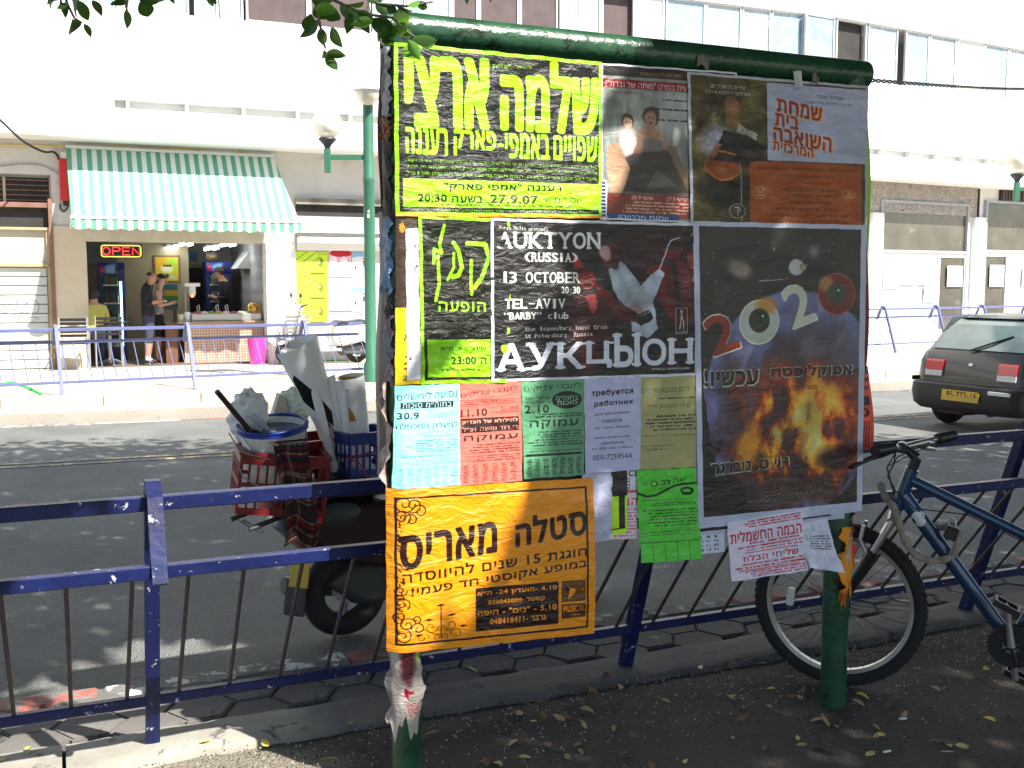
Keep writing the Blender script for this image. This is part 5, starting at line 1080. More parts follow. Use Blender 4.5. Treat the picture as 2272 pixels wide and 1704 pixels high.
# doorway at the back, pictures
x0, z1 = ipt(416, 594, D - .03); x1, _ = ipt(458, 594, D - .03); b = MB(); b.box(x0, x1, D - .05, D - .021, ZF, z1); b.part('dark_doorway', m_dark, room)
def ipic(name, label, im, a, y, fm, cat='picture', seed=0, fr=.04):
    x0, z1 = ipt(a[0], a[1], y); x1, z0 = ipt(a[2], a[3], y); p = thing(name, label, cat, S1)
    b = MB(); b.box(x0, x1, y - .02, y, z0, z1, c=.005); b.part('frame', fm, p)
    m = MB(); m.grid(lambda u, v: (x0 + fr + (x1 - x0 - 2 * fr) * u, y - .0215, z0 + fr + (z1 - z0 - 2 * fr) * v), 2, 2); m.part('print', print_mat('inner_print_%d' % seed, im, bump=.02), p); return p
m_wood = mat('frame_brown', (.22, .10, .04), rough=.5, var=.2)
im = Im(160, 160, (.75, .72, .15)); im.blob(.2, .3, .3, .3, (.85, .6, .12), .8, seed=1).blob(.75, .25, .25, .3, (.6, .75, .2), .8, seed=2).blob(.5, .5, .3, .2, (.85, .88, .72), 1, seed=3, rough=.2)
for cx in (.4, .52, .64): im.ell(cx, .36, .07, .05, (.25, .22, .1), .3)
im.blob(.3, .85, .3, .1, (.45, .2, .15), .9, seed=4).blob(.7, .85, .2, .1, (.7, .75, .75), .8, seed=5).blob(.5, .8, .1, .1, (.12, .1, .15), .8, seed=6)
ipic('framed_picture', 'square brown framed picture of a white stack on yellow and green, in the snack shop', im.image('pic1'), (339, 566, 401, 627), 2.2, m_wood, seed=1)
im = Im(80, 90, (.2, .45, .65)); im.ell(.5, .4, .25, .22, (.1, .2, .4), .2).ell(.5, .4, .12, .12, (.4, .6, .8), .2).rect(.3, .65, .7, .8, (.1, .2, .35)); ipic('wall_plaque', 'small blue plaque on the back wall of the snack shop', im.image('pic2'), (416, 558, 438, 580), D - .03, mat('plaque_blue', (.1, .25, .4)), seed=2, fr=.02)
im = Im(60, 60, (.35, .25, .08)); im.blob(.5, .5, .4, .3, (.6, .45, .1), .8, seed=3); ipic('framed_picture', 'small dark gold picture above the fridge behind the counter', im.image('pic3'), (456, 560, 484, 578), 2.58, m_black, seed=3)
im = Im(80, 140, (.1, .3, .35)); im.rect(0, .25, 1, .5, (.6, .5, .1)).rect(0, .5, 1, .75, (.15, .4, .15)).rect(0, .75, 1, 1, (.1, .3, .35)); ipic('menu_board', 'striped blue, yellow and green menu panel below the framed picture', im.image('pic4'), (362, 629, 396, 684), 2.2, m_ibeige, 'sign', seed=4, fr=.01)
im = Im(80, 120, (.65, .4, .15)); im.blob(.5, .4, .3, .3, (.9, .85, .6), .8, seed=8); ipic('wall_poster', 'orange and cream poster on the right inner wall of the snack shop', im.image('pic5'), (572, 556, 590, 620), 1.6, m_ibeige, 'poster', seed=5, fr=.01)
# partition that carries the picture, hood over the counter
x0, _ = ipt(336, 600, 2.25); x1, _ = ipt(404, 600, 2.25); b = MB(); b.box(x0 - .6, x1 + .12, 2.205, 2.3, ZF, 2.9); b.part('partition', m_ibeige, room)
xa, za_ = ipt(520, 596, 2.0); xb, zb_ = ipt(590, 540, 2.0); b = MB(); b.prism([(xa, za_), (xb, za_), (xb, 2.88), (xa + .75, 2.88)], 1.7, 2.5); b.solo('extractor_hood', m_iwall, 'pale sloping extractor hood above the snack shop counter', 'hood', M=S1)
# counter with tiny brown tiles
def tile_mat():
    m = mat('mosaic_tiles', (.42, .20, .13), rough=.4, var=.25, vs=9); nt = m.node_tree; L = nt.links; b = nt.nodes['Principled BSDF']; src = b.inputs['Base Color'].links[0].from_socket
    tc = _n(nt, 'ShaderNodeTexCoord'); br = _n(nt, 'ShaderNodeTexBrick'); mp = _n(nt, 'ShaderNodeMapping'); mp.inputs['Rotation'].default_value = (R(90), 0, 0); L.new(tc.outputs['Object'], mp.inputs[0]); L.new(mp.outputs[0], br.inputs[0])
    br.offset = 0; br.inputs['Scale'].default_value = 1; br.inputs['Brick Width'].default_value = .048; br.inputs['Row Height'].default_value = .048; br.inputs['Mortar Size'].default_value = .006; br.inputs['Mortar'].default_value = (.62, .55, .45, 1); br.inputs['Color1'].default_value = (.45, .22, .14, 1); br.inputs['Color2'].default_value = (.40, .18, .11, 1)
    L.new(br.outputs[0], b.inputs['Base Color']); return m
m_tile = tile_mat(); m_ctop = mat('counter_top', (.34, .25, .17), rough=.4, var=.2)
ct = thing('tiled_counter', 'snack shop counter faced with small brown mosaic tiles', 'counter', S1)
x0, z1 = ipt(408, 713, .35); x1 = tC - .01; b = MB(); b.box(x0, x1, .35, .42, ZF, z1 - .04); b.box(x0, x0 + .07, .421, 1.3, ZF, z1 - .04); b.part('tiled_front', m_tile, ct)
b = MB(); b.box(x0 - .12, x1, .25, 1.1, z1 - .04, z1, c=.008); b.part('top', m_ctop, ct); zt_ = z1
b = MB(); b.box(x0 - .32, x0 - .121, .3, 1.3, ZF + .0, z1 - .03); b.part('wood_end', mat('counter_wood', (.16, .07, .035), rough=.6, var=.3), ct)
x0_, z_ = ipt(424, 696, .4); b = MB(); 
tray = thing('salad_tray', 'long steel salad tray standing on the tiled counter', 'tray', S1); b.box(x0_, x1 - .03, .36, .75, zt_ + .002, zt_ + .13, c=.01); b.part('tub', m_steel, tray)
foods = [((.5, .08, .1), 'red'), ((.7, .66, .5), 'cream'), ((.2, .3, .06), 'green'), ((.66, .35, .08), 'orange'), ((.75, .72, .66), 'white')]
for i in range(9):
    xx = x0_ + .12 + i * (x1 - x0_ - .25) / 8; b = MB(); b.sph((xx, .52, zt_ + .125), .085, n=9, m=6, sc=(1, 1, .55)); b.part('salad_heap', mat('food_' + foods[i % 5][1], foods[i % 5][0], rough=.7, var=.35, vs=30, bump=.8, bs=60), tray)
for i, px in enumerate((440, 482, 503)): xx, _ = ipt(px, 690, .5); b = MB(); b.tube([(xx, .5, zt_ + .14), (xx - .03, .48, zt_ + .26), (xx + .01, .48, zt_ + .29), (xx + .03, .5, zt_ + .16)], .006, n=5); b.solo('tongs', m_steel, 'steel serving tongs standing in the salad tray, %s' % ('left pair', 'middle pair', 'right pair')[i], 'tongs', 'serving tongs', M=S1)
def cup(label, px, py, m, r=.045, h=.12): xx, _ = ipt(px, py, .45); b = MB(); b.lathe([(r * .8, 0), (r, h), (r * .9, h), (r * .7, .01)], 12); return b.solo('cup', m, label, 'cup', M=S1 @ T((xx, .42, zt_ + .002)), smooth=40)
cup('white cup on the counter left of the salad tray', 415, 690, m_wplas, .06, .16); cup('cream tub on the counter beside the white cup', 400, 690, mat('tub_cream', (.7, .6, .4)), .06, .12); cup('dark bottle on the counter nearest the two customers', 388, 690, m_black, .03, .22)
xx, zz_ = ipt(563, 672, .6); b = MB(); b.torus(.10, .03, 14, 6, M=T((xx, .6, zt_ + .2)) @ RX(75)); b.sph((xx, .6, zt_ + .19), .09, n=10); b.solo('brass_bowl', mat('brass', (.75, .42, .12), rough=.25, metal=1, var=.3, vs=20), 'shiny brass bowl at the far end of the counter', 'bowl', M=S1)
# heat lamp
hl = thing('heat_lamp', 'white food warming lamp glowing red over the counter', 'lamp', S1); xx, zz_ = ipt(426, 632, .6)
b = MB(); b.box(xx - .14, xx + .13, .5, .72, zz_ - .03, zz_ + .035, c=.01); b.part('arm', m_wplas, hl); b = MB(); b.lathe([(.05, -.16), (.065, -.12), (.06, 0), (.02, .0)], 14, M=T((xx, .6, zz_ - .03))); b.part('shade', m_wplas, hl)
b = MB(); b.sph((xx, .6, zz_ - .19), .035, n=10); b.part('bulb', mat('bulb_red', (.8, .1, .05), emit=(1, .12, .04), es=4), hl); b = MB(); b.cyl((xx - .12, .62, zt_), (xx - .12, .62, zz_ - .03), .012, n=6); b.part('stand', m_steel, hl)
# pink bin
xx, zz_ = wpt(570, 800, .25); xt0, zt0 = wpt(548, 742, .25); xt1, _ = wpt(592, 742, .25); r = (xt1 - xt0) / 2
pb = thing('pink_bin', 'bright pink plastic bin standing against the tiled counter', 'bin', S1 @ T(((xt0 + xt1) / 2, -.22, .121))); hb = zt0 - .12
b = MB(); b.lathe([(r * .76, 0), (r * .98, hb - .04), (r * .9, hb - .05), (r * .7, .02), (.001, .02)], 24); b.part('body', mat('pink_plastic', (.85, .06, .38), rough=.4, var=.05), pb, smooth=50); b = MB(); b.torus(r * 1.0, .012, 28, 6, M=T((0, 0, hb - .04))); b.part('rim', mat('pink_plastic', (0, 0, 0)), pb, smooth=True); b = MB(); b.tube([(r * .9, -.1, hb * .6), (r * .6, -r * 1.05, hb * .3), (-r * .3, -r * 1.1, hb * .12)], .006, n=5); b.part('handle', mat('pink_dark', (.5, .03, .2)), pb)
# ------------------------------------------------------------------ cafe chairs and tables
def chair(label, M, m, scale=1):
    c = thing('cafe_chair', label, 'chair', M); b = MB(); b.box(-.22, .22, -.22, .22, .44, .46, c=.006); b.part('seat', m, c)
    for k in range(5): b = MB(); z = .56 + k * .065; b.box(-.2, .2, .2 + k * .008, .215 + k * .008, z, z + .045, c=.003); b.part('back_slat', m, c)
    for x in (-.21, .21):
        b = MB(); b.tube([(x, -.2, 0), (x, -.2, .44), (x, -.16, .64), (x, .1, .66), (x, .2, .64)], .012, n=6); b.part('leg', m_steel, c)
        b = MB(); b.tube([(x, .26, 0), (x, .2, .46), (x, .245, .88)], .012, n=6); b.part('leg', m_steel, c)
    return c
def table(label, M):
    c = thing('cafe_table', label, 'table', M); b = MB(); b.box(-.35, .35, -.35, .35, .71, .735, c=.008); b.part('tabletop', m_black, c); b = MB(); b.cyl((0, 0, .03), (0, 0, .71), .03, n=12); b.part('column', m_wplas, c)
    for k in range(4): a = R(45 + 90 * k); b = MB(); b.tube([(0, 0, .1), (.18 * math.cos(a), .18 * math.sin(a), .06), (.34 * math.cos(a), .34 * math.sin(a), .015)], [.02, .016, .012], n=6); b.part('foot', m_steel, c)
    return c
def gpt(px, py, y): x, _ = wpt(px, py, -y); return x
table('black topped cafe table with a white column, just inside the snack shop', S1 @ T((gpt(245, 800, .45), .45, ZF)))
chair('black slatted chair with its back to the street at the cafe table', S1 @ T((gpt(243, 800, -.08), -.06, .121)) @ RZ(180), m_black)
chair('dark slatted chair against the beige wall left of the snack shop', S1 @ T((gpt(168, 800, -.5), -.45, .121)) @ RZ(175), m_black)
chair('grey slatted chair right of the white column, behind the rolled posters', S1 @ T((gpt(650, 790, -.5), -.5, .121)) @ RZ(190), mat('slat_grey', (.2, .19, .17), rough=.6))
b = MB(); b.lathe([(.04, 0), (.045, .12), (.03, .13), (.001, .13)], 10); b.solo('napkin_holder', m_wplas, 'small white napkin holder on the cafe table', 'holder', M=S1 @ T((gpt(204, 720, .3), .3, ZF + .737)))
b = MB(); b.box(-.16, .16, -.02, .02, 0, .9, c=.01); b.solo('folded_board', m_sign, 'white folded board leaning on the white column by the pink bin', 'board', M=S1 @ T((gpt(626, 800, -.2), -.28, .122)) @ RX(10) @ RY(-8))
# ------------------------------------------------------------------ people
def skinned(verts, edges, rad, root=0, sub=1):
    me = bpy.data.meshes.new('body'); me.from_pydata(verts, edges, []); o = bpy.data.objects.new('body', me); C.objects.link(o)
    sm = o.modifiers.new('skin', 'SKIN'); sm.use_smooth_shade = True; sd = o.modifiers.new('sub', 'SUBSURF'); sd.levels = sub; sd.render_levels = sub
    for i, r in enumerate(rad): s_ = me.skin_vertices[0].data[i]; s_.radius = r if isinstance(r, tuple) else (r, r); s_.use_root = (i == root)
    r = bpy.data.meshes.new_from_object(o.evaluated_get(bpy.context.evaluated_depsgraph_get())); bpy.data.objects.remove(o); return r
def person(label, M, J, rad, zones, hair=None, look=(0, 1, 0), sub=2, hand=True, head_r=.1, extra=None, seated=False):
    """J joints by name; one continuous body; zones(co) gives the material slot of each face"""
    p = thing('person', label, 'person', M)
    names = list(J); idx = {n: i for i, n in enumerate(names)}
    E = [(a, b) for a, b in (('pelvis', 'waist'), ('waist', 'chest'), ('chest', 'neck'), ('neck', 'head0'), ('head0', 'head1'), ('chest', 'shL'), ('shL', 'elL'), ('elL', 'wrL'), ('wrL', 'paL'), ('chest', 'shR'), ('shR', 'elR'), ('elR', 'wrR'), ('wrR', 'paR'),
         ('pelvis', 'hiL'), ('hiL', 'knL'), ('knL', 'anL'), ('anL', 'toL'), ('pelvis', 'hiR'), ('hiR', 'knR'), ('knR', 'anR'), ('anR', 'toR')) if a in idx and b in idx]
    me = skinned([J[n] for n in names], [(idx[a], idx[b]) for a, b in E], [rad[n] for n in names], idx['pelvis'], sub)
    me.materials.clear(); mats, fn = zones
    for m in mats: me.materials.append(m)
    for f in me.polygons: f.material_index = fn(f.center); f.use_smooth = True
    o = bpy.data.objects.new('body', me); link(o, p)
    # face: nose, ears, brows, mouth, hair
    hc = (Vector(J['head0']) + Vector(J['head1'])) / 2; up = (Vector(J['head1']) - Vector(J['head0'])).normalized(); lk = Vector(look); lk = (lk - up * lk.dot(up)).normalized(); sd = lk.cross(up)
    HM = Matrix((( *sd, 0), (*lk, 0), (*up, 0), (0, 0, 0, 1))).transposed(); HM.translation = hc; r = head_r
    b = MB(); b.sph((0, r * .98, -r * .1), r * .16, n=7, m=5, M=HM, sc=(.7, 1.1, 1.3)); [b.sph((s_ * r * .82, -.005, -r * .05), r * .2, n=7, m=5, M=HM, sc=(.35, .7, 1.1)) for s_ in (-1, 1)]; b.sph((0, r * .55, -r * .62), r * .42, n=8, m=6, M=HM, sc=(.95, .8, .7)); b.part('face', mats[0], p, smooth=True)
    b = MB(); [b.sph((s_ * r * .35, r * .86, r * .1), r * .09, n=6, m=4, M=HM, sc=(1.4, .6, .6)) for s_ in (-1, 1)]; b.box(-r * .25, r * .25, r * .88, r * .93, -r * .5, -r * .45, M=HM); b.part('eyes_and_mouth', mat('face_dark', (.06, .03, .025)), p)
    if hair:
        hm, kind = hair; b = MB(); prof = [(math.cos(R(a)) * r * 1.04, math.sin(R(a)) * r * 1.08) for a in ((5, 25, 45, 65, 88) if kind != 'bald' else (0, 12, 24, 33))]
        if kind == 'bald': b.lathe(prof, 16, M=HM @ T((0, -.012, -r * .1)) , a0=200, a1=340)
        else: b.lathe(prof, 16, M=HM @ T((0, -.012, .01)) @ RX(14)); b.sph((0, -r * .75, -r * .1), r * .55, n=9, m=6, M=HM, sc=(1.1, .7, 1.4)) if kind == 'bun' else b.sph((0, -r * .3, -r * .15), r * .85, n=10, m=7, M=HM, sc=(1.02, .9, .9))
        b.part('hair', hm, p, smooth=True)
    if hand:
        for s_, wn_, pn in ((-1, 'wrL', 'paL'), (1, 'wrR', 'paR')):
            if pn not in J: continue
            w_, q_ = Vector(J[wn_]), Vector(J[pn]); d = (q_ - w_).normalized(); u, v_ = perp(d); b = MB()
            if abs(u.z) > abs(v_.z): u, v_ = v_, u
            for k in range(4): st = q_ + u * (.013 * (k - 1.5)); L = (.062, .07, .066, .052)[k]; b.tube([st - d * .01, st + d * L * .5 - v_ * .004, st + d * L * .8 - Vector((0, 0, .018)), st + d * L * .86 - Vector((0, 0, .034))], [.009, .008, .007, .005], n=5)
            st = (w_ * .4 + q_ * .6) + u * .028; b.tube([st, st + d * .03 + u * .015, st + d * .055 + u * .008], [.011, .009, .006], n=5); b.part('fingers', mats[0], p, smooth=True)
    if extra: extra(p)
    return p
m_skin = mat('skin_tan', (.42, .22, .14), rough=.55, var=.08); m_skin2 = mat('skin_light', (.52, .31, .22), rough=.55, var=.06); m_tee = mat('tee_black', (.012, .012, .016), rough=.9, var=.2, bump=.3, bs=25); m_jean = mat('shorts_denim', (.04, .045, .075), rough=.9, var=.2, bump=.3)
m_sock = mat('sock_white', (.6, .6, .58), rough=.9); m_shoe = mat('shoe_black', (.02, .02, .02), rough=.5); m_hair = mat('hair_dark', (.03, .02, .015), rough=.7, var=.3, bump=.6, bs=90)
# man in black: faces right, head bowed over his hands
J = dict(pelvis=(0, 0, .90), waist=(-.01, 0, 1.06), chest=(-.015, 0, 1.30), neck=(.03, 0, 1.47), head0=(.075, 0, 1.54), head1=(.12, 0, 1.68),
         shL=(-.02, .17, 1.38), elL=(-.02, .22, 1.12), wrL=(.20, .13, 1.13), paL=(.27, .10, 1.15), shR=(-.03, -.17, 1.38), elR=(-.09, -.22, 1.11), wrR=(.16, -.13, 1.15), paR=(.24, -.11, 1.17),
         hiL=(0, .09, .84), knL=(.02, .10, .46), anL=(-.01, .11, .09), toL=(.15, .13, .035), hiR=(0, -.09, .84), knR=(-.02, -.10, .46), anR=(-.06, -.10, .09), toR=(.05, -.14, .035))
rad = dict(pelvis=(.14, .11), waist=(.15, .12), chest=(.16, .12), neck=(.065, .065), head0=(.085, .085), head1=(.09, .09), shL=.075, elL=.045, wrL=.03, paL=(.04, .022), shR=.075, elR=.045, wrR=.03, paR=(.04, .022), hiL=.11, knL=.078, anL=.042, toL=.035, hiR=.11, knR=.078, anR=.042, toR=.035)
def zman(c):
    if c.z > 1.45 and c.x > -.0: return 0
    if c.z > 1.0: return 0 if c.x > .0 and c.z < 1.22 and abs(c.y) > .06 and c.x > (.04 if abs(c.y) > .16 else .1) else 1
    if c.z > .9: return 1
    if c.z > .40: return 2
    if c.z > .17: return 0
    return 3 if c.z > .09 and c.x < .06 else 4
py_ = .12
def holding(p):
    b = MB(); b.box(.27, .33, -.04, .07, 1.145, 1.175, c=.01); b.part('held_wrap', m_wplas, p)
person('balding man in black T-shirt and dark shorts, head bowed over a snack', S1 @ T((gpt(333, 815, py_) , py_, ZF)) @ RZ(4) @ S(.95), J, rad, ([m_skin, m_tee, m_jean, m_sock, m_shoe], zman), hair=(m_hair, 'bald'), look=(1, 0, -.5), extra=holding)
J2 = dict(J); J2.update(head0=(.06, 0, 1.50), head1=(.08, 0, 1.63), neck=(.02, 0, 1.42), shL=(0, .14, 1.32), shR=(0, -.14, 1.32), elR=(-.02, -.19, 1.07), wrR=(.2, -.15, 1.12), paR=(.27, -.13, 1.15), elL=(0, .18, 1.07), wrL=(.2, .12, 1.1), paL=(.27, .1, 1.12))
rad2 = {k: (tuple(x * .82 for x in v) if isinstance(v, tuple) else v * .85) for k, v in rad.items()}
def zwom(c):
    if c.z > 1.36: return 0
    if c.z > .92: return 0 if (c.x > .12 or abs(c.y) > .15) else 1
    if c.z > .48: return 2
    return 0 if c.z > .06 else 3
person('woman in grey top and black skirt, half hidden by the man in black', S1 @ T((gpt(356, 805, .62), .62, ZF)) @ S(.94), J2, rad2, ([m_skin2, mat('top_grey', (.28, .28, .29), rough=.9), m_tee, mat('sandal', (.35, .22, .12))], zwom), hair=(m_hair, 'bun'), look=(1, 0, -.4))
# seated person in yellow, back to us
J3 = dict(pelvis=(0, .0, .52), waist=(0, .02, .68), chest=(0, .03, .90), neck=(0, .05, 1.07), head0=(0, .08, 1.13), head1=(0, .10, 1.27), shL=(-.17, .03, .98), elL=(-.22, .12, .76), wrL=(-.14, .34, .74), paL=(-.10, .41, .74), shR=(.17, .03, .98), elR=(.22, .12, .76), wrR=(.14, .34, .74), paR=(.10, .41, .74),
          hiL=(-.09, .06, .50), knL=(-.12, .46, .48), anL=(-.12, .44, .08), toL=(-.12, .58, .035), hiR=(.09, .06, .50), knR=(.12, .46, .48), anR=(.12, .44, .08), toR=(.12, .58, .035))
def zsit(c):
    if c.z > 1.04: return 0
    if c.z > .60: return 0 if c.y > .2 else 1
    return 2 if c.z > .12 else 3
def tee(p):
    b = MB(); b.grid(lambda u, v: ((u - .5) * .22, -.14 - .004 * math.sin(u * 9), .80 + .1 * v + .03 * math.sin(math.pi * u)), 6, 3, uv=False); b.part('shirt_print', mat('print_olive', (.25, .25, .08)), p)
person('person in a yellow T-shirt seated with back to the street at the cafe table', S1 @ T((gpt(212, 800, .1), .05, ZF)), J3, rad, ([m_skin, mat('tee_yellow', (.50, .45, .10), rough=.9, var=.1, bump=.3), m_jean, m_shoe], zsit), hair=(m_hair, 'short'), look=(0, 1, 0), extra=None)
# dim figure of the cook behind the counter
def zcook(c): return 0 if c.z > 1.45 else (0 if c.z > .95 and c.x > .15 else 1)
person('cook in dark clothes standing behind the tiled counter', S1 @ T((gpt(500, 760, 1.9), 1.9, ZF)) @ RZ(180), J, rad, ([m_skin, m_tee], zcook), hair=(m_hair, 'short'), look=(1, 0, -.3))
# ------------------------------------------------------------------ street furniture across the road
m_lpg = mat('lamp_post_green', (.045, .17, .10), rough=.45, var=.12, vs=4)
def globe_lamp(base, label, ztop, arm_h, arm_len, globe_h, r, head=True, hd=0):
    l = thing('street_lamp', label, 'street lamp', T(base) @ RZ(hd)); b = MB(); b.lathe([(.11, 0), (.11, .25), (.082, .3), (.080, arm_h - .35), (.086, arm_h - .33), (.086, arm_h - .29), (.078, arm_h - .27), (.074, ztop)], 20); b.part('post', m_lpg, l, smooth=50)
    b = MB(); b.box(-arm_len, -.07, -.025, .025, arm_h - .035, arm_h + .035, c=.005); b.box(-arm_len - .045, -arm_len + .045, -.04, .04, arm_h - .22, arm_h + .12, c=.006); b.part('arm', m_lpg, l)
    b = MB(); b.lathe([(.04, arm_h + .12), (.055, arm_h + .17), (.13, arm_h + .25), (.12, arm_h + .27), (.001, arm_h + .27)], 18, M=T((-arm_len, 0, 0))); b.part('holder', mat('lamp_holder', (.03, .04, .045), rough=.5), l, smooth=50)
    gm = mat('globe_acrylic', (.93, .88, .74), rough=.12, var=.02, trans=.0, alpha=.72, spec=.6); b = MB(); b.sph((-arm_len, 0, arm_h + .27 + r * .93), r, n=24, m=16); b.part('globe', gm, l, smooth=True)
    b = MB(); zz_ = arm_h + .36
    for k in range(7): b.lathe([(.06, 0), (.085, .012), (.06, .024)], 14, M=T((-arm_len, 0, zz_ + k * .034)))
    b.part('louvre', m_wplas, l)
    if head:
        b = MB(); b.lathe([(.001, .16), (.11, .15), (.2, .08), (.22, .0), (.19, -.01)], 20, M=T((.02, -.12, ztop))); b.cyl((-.2, -.1, ztop + .06), (-.34, -.1, ztop + .2), .015, n=6); b.part('hood', m_wplas, l, smooth=50)
        b = MB(); b.lathe([(.19, 0), (.16, -.1), (.08, -.17), (.001, -.19)], 20, M=T((.02, -.12, ztop - .012))); b.part('lens', gm, l, smooth=True)
    return l
gb = on_z(824, 847, .12); gl = globe_lamp(Vector(gb), 'green lamp post with a round globe on its arm, left of the poster board', 4.45, 0, 0, 0, .215) if False else None
ap = at_Y(727, 349, gb.y); gp = at_Y(720, 283, gb.y); tp = at_Y(824, 205, gb.y)
gl = globe_lamp(gb, 'green lamp post with a round globe lamp on its arm, left of the poster board', tp.z - gb.z, ap.z - gb.z, gb.x - ap.x, 0, .215)
im = Im(30, 60, (.03, .35, .22)); 
for k, ch in enumerate('41'):
    cu = glyphs(ch, .03); m_ = MB(); n0 = len(m_.v); w_, h_ = .035, .055; zz_ = at_Y(827, 470 + 10 * k, gb.y).z - gb.z
    l = cu[1][0]; m_.v = [((cu[0][i][0] - .5) * w_, -.0845, zz_ + (cu[0][i][1] - .5) * h_) for i in l]; m_.f = [tuple(range(len(l)))]; m_.mi = [0]; m_.part('number', m_white, gl)
g2 = on_z(2330, 800, .12); a2 = at_Y(2256, 413, g2.y)
globe_lamp(g2, 'lamp post with a round globe lamp at the right edge, beyond the hatchback', 5.6, a2.z - g2.z - .05, g2.x - a2.x, 0, .24, head=True)
def span(label, P, r, m, twist=0):
    o = P[0].copy(); b = MB()
    if not twist: b.tube([p - o for p in P], r, n=6)
    else:
        Q = []; L = len(P) * 14
        for s_ in (0, math.pi):
            Q = []
            for i in range(L):
                f = i / (L - 1) * (len(P) - 1); k = min(int(f), len(P) - 2); p = P[k].lerp(P[k + 1], f - k); a = i * .55 + s_; Q.append(p - o + Vector((0, math.cos(a), math.sin(a))) * r * 1.3)
            b.tube(Q, r, n=5)
    return b.solo('cable', m, label, 'cable', M=T(o))
A_, B_ = BF @ Vector((BW + .05, 0, 2.285)), at_Y(2420, 186, 10.5); span('twisted grey cable strung from the right end of the board towards the upper right', [A_ + (B_ - A_) * t + Vector((0, 0, -.04 * math.sin(math.pi * t))) for t in np.linspace(0, 1, 40)], .0038, m_cabg, twist=1)
# ------------------------------------------------------------------ white scooter parked by the bills
m_sgrey = mat('scooter_grey', (.42, .43, .43), rough=.35, var=.05, coat=.3); m_sdark = mat('scooter_dark', (.05, .055, .055), rough=.5); m_rub = mat('tyre_rubber', (.018, .018, .019), rough=.85, var=.2, bump=.4, bs=80)
def wheel(par, c, r, w, rimr, rimm, name='wheel', n=36):
    wb = MB(); wb.torus(r - w / 2, w / 2, n, 10, M=T(c) @ RX(90)); wo = wb.part(name, m_rub, par, smooth=True)
    b = MB(); b.lathe([(rimr, -w * .3), (rimr + .012, -w * .32), (rimr + .012, w * .32), (rimr, w * .3)], n, M=T(c) @ RX(90)); b.lathe([(.001, -w * .35), (.05, -w * .35), (.05, w * .35), (.001, w * .35)], 14, M=T(c) @ RX(90)); b.part('rim', rimm, wo, smooth=40)
    b = MB()
    for k in range(3):
        a = R(120 * k + 20); u = Vector((math.cos(a), 0, math.sin(a))); b.tube([Vector(c) + u * .04, Vector(c) + u * rimr], [.028, .02], n=6)
    b.part('spoke', rimm, wo); return wo
def scooter(label, M, mbody, mpanel, seatm, detail=True):
    s = thing('motor_scooter', label, 'scooter', M)
    wheel(s, (0, 0, .215), .215, .11, .13, m_steel); wheel(s, (1.27, 0, .215), .215, .10, .13, m_steel)
    def shell(pts, w, m, name, c=.0):
        b = MB(); n = len(pts); sec = ((-1, .0), (-.86, .55), (-.5, .9), (.5, .9), (.86, .55), (1, 0)); cen = Vector((sum(p[0] for p in pts) / n, 0, sum(p[1] for p in pts) / n)); rows = []
        for yy, sc in ((-w, .72), (-w * .9, .88), (-w * .6, .97), (0, 1.0), (w * .6, .97), (w * .9, .88), (w, .72)): rows.append([(cen.x + (p[0] - cen.x) * sc, yy, cen.z + (p[1] - cen.z) * sc) for p in pts])
        vs = [v for r_ in rows for v in r_]; fs = [(i * n + k, i * n + (k + 1) % n, (i + 1) * n + (k + 1) % n, (i + 1) * n + k) for i in range(len(rows) - 1) for k in range(n)] + [tuple(range(n)), tuple(range((len(rows) - 1) * n, len(rows) * n))[::-1]]
        b.add(vs, fs); return b.part(name, m, s, smooth=45)
    shell([(-.32, .66), (-.36, .58), (-.2, .42), (.0, .36), (.3, .30), (.46, .32), (.5, .5), (.42, .68)], .17, mbody, 'rear_body')
    shell([(-.34, .70), (-.30, .755), (-.05, .79), (.15, .76), (.4, .775), (.5, .72), (.46, .68), (.0, .68)], .14, seatm, 'seat')
    shell([(.3, .28), (.3, .22), (.95, .22), (1.02, .3), (.9, .3)], .17, mpanel, 'footboard')
    shell([(.98, .26), (1.06, .24), (1.14, .5), (1.10, .86), (1.04, .92), (1.0, .86), (1.04, .5)], .2, mbody, 'leg_shield')
    shell([(1.04, .42), (1.12, .46), (1.3, .47), (1.45, .38), (1.42, .35), (1.27, .42), (1.15, .40)], .075, mbody, 'front_mudguard')
    shell([(1.0, .93), (1.08, .91), (1.14, .98), (1.08, 1.06), (1.0, 1.05)], .12, mbody, 'handlebar_cowl')
    b = MB(); b.tube([(1.0, -.34, 1.06), (1.04, -.2, 1.03), (1.05, 0, 1.0), (1.04, .2, 1.03), (1.0, .34, 1.06)], .017, n=8); b.part('handlebar', m_sdark, s)
    for y in (-1, 1):
        b = MB(); b.tube([(1.05, y * .15, 1.04), (1.1, y * .26, 1.15), (1.1, y * .3, 1.2)], .008, n=6); b.sph((1.1, y * .3, 1.22), .055, n=10, m=6, sc=(.4, 1.1, .8)); b.part('mirror', m_sdark, s)
        b = MB(); b.tube([(1.12, y * .05, .62), (1.24, y * .06, .30), (1.27, y * .06, .21)], .022, n=8); b.part('fork_leg', m_steel, s)
    b = MB(); b.box(1.11, 1.16, -.07, .07, .95, 1.03, c=.015); b.part('headlight', m_wplas, s)
    shell([(-.12, .28), (.02, .16), (.3, .14), (.42, .26), (.3, .34), (0, .36)], .09, m_sdark, 'engine_cover')
    b = MB(); b.tube([(.3, .13, .2), (.0, .16, .19), (-.1, .17, .21), (-.24, .17, .24)], [.02, .04, .045, .04], n=10); b.part('exhaust', m_sdark, s)
    return s
sp = wpt(700, 790, -.0); sc_x = wpt(735, 780, .9)[0]
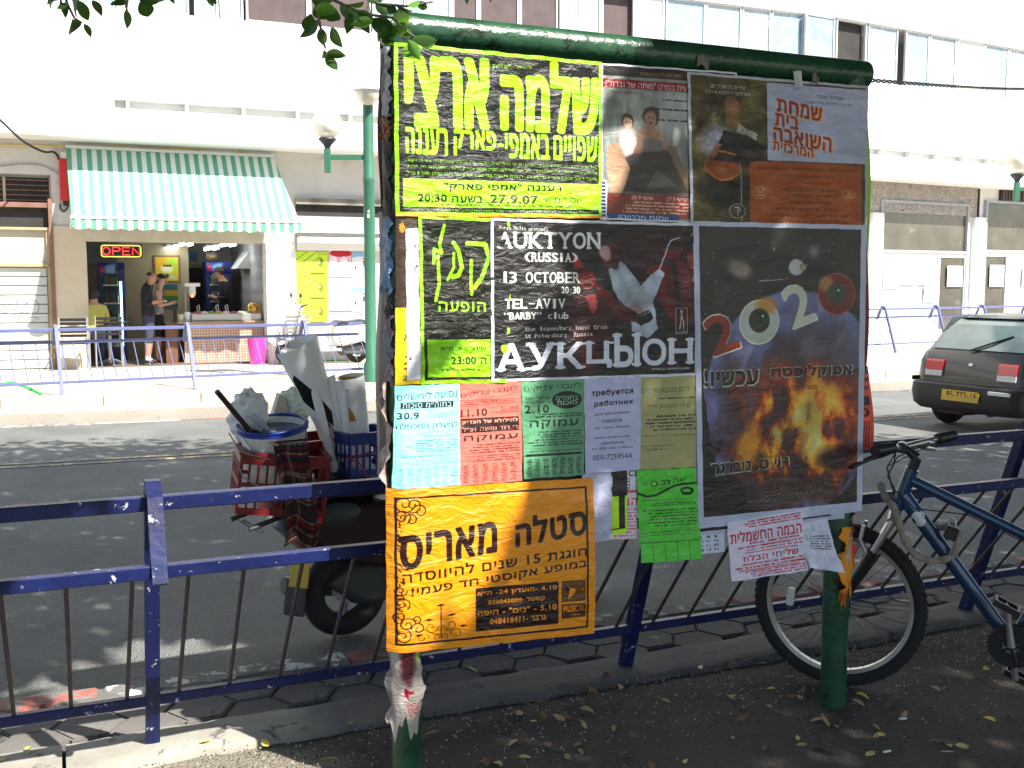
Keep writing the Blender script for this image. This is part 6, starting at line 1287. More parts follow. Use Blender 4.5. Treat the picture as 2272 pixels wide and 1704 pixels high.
s2 = scooter('white scooter parked in front of the wall bills, left of the green lamp post', S1 @ T((sc_x + .55, -.55, .12)) @ RZ(184), mat('scooter_white', (.70, .71, .70), rough=.3, coat=.4), m_sgrey, m_sdark)
b = MB(); b.tube([(.5, .2, .01), (0, .25, .015), (-.4, .1, .015), (-.9, .2, .01)], .012, n=6); b.solo('garden_hose', mat('hose_green', (.03, .35, .08), rough=.5), 'green hose lying on the pavement under the white scooter', 'hose', M=S1 @ T((sc_x, -.35, .125)))
hp = on_z(30, 876, .12); b = MB(); b.tube([(-.5, .1, .01), (-.25, 0, .12), (0, 0, .16), (.2, .02, .08), (.38, -.05, .01)], .02, n=7); b.solo('garden_hose', mat('hose_green', (0, 0, 0)), 'loop of green hose standing up behind the far railing at the left edge', 'hose', M=T(hp))
# ------------------------------------------------------------------ dark hatchback
m_car = mat('car_paint_olive', (.012, .013, .011), rough=.3, var=.04, coat=.3, spec=.6); m_bump = mat('bumper_plastic', (.012, .012, .013), rough=.6, var=.1)
m_cgl = mat('car_glass', (.15, .20, .19), rough=.05, var=.3, vs=2, spec=1.0)
cw = on_z(2109, 937, -.075); CH = 63.0; hx_ = Vector((math.sin(R(CH)), math.cos(R(CH)), 0)); rt = Vector((hx_.y, -hx_.x, 0))
co = Vector(cw) + rt * .68 - hx_ * .63; co.z = -.075
CM = frame(co, CH); car = thing('parked_hatchback', None, None, CM); car.name = 'hatchback_car'; setp(car, 'dark olive hatchback seen from behind, driving off on the far side of the road', 'car')
def plan(xr, xf, w, r=.22, n=5):
    pts = []
    for cx, cy, a in ((xf - r * 1.6, w - r * 1.2, 0), (xr + r, w - r, 90), (xr + r, -w + r, 180), (xf - r * 1.6, -w + r * 1.2, 270)):
        for k in range(n): t = R(a + 90 * k / (n - 1)); rx = r if 90 <= a <= 180 else r * 1.6; ry = r if 90 <= a <= 180 else r * 1.2; pts.append((cx + rx * math.cos(t), cy + ry * math.sin(t)))
    return pts
def loft(levels, m, name, cap=True, par=None, label=None):
    b = MB(); n = None
    for (z, xr, xf, w, r) in levels:
        P = plan(xr, xf, w, r); n = len(P); b.v += [(x, y, z * .95 - .10 * max(0, (abs(y) / w) ** 4) * (1 if z > 1.3 else 0)) for x, y in P]
    for i in range(len(levels) - 1): b.f += [(i * n + k, i * n + (k + 1) % n, (i + 1) * n + (k + 1) % n, (i + 1) * n + k) for k in range(n)]
    if cap: b.f += [tuple(range(n))[::-1], tuple(range((len(levels) - 1) * n, len(levels) * n))]
    b.mi = [0] * len(b.f); return b.part(name, m, par or car, smooth=38, label=label)
body = loft([(.30, .12, 3.6, .74, .2), (.50, .08, 3.66, .79, .2), (.62, .09, 3.64, .80, .2), (.80, .12, 3.5, .79, .18), (.90, .17, 3.3, .765, .18), (.93, .20, 3.0, .75, .18)], m_car, 'body')
loft([(.24, .03, 3.7, .73, .22), (.30, -.02, 3.72, .78, .22), (.44, -.03, 3.74, .80, .22), (.54, -.01, 3.73, .80, .22), (.56, .03, 3.7, .78, .22)], m_bump, 'bumper')
loft([(.931, .20, 2.75, .74, .18), (1.08, .31, 2.5, .70, .18), (1.25, .46, 2.25, .635, .18), (1.33, .58, 2.1, .60, .2)], m_car, 'cabin', cap=True)
loft([(1.331, .50, 2.1, .60, .2), (1.36, .56, 2.0, .56, .22), (1.375, .75, 1.85, .45, .25)], m_car, 'roof')
def rear_pt(y, z, off=.006):
    lv = [(.50, .08), (.62, .09), (.80, .12), (.90, .17), (.93, .20), (1.08, .31), (1.25, .46), (1.33, .58)]
    for (z0, x0), (z1, x1) in zip(lv, lv[1:]):
        if z <= z1: break
    return Vector((x0 + (x1 - x0) * (z - z0) / (z1 - z0) - off, y, z * .95))
def rpanel(name, m, y0, y1, z0, z1, ins=0., off=.008, par=None, th=.01, label=None):
    b = MB(); N = 6
    for o in (off, off - th):
        b.grid(lambda u, v: rear_pt((y0 + (y1 - y0) * u) + ((-ins * math.copysign(1, y1) * v) * u + (-ins * math.copysign(1, y0) * v if y0 * y1 < 0 else 0) * (1 - u)), z0 + (z1 - z0) * v, o), 3, N, uv=False)
    n = 4 * (N + 1); e_ = lambda i, j: j * 4 + i
    for j in range(N): b.f += [(e_(0, j), e_(0, j + 1), n + e_(0, j + 1), n + e_(0, j)), (e_(3, j), n + e_(3, j), n + e_(3, j + 1), e_(3, j + 1))]; b.mi += [0, 0]
    for i in range(3): b.f += [(e_(i, 0), n + e_(i, 0), n + e_(i + 1, 0), e_(i + 1, 0)), (e_(i, N), e_(i + 1, N), n + e_(i + 1, N), n + e_(i, N))]; b.mi += [0, 0]
    return b.part(name, m, par or car, label=label)
rw = rpanel('rear_window', m_cgl, -.60, .60, .95, 1.29, ins=.11, off=.012)
def bar_on_rear(y0, z0, y1, z1, r, m, name, par): b = MB(); b.tube([rear_pt(y0, z0, .03), rear_pt((y0 + y1) / 2, (z0 + z1) / 2, .035), rear_pt(y1, z1, .02)], r, n=6); return b.part(name, m, par)
bar_on_rear(.08, .94, -.36, 1.12, .011, m_black, 'wiper', rw)
for s_ in (-1, 1):
    lt = rpanel('tail_light', mat('lens_red', (.45, .01, .02), rough=.15, spec=.8, emit=(.8, .02, .02), es=.05), s_ * .36, s_ * .59, .70, .82, off=.02, th=.03); rpanel('reverse_lens', mat('lens_clear', (.65, .6, .6), rough=.2), s_ * .36, s_ * .59, .63, .695, off=.02, th=.03, par=lt)
rpanel('number_plate', None or mat('plate_yellow', (.55, .36, .03), rough=.5, var=.2, wear=((.12, .10, .06), 11, .64)), -.24, .24, .37, .475, off=.125, th=.02)
im = Im(240, 50, (.85, .66, .12)); im.text('85-772-16', .14, .2, .95, .82, (.1, .08, .03), .03).frame(0, 0, 1, 1, .01, (.1, .08, .03)); m = MB(); m.grid(lambda u, v: (-.041 - .010, .24 - .48 * u, .37 + .105 * v), 2, 2); m.part('plate_print', print_mat('plate_print', im.image('plate'), bump=0), car)
rpanel('tailgate_seam', m_black, -.6, .6, .598, .606, off=.004, th=.01); rpanel('badge', m_steel, -.025, .025, .77, .80, off=.012); b = MB(); b.box(-.055, -.03, -.62, -.36, .455, .49); b.part('bumper_reflector', m_wplas, car)
for s_ in (-1, 1):
    b = MB(); P = [(.55, 1.24), (1.15, 1.27), (1.15, .97), (.42, .97)]; b.add([(x, s_ * (.755 - (z - .93) * .36), z) for x, z in P], [(0, 1, 2, 3)]); b.part('quarter_window', m_cgl, car)
    b = MB(); P = [(1.22, 1.27), (2.0, 1.27), (2.35, .97), (1.22, .97)]; b.add([(x, s_ * (.755 - (z - .93) * .36), z) for x, z in P], [(0, 1, 2, 3)]); b.part('door_window', m_cgl, car)
    b = MB(); b.box(.1, 3.5, s_ * .79 - .012, s_ * .79 + .012, .52, .57, c=.004); b.part('rub_strip', m_bump, car)
    for x in (.62, 3.0):
        wb = MB(); wb.torus(.20, .085, 32, 10, M=T((x, s_ * .69, .275)) @ RX(90)); wo = wb.part('wheel', m_rub, car, smooth=True)
        b = MB(); b.lathe([(.001, .07), (.15, .06), (.165, .08), (.17, -.05), (.001, -.04)], 24, M=T((x, s_ * .69, .275)) @ RX(90 * s_)); b.part('hub_cap', m_steel, wo, smooth=40)
b = MB(); b.box(.3, 3.4, -.62, .62, .2, .31); b.part('underbody', m_black, car); b = MB(); b.tube([(.3, -.3, .24), (.05, -.3, .23)], .03, n=8); b.part('exhaust_pipe', m_black, car); b = MB(); b.box(.15, .5, .1, .5, .17, .26, c=.03); b.part('silencer', mat('silencer_rust', (.08, .05, .035), rough=.8), car)
# ------------------------------------------------------------------ bicycle chained behind the right pole
AX = Vector((1.275, 4.03, 0)); BK = frame(AX, 114.5)
def bp(px, py, y=0):
    P = on_plane(px, py, BK @ Vector((0, y, 0)), BK.to_3x3() @ Vector((0, 1, 0))); q = loc(P, BK); return Vector((q.x, y, q.z))
m_bike = mat('bike_blue_paint', (.012, .045, .11), rough=.25, var=.15, coat=.5, spec=.6); m_alloy = mat('alloy', (.55, .54, .52), rough=.35, metal=.9, var=.15, vs=20); m_cloth = mat('lock_sleeve', (.30, .26, .21), rough=.95, var=.4, vs=30, bump=1, bs=60)
bk = thing('bicycle', 'dark blue mountain bike with an apple-shaped sticker, chained behind the right pole', 'bicycle', BK)
WR = .322
def bwheel(cx, cz, name):
    b = MB(); b.torus(WR - .024, .025, 64, 10, M=T((cx, 0, cz)) @ RX(90)); w = b.part(name, m_rub, bk, smooth=True)
    b = MB()
    for k in range(72):
        for yy in (-.014, .0, .014):
            a = 2 * math.pi * (k + (.5 if yy == 0 else 0)) / 72; Mx = T((cx, yy, cz)) @ RY(math.degrees(-a)) @ T((WR + (.0 if yy == 0 else -.004), 0, 0)); b.box(-.004, .004, -.005, .005, -.006, .006, M=Mx)
    b.part('tread', m_rub, w)
    b = MB(); b.lathe([(WR - .062, -.012), (WR - .048, -.014), (WR - .046, .014), (WR - .062, .012), (WR - .062, -.012)], 64, M=T((cx, 0, cz)) @ RX(90)); b.part('rim', m_alloy, w, smooth=40)
    b = MB()
    for k in range(32):
        a = 2 * math.pi * k / 32; s_ = 1 if k % 2 else -1; a2 = a + (.42 if k % 4 < 2 else -.42)
        b.cyl((cx + .024 * math.cos(a2), s_ * .03, cz + .024 * math.sin(a2)), (cx + (WR - .06) * math.cos(a), 0, cz + (WR - .06) * math.sin(a)), .0012, n=4, caps=False)
    b.part('spokes', mat('spoke_steel', (.12, .12, .13), rough=.4, metal=.6), w); b = MB(); b.cyl((cx, -.05, cz), (cx, .05, cz), .018, n=12); b.part('hub', m_black, w)
    return w
w1 = bwheel(0, WR, 'front_wheel')
rp = bp(1752, 1300); rq = bp(1757, 1345); b = MB(); b.box(-.014, .014, -.018, .012, -.035, .035, c=.004, M=T((rp + rq) / 2) @ RY(6)); b.part('reflector', m_wplas, w1)
HB, HT = bp(1990, 1128), bp(2024, 1040); BB = bp(2243, 1423); hd = (HT - HB).normalized(); TT0 = bp(2024, 1066); TT1 = bp(2272, 1187); DT0 = bp(2003, 1098)
SC_ = TT0 + (TT1 - TT0).normalized() * .56; RAX = Vector((1.06, 0, WR)); w2 = bwheel(RAX.x, WR, 'rear_wheel')
fr = MB(); fr.tube([HB, HT], .024, n=16); fr.tube([TT0, TT0.lerp(SC_, .5), SC_], [.021, .020, .017], n=16); fr.tube([DT0, DT0.lerp(BB, .5), BB], [.029, .0265, .025], n=18); fr.tube([BB, SC_ + (SC_ - BB).normalized() * .05], .016, n=14)
for s_ in (-1, 1): fr.tube([BB + Vector((0, s_ * .03, 0)), RAX + Vector((0, s_ * .06, 0))], .010, n=8); fr.tube([SC_ + Vector((0, s_ * .015, 0)), RAX + Vector((0, s_ * .06, 0))], .008, n=8)
fr.cyl(BB - Vector((0, .035, 0)), BB + Vector((0, .035, 0)), .023, n=14); fr = fr.part('frame', m_bike, bk, smooth=50)
# sticker
mid = DT0.lerp(BB, .155); dd = (BB - DT0).normalized(); up_ = Vector((-dd.z, 0, dd.x)); up_ = up_ if up_.z > 0 else -up_
def apple(a):
    r = 1 - .13 * math.exp(-((a - math.pi / 2) / .3) ** 2) - .07 * math.exp(-((a - 3 * math.pi / 2) / .25) ** 2); r *= 1 - .30 * math.exp(-((a - .15) / .28) ** 2) - .30 * math.exp(-((a - .15 - 2 * math.pi) / .28) ** 2); return r * (1 - .08 * math.sin(a))
Mst = T(mid) @ RZ(0); b = MB(); sr = .029
def on_tube(x, z, lift=.0007):          # sticker point pressed onto the near side of the down tube
    p = mid + Vector((x, 0, z)); h = (p - mid).dot(up_); r = .0287 + lift; y = -math.sqrt(max(r * r - h * h, 1e-6)); return Vector((p.x, y, p.z))
N_ = 40; ring = [(sr * .95 * apple(a) * math.cos(a), sr * 1.02 * apple(a) * math.sin(a)) for a in [2 * math.pi * k / N_ for k in range(N_)]]
vs = [on_tube(0, 0)] + [on_tube(x * f, z * f) for f in (.5, 1) for x, z in ring]; fs = [(0, 1 + k, 1 + (k + 1) % N_) for k in range(N_)] + [(1 + k, 1 + N_ + k, 1 + N_ + (k + 1) % N_, 1 + (k + 1) % N_) for k in range(N_)]
b.add(vs, fs); lf = [(.004, .024), (.009, .0245), (.013, .029), (.0125, .034), (.007, .032), (.0035, .028)]; b.add([on_tube(x, z * .93) for x, z in lf], [tuple(range(6))]); b.part('apple_sticker', mat('sticker_white', (.62, .64, .66), rough=.4), fr)
# fork
b = MB(); cr = HB - hd * .03; b.tube([HB, cr], .02, n=12); b.tube([cr + Vector((0, -.062, -.012)), cr + Vector((0, -.03, .006)), cr, cr + Vector((0, .03, .006)), cr + Vector((0, .062, -.012))], [.02, .021, .024, .021, .02], n=12)
fk_ = b.part('fork_crown', m_alloy, bk, smooth=50)
for s_ in (-1, 1):
    c0 = cr + Vector((0, s_ * .06, -.01)); c1 = Vector((0, s_ * .06, WR)); m0 = c0.lerp(c1, .38)
    b = MB(); b.tube([c0, m0], .0135, n=12); b.part('stanchion', m_alloy, fk_, smooth=50); b = MB(); b.tube([m0.lerp(c0, .1), m0, c0.lerp(c1, .9), c1], [.02, .019, .017, .013], n=12); b.part('fork_leg', m_black, fk_, smooth=50)
    b = MB(); q = m0.lerp(c0, .05); b.tube([q + Vector((-.02, 0, .0)), q + Vector((-.045, -s_ * .01, .045)), q + Vector((-.035, -s_ * .015, .10))], .008, n=8); b.box(-.05, .0, -.008, .008, -.01, .01, M=T(q + Vector((-.01, -s_ * .03, .02)))); b.part('brake_arm', m_alloy, fk_)
b = MB(); q = Vector((0, 0, 0)); pts = []
for k in range(14): a = R(70 + 8 * k); pts.append((-(WR + .03) * math.cos(a) * -1, 0, WR + (WR + .03) * math.sin(a)))
# stem, bar, grips, levers
CL = bp(2001, 992); ST = HT + hd * .045
b = MB(); b.tube([HT, ST], .02, n=14); b.tube([ST, ST.lerp(CL, .5) + Vector((0, 0, .004)), CL], [.02, .016, .018], n=12); b.cyl(CL - Vector((0, .025, 0)), CL + Vector((0, .025, 0)), .021, n=14); st_ = b.part('stem', m_black, bk, smooth=50)
b = MB(); TB = Matrix.Rotation(R(-24), 3, 'Z'); BR_ = [CL + TB @ Vector(v) for v in ((.055, -.285, .022), (.05, -.17, .02), (.02, -.09, .008), (0, -.03, 0), (0, .03, 0), (.02, .09, .008), (.05, .17, .02), (.055, .285, .022))]; b.tube(BR_, .0125, n=12); hb_ = b.part('handlebar', m_alloy, bk, smooth=60)
for s_ in (-1, 1):
    g0, g1 = CL + TB @ Vector((.054, s_ * .165, .021)), CL + TB @ Vector((.056, s_ * .295, .023)); b = MB(); prof = []
    for k in range(19): prof.append((.0185 + (.003 if k % 2 else 0), k * .13 / 18))
    zax = (g1 - g0).normalized(); u, w_ = perp(zax); Mg = Matrix((( *u, 0), (*w_, 0), (*zax, 0), (0, 0, 0, 1))).transposed(); Mg.translation = g0; b.lathe([(.001, 0)] + prof + [(.001, .13)], 16, M=Mg); b.part('grip', m_black, hb_)
    b = MB(); L0 = CL + TB @ Vector((.035, s_ * .14, .01)); b.tube([L0, L0 + TB @ Vector((-.03, s_ * .0, -.02)), L0 + TB @ Vector((-.055, s_ * .06, -.035)), L0 + TB @ Vector((-.06, s_ * .17, -.055))], [.015, .012, .009, .007], n=8); b.sph(L0, .02, n=8, m=6, sc=(1.2, 1, .8)); b.part('brake_lever', m_black if s_ < 0 else m_alloy, hb_, smooth=True)
    b = MB(); b.tube([CL + TB @ Vector((.03, s_ * .10, .0)), CL + Vector((-.02, s_ * .08, -.05)), CL + Vector((-.045, s_ * .03, -.11)), HB.lerp(HT, .5) + Vector((-.04, -.02 * s_, .0)), HB + Vector((.0, -.03, -.0))], .0026, n=5); b.part('brake_cable', m_cable, bk)
    b = MB(); b.tube([CL + TB @ Vector((.04, s_ * .12, -.005)), CL + Vector((-.05, s_ * .02, -.08)), CL + Vector((-.03, -.02, -.15)), HB.lerp(HT, .3) + Vector((.01, -.032, 0)), DT0.lerp(BB, .12) + Vector((0, -.034, .02)), TT0.lerp(TT1, .5) + Vector((0, -.006, -.026)), TT0.lerp(SC_, .9) + Vector((0, 0, -.024))], .0024, n=5); b.part('gear_cable', m_cable, bk)
# drivetrain
b = MB(); b.lathe([(.030, -.001), (.078, -.001), (.078, .002), (.030, .002), (.030, -.001)], 40, M=T(BB + Vector((0, -.052, 0))) @ RX(90))
for k in range(36): a = 2 * math.pi * k / 36; b.box(-.003, .004, -.0015, .0015, -.003, .003, M=T(BB + Vector((.080 * math.cos(a), -.052, .080 * math.sin(a)))) @ RY(math.degrees(-a)))
for k in range(5): a = R(72 * k); b.tube([BB + Vector((0, -.056, 0)), BB + Vector((.06 * math.cos(a), -.054, .06 * math.sin(a)))], .006, n=6)
b.part('chainring', m_black, bk); PD = bp(2231, 1318, -.07); cd = (PD - BB); cd.y = 0; cd = cd.normalized() * .17
for s_ in (-1, 1):
    a0_ = BB + Vector((0, s_ * .065, 0)); a1_ = a0_ + cd * (-s_) + Vector((0, s_ * .012, 0)); b = MB(); b.tube([a0_, a0_.lerp(a1_, .5), a1_], [.016, .011, .013], n=10); ck = b.part('crank', m_alloy, bk, smooth=50)
    b = MB(); Mp = T(a1_ + Vector((0, s_ * .055, 0))) @ RY(25); b.box(-.045, .045, -.04, -.03, -.011, .011, M=Mp); b.box(-.045, .045, .03, .04, -.011, .011, M=Mp); b.box(-.045, -.035, -.03, .03, -.011, .011, M=Mp); b.box(.035, .045, -.03, .03, -.011, .011, M=Mp); b.cyl(a1_, a1_ + Vector((0, s_ * .1, 0)), .008, n=8); b.part('pedal', m_black, ck)
b = MB(); b.tube([BB + Vector((0, -.052, .078)), RAX + Vector((0, -.052, .035)), RAX + Vector((.035, -.052, 0)), RAX + Vector((0, -.052, -.035)), BB + Vector((0, -.052, -.078))], .004, n=5); b.part('chain', m_black, bk)
b = MB(); stp = SC_ + (SC_ - BB).normalized() * .16; b.tube([SC_, stp], .0135, n=10); b.part('seat_post', m_alloy, bk); b = MB(); b.sph(stp + Vector((.03, 0, .02)), .1, n=14, m=8, sc=(1.25, .65, .3)); b.sph(stp + Vector((-.10, 0, .02)), .05, n=10, m=6, sc=(1.7, .5, .5)); b.part('saddle', m_black, bk, smooth=True)
# sleeved lock
lk = thing('bicycle_lock', 'grey cloth-wrapped chain lock looped from the fork round the down tube to the railing', 'lock', BK)
pts = [bp(1953, 1075, .05), bp(1966, 1105, .0), bp(1985, 1130, -.055), bp(2000, 1180, -.06), bp(2025, 1225, -.055), bp(2060, 1243, -.05), bp(2100, 1240, -.045), bp(2122, 1215, -.04), bp(2118, 1170, -.0), bp(2070, 1170, .05), bp(2020, 1140, .03)]
sm_ = []
for i in range(len(pts) - 1):
    a, b_, c, d = pts[max(i - 1, 0)], pts[i], pts[i + 1], pts[min(i + 2, len(pts) - 1)]
    for k in range(6): t = k / 6; sm_.append(.5 * ((2 * b_) + (c - a) * t + (2 * a - 5 * b_ + 4 * c - d) * t * t + (3 * b_ - a - 3 * c + d) * t ** 3))
b = MB(); b.tube(sm_, [.0135 + .0025 * math.sin(i * 1.3) for i in range(len(sm_))], n=10); b.part('sleeve', m_cloth, lk, smooth=True)
q = bp(2112, 1180, -.045); b = MB(); b.box(-.022, .022, -.012, .012, -.03, .02, c=.005, M=T(q) @ RY(20)); b.part('padlock', m_black, lk); b = MB(); b.tube([q + Vector((-.012, 0, .018)), q + Vector((-.012, 0, .04)), q + Vector((.0, 0, .052)), q + Vector((.012, 0, .04)), q + Vector((.012, 0, .018))], .004, n=6); b.part('shackle', m_steel, lk)
# ------------------------------------------------------------------ scooter parked behind the near railing, loaded with crates
SF = frame(on_z(766, 1408, -.11), 57.0)
ns = scooter('dark scooter parked on the road behind the railing, loaded with crates of rolled posters', SF, mat('scooter_maroon', (.025, .008, .009), rough=.35, coat=.4), m_sdark, m_black)
def sp_(px, py, y):
    P = on_plane(px, py, SF @ Vector((0, y, 0)), SF.to_3x3() @ Vector((0, 1, 0))); q = loc(P, SF); return Vector((q.x, y, q.z))
b = MB(); b.tube([(-.05, -.12, .72), (-.5, -.12, .60)], .012, n=8); b.tube([(-.05, .12, .72), (-.5, .12, .60)], .012, n=8); [b.tube([(x, -.14, .70 + x * .25), (x, .14, .70 + x * .25)], .010, n=6) for x in (-.45, -.3, -.15)]; b.part('rear_rack', m_sdark, ns)
tl = sp_(694, 1152, -.15); b = MB(); b.sph(tl, .055, n=12, m=8, sc=(1.3, .5, .8)); b.part('tail_light', mat('lens_red', (0, 0, 0)), ns, smooth=True); b = MB(); b.sph(tl + Vector((.12, .01, .0)), .09, n=12, m=8, sc=(1.5, .5, .7)); b.part('tail_fairing', m_sdark, ns, smooth=True)
q0 = sp_(668, 1240, -.06); q1 = sp_(662, 1300, -.06); b = MB(); b.box(-.05, .05, -.006, .006, -.07, .07, c=.004, M=T(q0.lerp(q1, .5)) @ RZ(-55) @ RX(-12)); pl = b.part('number_plate', mat('plate_yellow', (0, 0, 0)), ns); b = MB(); b.box(-.055, .055, -.01, .01, -.14, .02, c=.006, M=T(q1 + Vector((.0, .02, -.0))) @ RZ(-55) @ RX(-12)); b.part('mud_flap', m_black, ns)
def crate(name, label, M, L, W, H, m, cat='crate'):
    c = thing(name, label, cat, M); b = MB(); t = .008
    b.box(-L / 2 + t, L / 2 - t, -W / 2 + t, W / 2 - t, 0, .01)
    b.part('base', m, c)
    for nm, Mx, LL in (('side', T((0, -W / 2, 0)), L), ('side', T((0, W / 2, 0)), L), ('side', T((-L / 2, 0, 0)) @ RZ(90), W - 2 * t), ('side', T((L / 2, 0, 0)) @ RZ(90), W - 2 * t)):
        b = MB()
        for z0, z1 in ((0, .03), (H * .45, H * .52), (H - .05, H)): b.box(-LL / 2, LL / 2, -t / 2, t / 2, z0, z1, M=Mx)
        n = max(4, int(LL / .035))
        for k in range(n + 1): x = -LL / 2 + LL * k / n; b.box(x - .005, x + .005, -t / 2 * .9, t / 2 * .9, .03, H - .05, M=Mx)
        b.box(-LL / 2 - t, LL / 2 + t, -t * 1.4, t * 1.4, H - .012, H + .003, M=Mx); b.part(nm, m, c)
    return c
m_cred = mat('crate_red', (.20, .012, .014), rough=.45, var=.25, vs=8, wear=((.1, .03, .03), 9, .62)); m_cblu = mat('crate_blue', (.012, .04, .22), rough=.45, var=.2)
c0 = sp_(612, 1128, -.02)
cr1 = crate('plastic_crate', 'red plastic crate tied on the back of the scooter, holding the glue bucket', SF @ T(c0) @ RZ(-14) @ RY(7), .38, .34, .27, m_cred)
c1_ = sp_(698, 1110, .10); cr2 = crate('plastic_crate', 'second red crate behind the plaid cloth, nearer the rolled posters', SF @ T(c1_ + Vector((0, .10, .02))) @ RZ(8), .30, .30, .27, m_cred)
c2 = sp_(805, 1045, .0); cr3 = crate('plastic_crate', 'blue plastic crate holding upright rolled posters', SF @ T(c2) @ RZ(5), .28, .26, .20, m_cblu)
# bucket of glue with brush
bc = sp_(604, 942, -.02); BM = SF @ T(bc) @ RY(-6) @ RX(7); bu = thing('glue_bucket', 'white bucket with a blue rim and smeared glue, in the red crate', 'bucket', BM)
m_bw = mat('bucket_white', (.80, .78, .70), rough=.4, wear=((.12, .1, .08), 13, .62), var=.1)
b = MB(); b.lathe([(.115, -.27), (.148, -.02), (.152, 0), (.143, -.005), (.11, -.26), (.001, -.26)], 32); b.part('body', m_bw, bu, smooth=50); b = MB(); b.torus(.153, .009, 40, 8); b.lathe([(.16, -.02), (.158, -.003)], 32); b.part('rim', mat('rim_blue', (.01, .04, .28), rough=.35), bu, smooth=50); b = MB(); b.lathe([(.143, -.03), (.05, -.034), (.001, -.034)], 28); b.part('glue', mat('glue_smeared', (.10, .14, .24), rough=.15, var=.5, vs=12, wear=((.5, .5, .5), 9, .6)), bu)
b = MB(); b.tube([(-.15, 0, -.02), (-.14, -.09, -.07), (-.02, -.155, -.10), (.12, -.10, -.08), (.155, 0, -.02)], .004, n=6); b.part('handle', m_steel, bu)
br = thing('glue_brush', 'long dark handled brush standing in the glue bucket', 'brush', SF); p0_, p1_ = sp_(481, 868, -.10), sp_(556, 958, -.04); b = MB(); b.tube([p0_, p1_], .0125, n=8); b.part('handle', mat('handle_dark', (.035, .02, .018), rough=.6), br); p2_ = sp_(592, 985, -.02); b = MB(); b.tube([p1_, p1_.lerp(p2_, .4), p2_], [.02, .035, .03], n=8); b.part('head', m_black, br)
b = MB(); s0, s1_ = sp_(556, 920, -.08), sp_(600, 960, -.04); b.tube([s0, s0.lerp(s1_, .5) + Vector((0, 0, .006)), s1_], [.012, .02, .006], n=6); b.solo('scraper', mat('scraper_pale', (.45, .5, .58), rough=.3), 'pale scraper lying across the rim of the glue bucket', 'scraper', M=SF)
def bag(label, c, r, m, sc, seed, M=None):
    b = MB(); rs = random.Random(seed); n, mm = 22, 14; ph = [rs.uniform(0, 6) for _ in range(8)]
    def fn(u, v):
        a = 2 * math.pi * u; t = math.pi * v; q = r * (1 + .13 * math.sin(5 * a + ph[0] + 3 * t) + .09 * math.sin(9 * a + ph[1]) * math.sin(4 * t + ph[2]) + .06 * math.sin(13 * t + 2 * a)); return (q * math.sin(t) * math.cos(a) * sc[0], q * math.sin(t) * math.sin(a) * sc[1], q * math.cos(t) * sc[2])
    b.grid(fn, n * 2, mm * 2, uv=False); return b.solo('plastic_bag', m, label, 'bag', M=SF @ T(c), smooth=60)
m_bag = mat('bag_white', (.85, .85, .84), rough=.35, var=.1, wear=((.05, .10, .4), 8, .66)); m_bag2 = mat('bag_green', (.60, .72, .60), rough=.35, var=.1, wear=((.3, .45, .1), 14, .66))
bag('crumpled white plastic bag with blue print, behind the glue bucket', sp_(552, 925, .10), .085, m_bag, (1, .8, 1.3), 1); bag('pale green plastic bag bulging behind the bucket, left of the rolled posters', sp_(655, 898, .20), .075, m_bag2, (1.2, .8, 1), 2)
b = MB(); c_ = sp_(618, 905, .16); b.prism([(-.05, -.08), (.05, -.08), (.03, .04), (.0, .07)], -.02, .02); b.solo('folded_carton', mat('carton_pale', (.55, .5, .42)), 'pale folded carton corner sticking up behind the bucket', 'carton', M=SF @ T(c_))
# plaid cloth
im = Im(140, 420, (.42, .08, .10))
for k in range(14): y_ = k / 14; im.rect(0, y_, 1, y_ + .02, [(.5, .45, .42), (.05, .2, .12), (.08, .1, .3), (.55, .1, .12)][k % 4]); im.rect(0, y_ + .03, 1, y_ + .045, [(.05, .2, .12), (.6, .5, .4), (.05, .05, .08)][k % 3])
for k in range(5): x_ = k / 5; im.mix(((im.X > x_) & (im.X < x_ + .07)) * .55, [(.08, .25, .14), (.1, .12, .3), (.6, .55, .5)][k % 3])
ca, cb = sp_(614, 985, -.25), sp_(690, 985, -.25); cz1 = sp_(650, 1212, -.25).z
b = MB(); b.grid(lambda u, v: (ca.x + (cb.x - ca.x) * u + .015 * math.sin(v * 5) + .02 * (1 - v), -.25 - .02 * math.sin(u * 9 + v * 2) * (.4 + .6 * (1 - v)) - .012 * math.sin(v * 17 + u * 5), cz1 + (ca.z - cz1) * v + .03 * math.sin(u * 6) * (1 - v)), 24, 40)
b.grid(lambda u, v: (ca.x + (cb.x - ca.x) * u, -.25 + .16 * v, ca.z + .012 - .02 * math.sin(v * 3)), 16, 6); b.solo('plaid_cloth', print_mat('plaid_print', im.image('plaid', .2, 4), rough=.9, bump=.6, bs=25, alb=1.0), 'worn red and green plaid cloth hanging over the side of the red crate', 'cloth', M=SF, smooth=True)
for k, (pp, r_) in enumerate((([(508, 960, -.2), (530, 1000, -.22), (560, 1010, -.24), (600, 1020, -.24)], .003), ([(515, 1000, -.2), (540, 1060, -.22), (575, 1080, -.23)], .003), ([(770, 1015, -.16), (800, 1010, -.17), (838, 1000, -.17)], .004), ([(770, 1015, -.16), (800, 1030, -.17), (815, 1060, -.17)], .004))):
    b = MB(); b.tube([sp_(*q) for q in pp], r_, n=5); b.solo('cord', mat('cord_%d' % (k // 2), ((.35, .3, .28), (.35, .03, .06))[k // 2]), ('grey cord tied round the rim of the red crate', 'grey cord hanging down the front of the red crate', 'crimson cord tied across the blue crate', 'crimson cord hanging down the blue crate')[k], 'cord', M=SF)
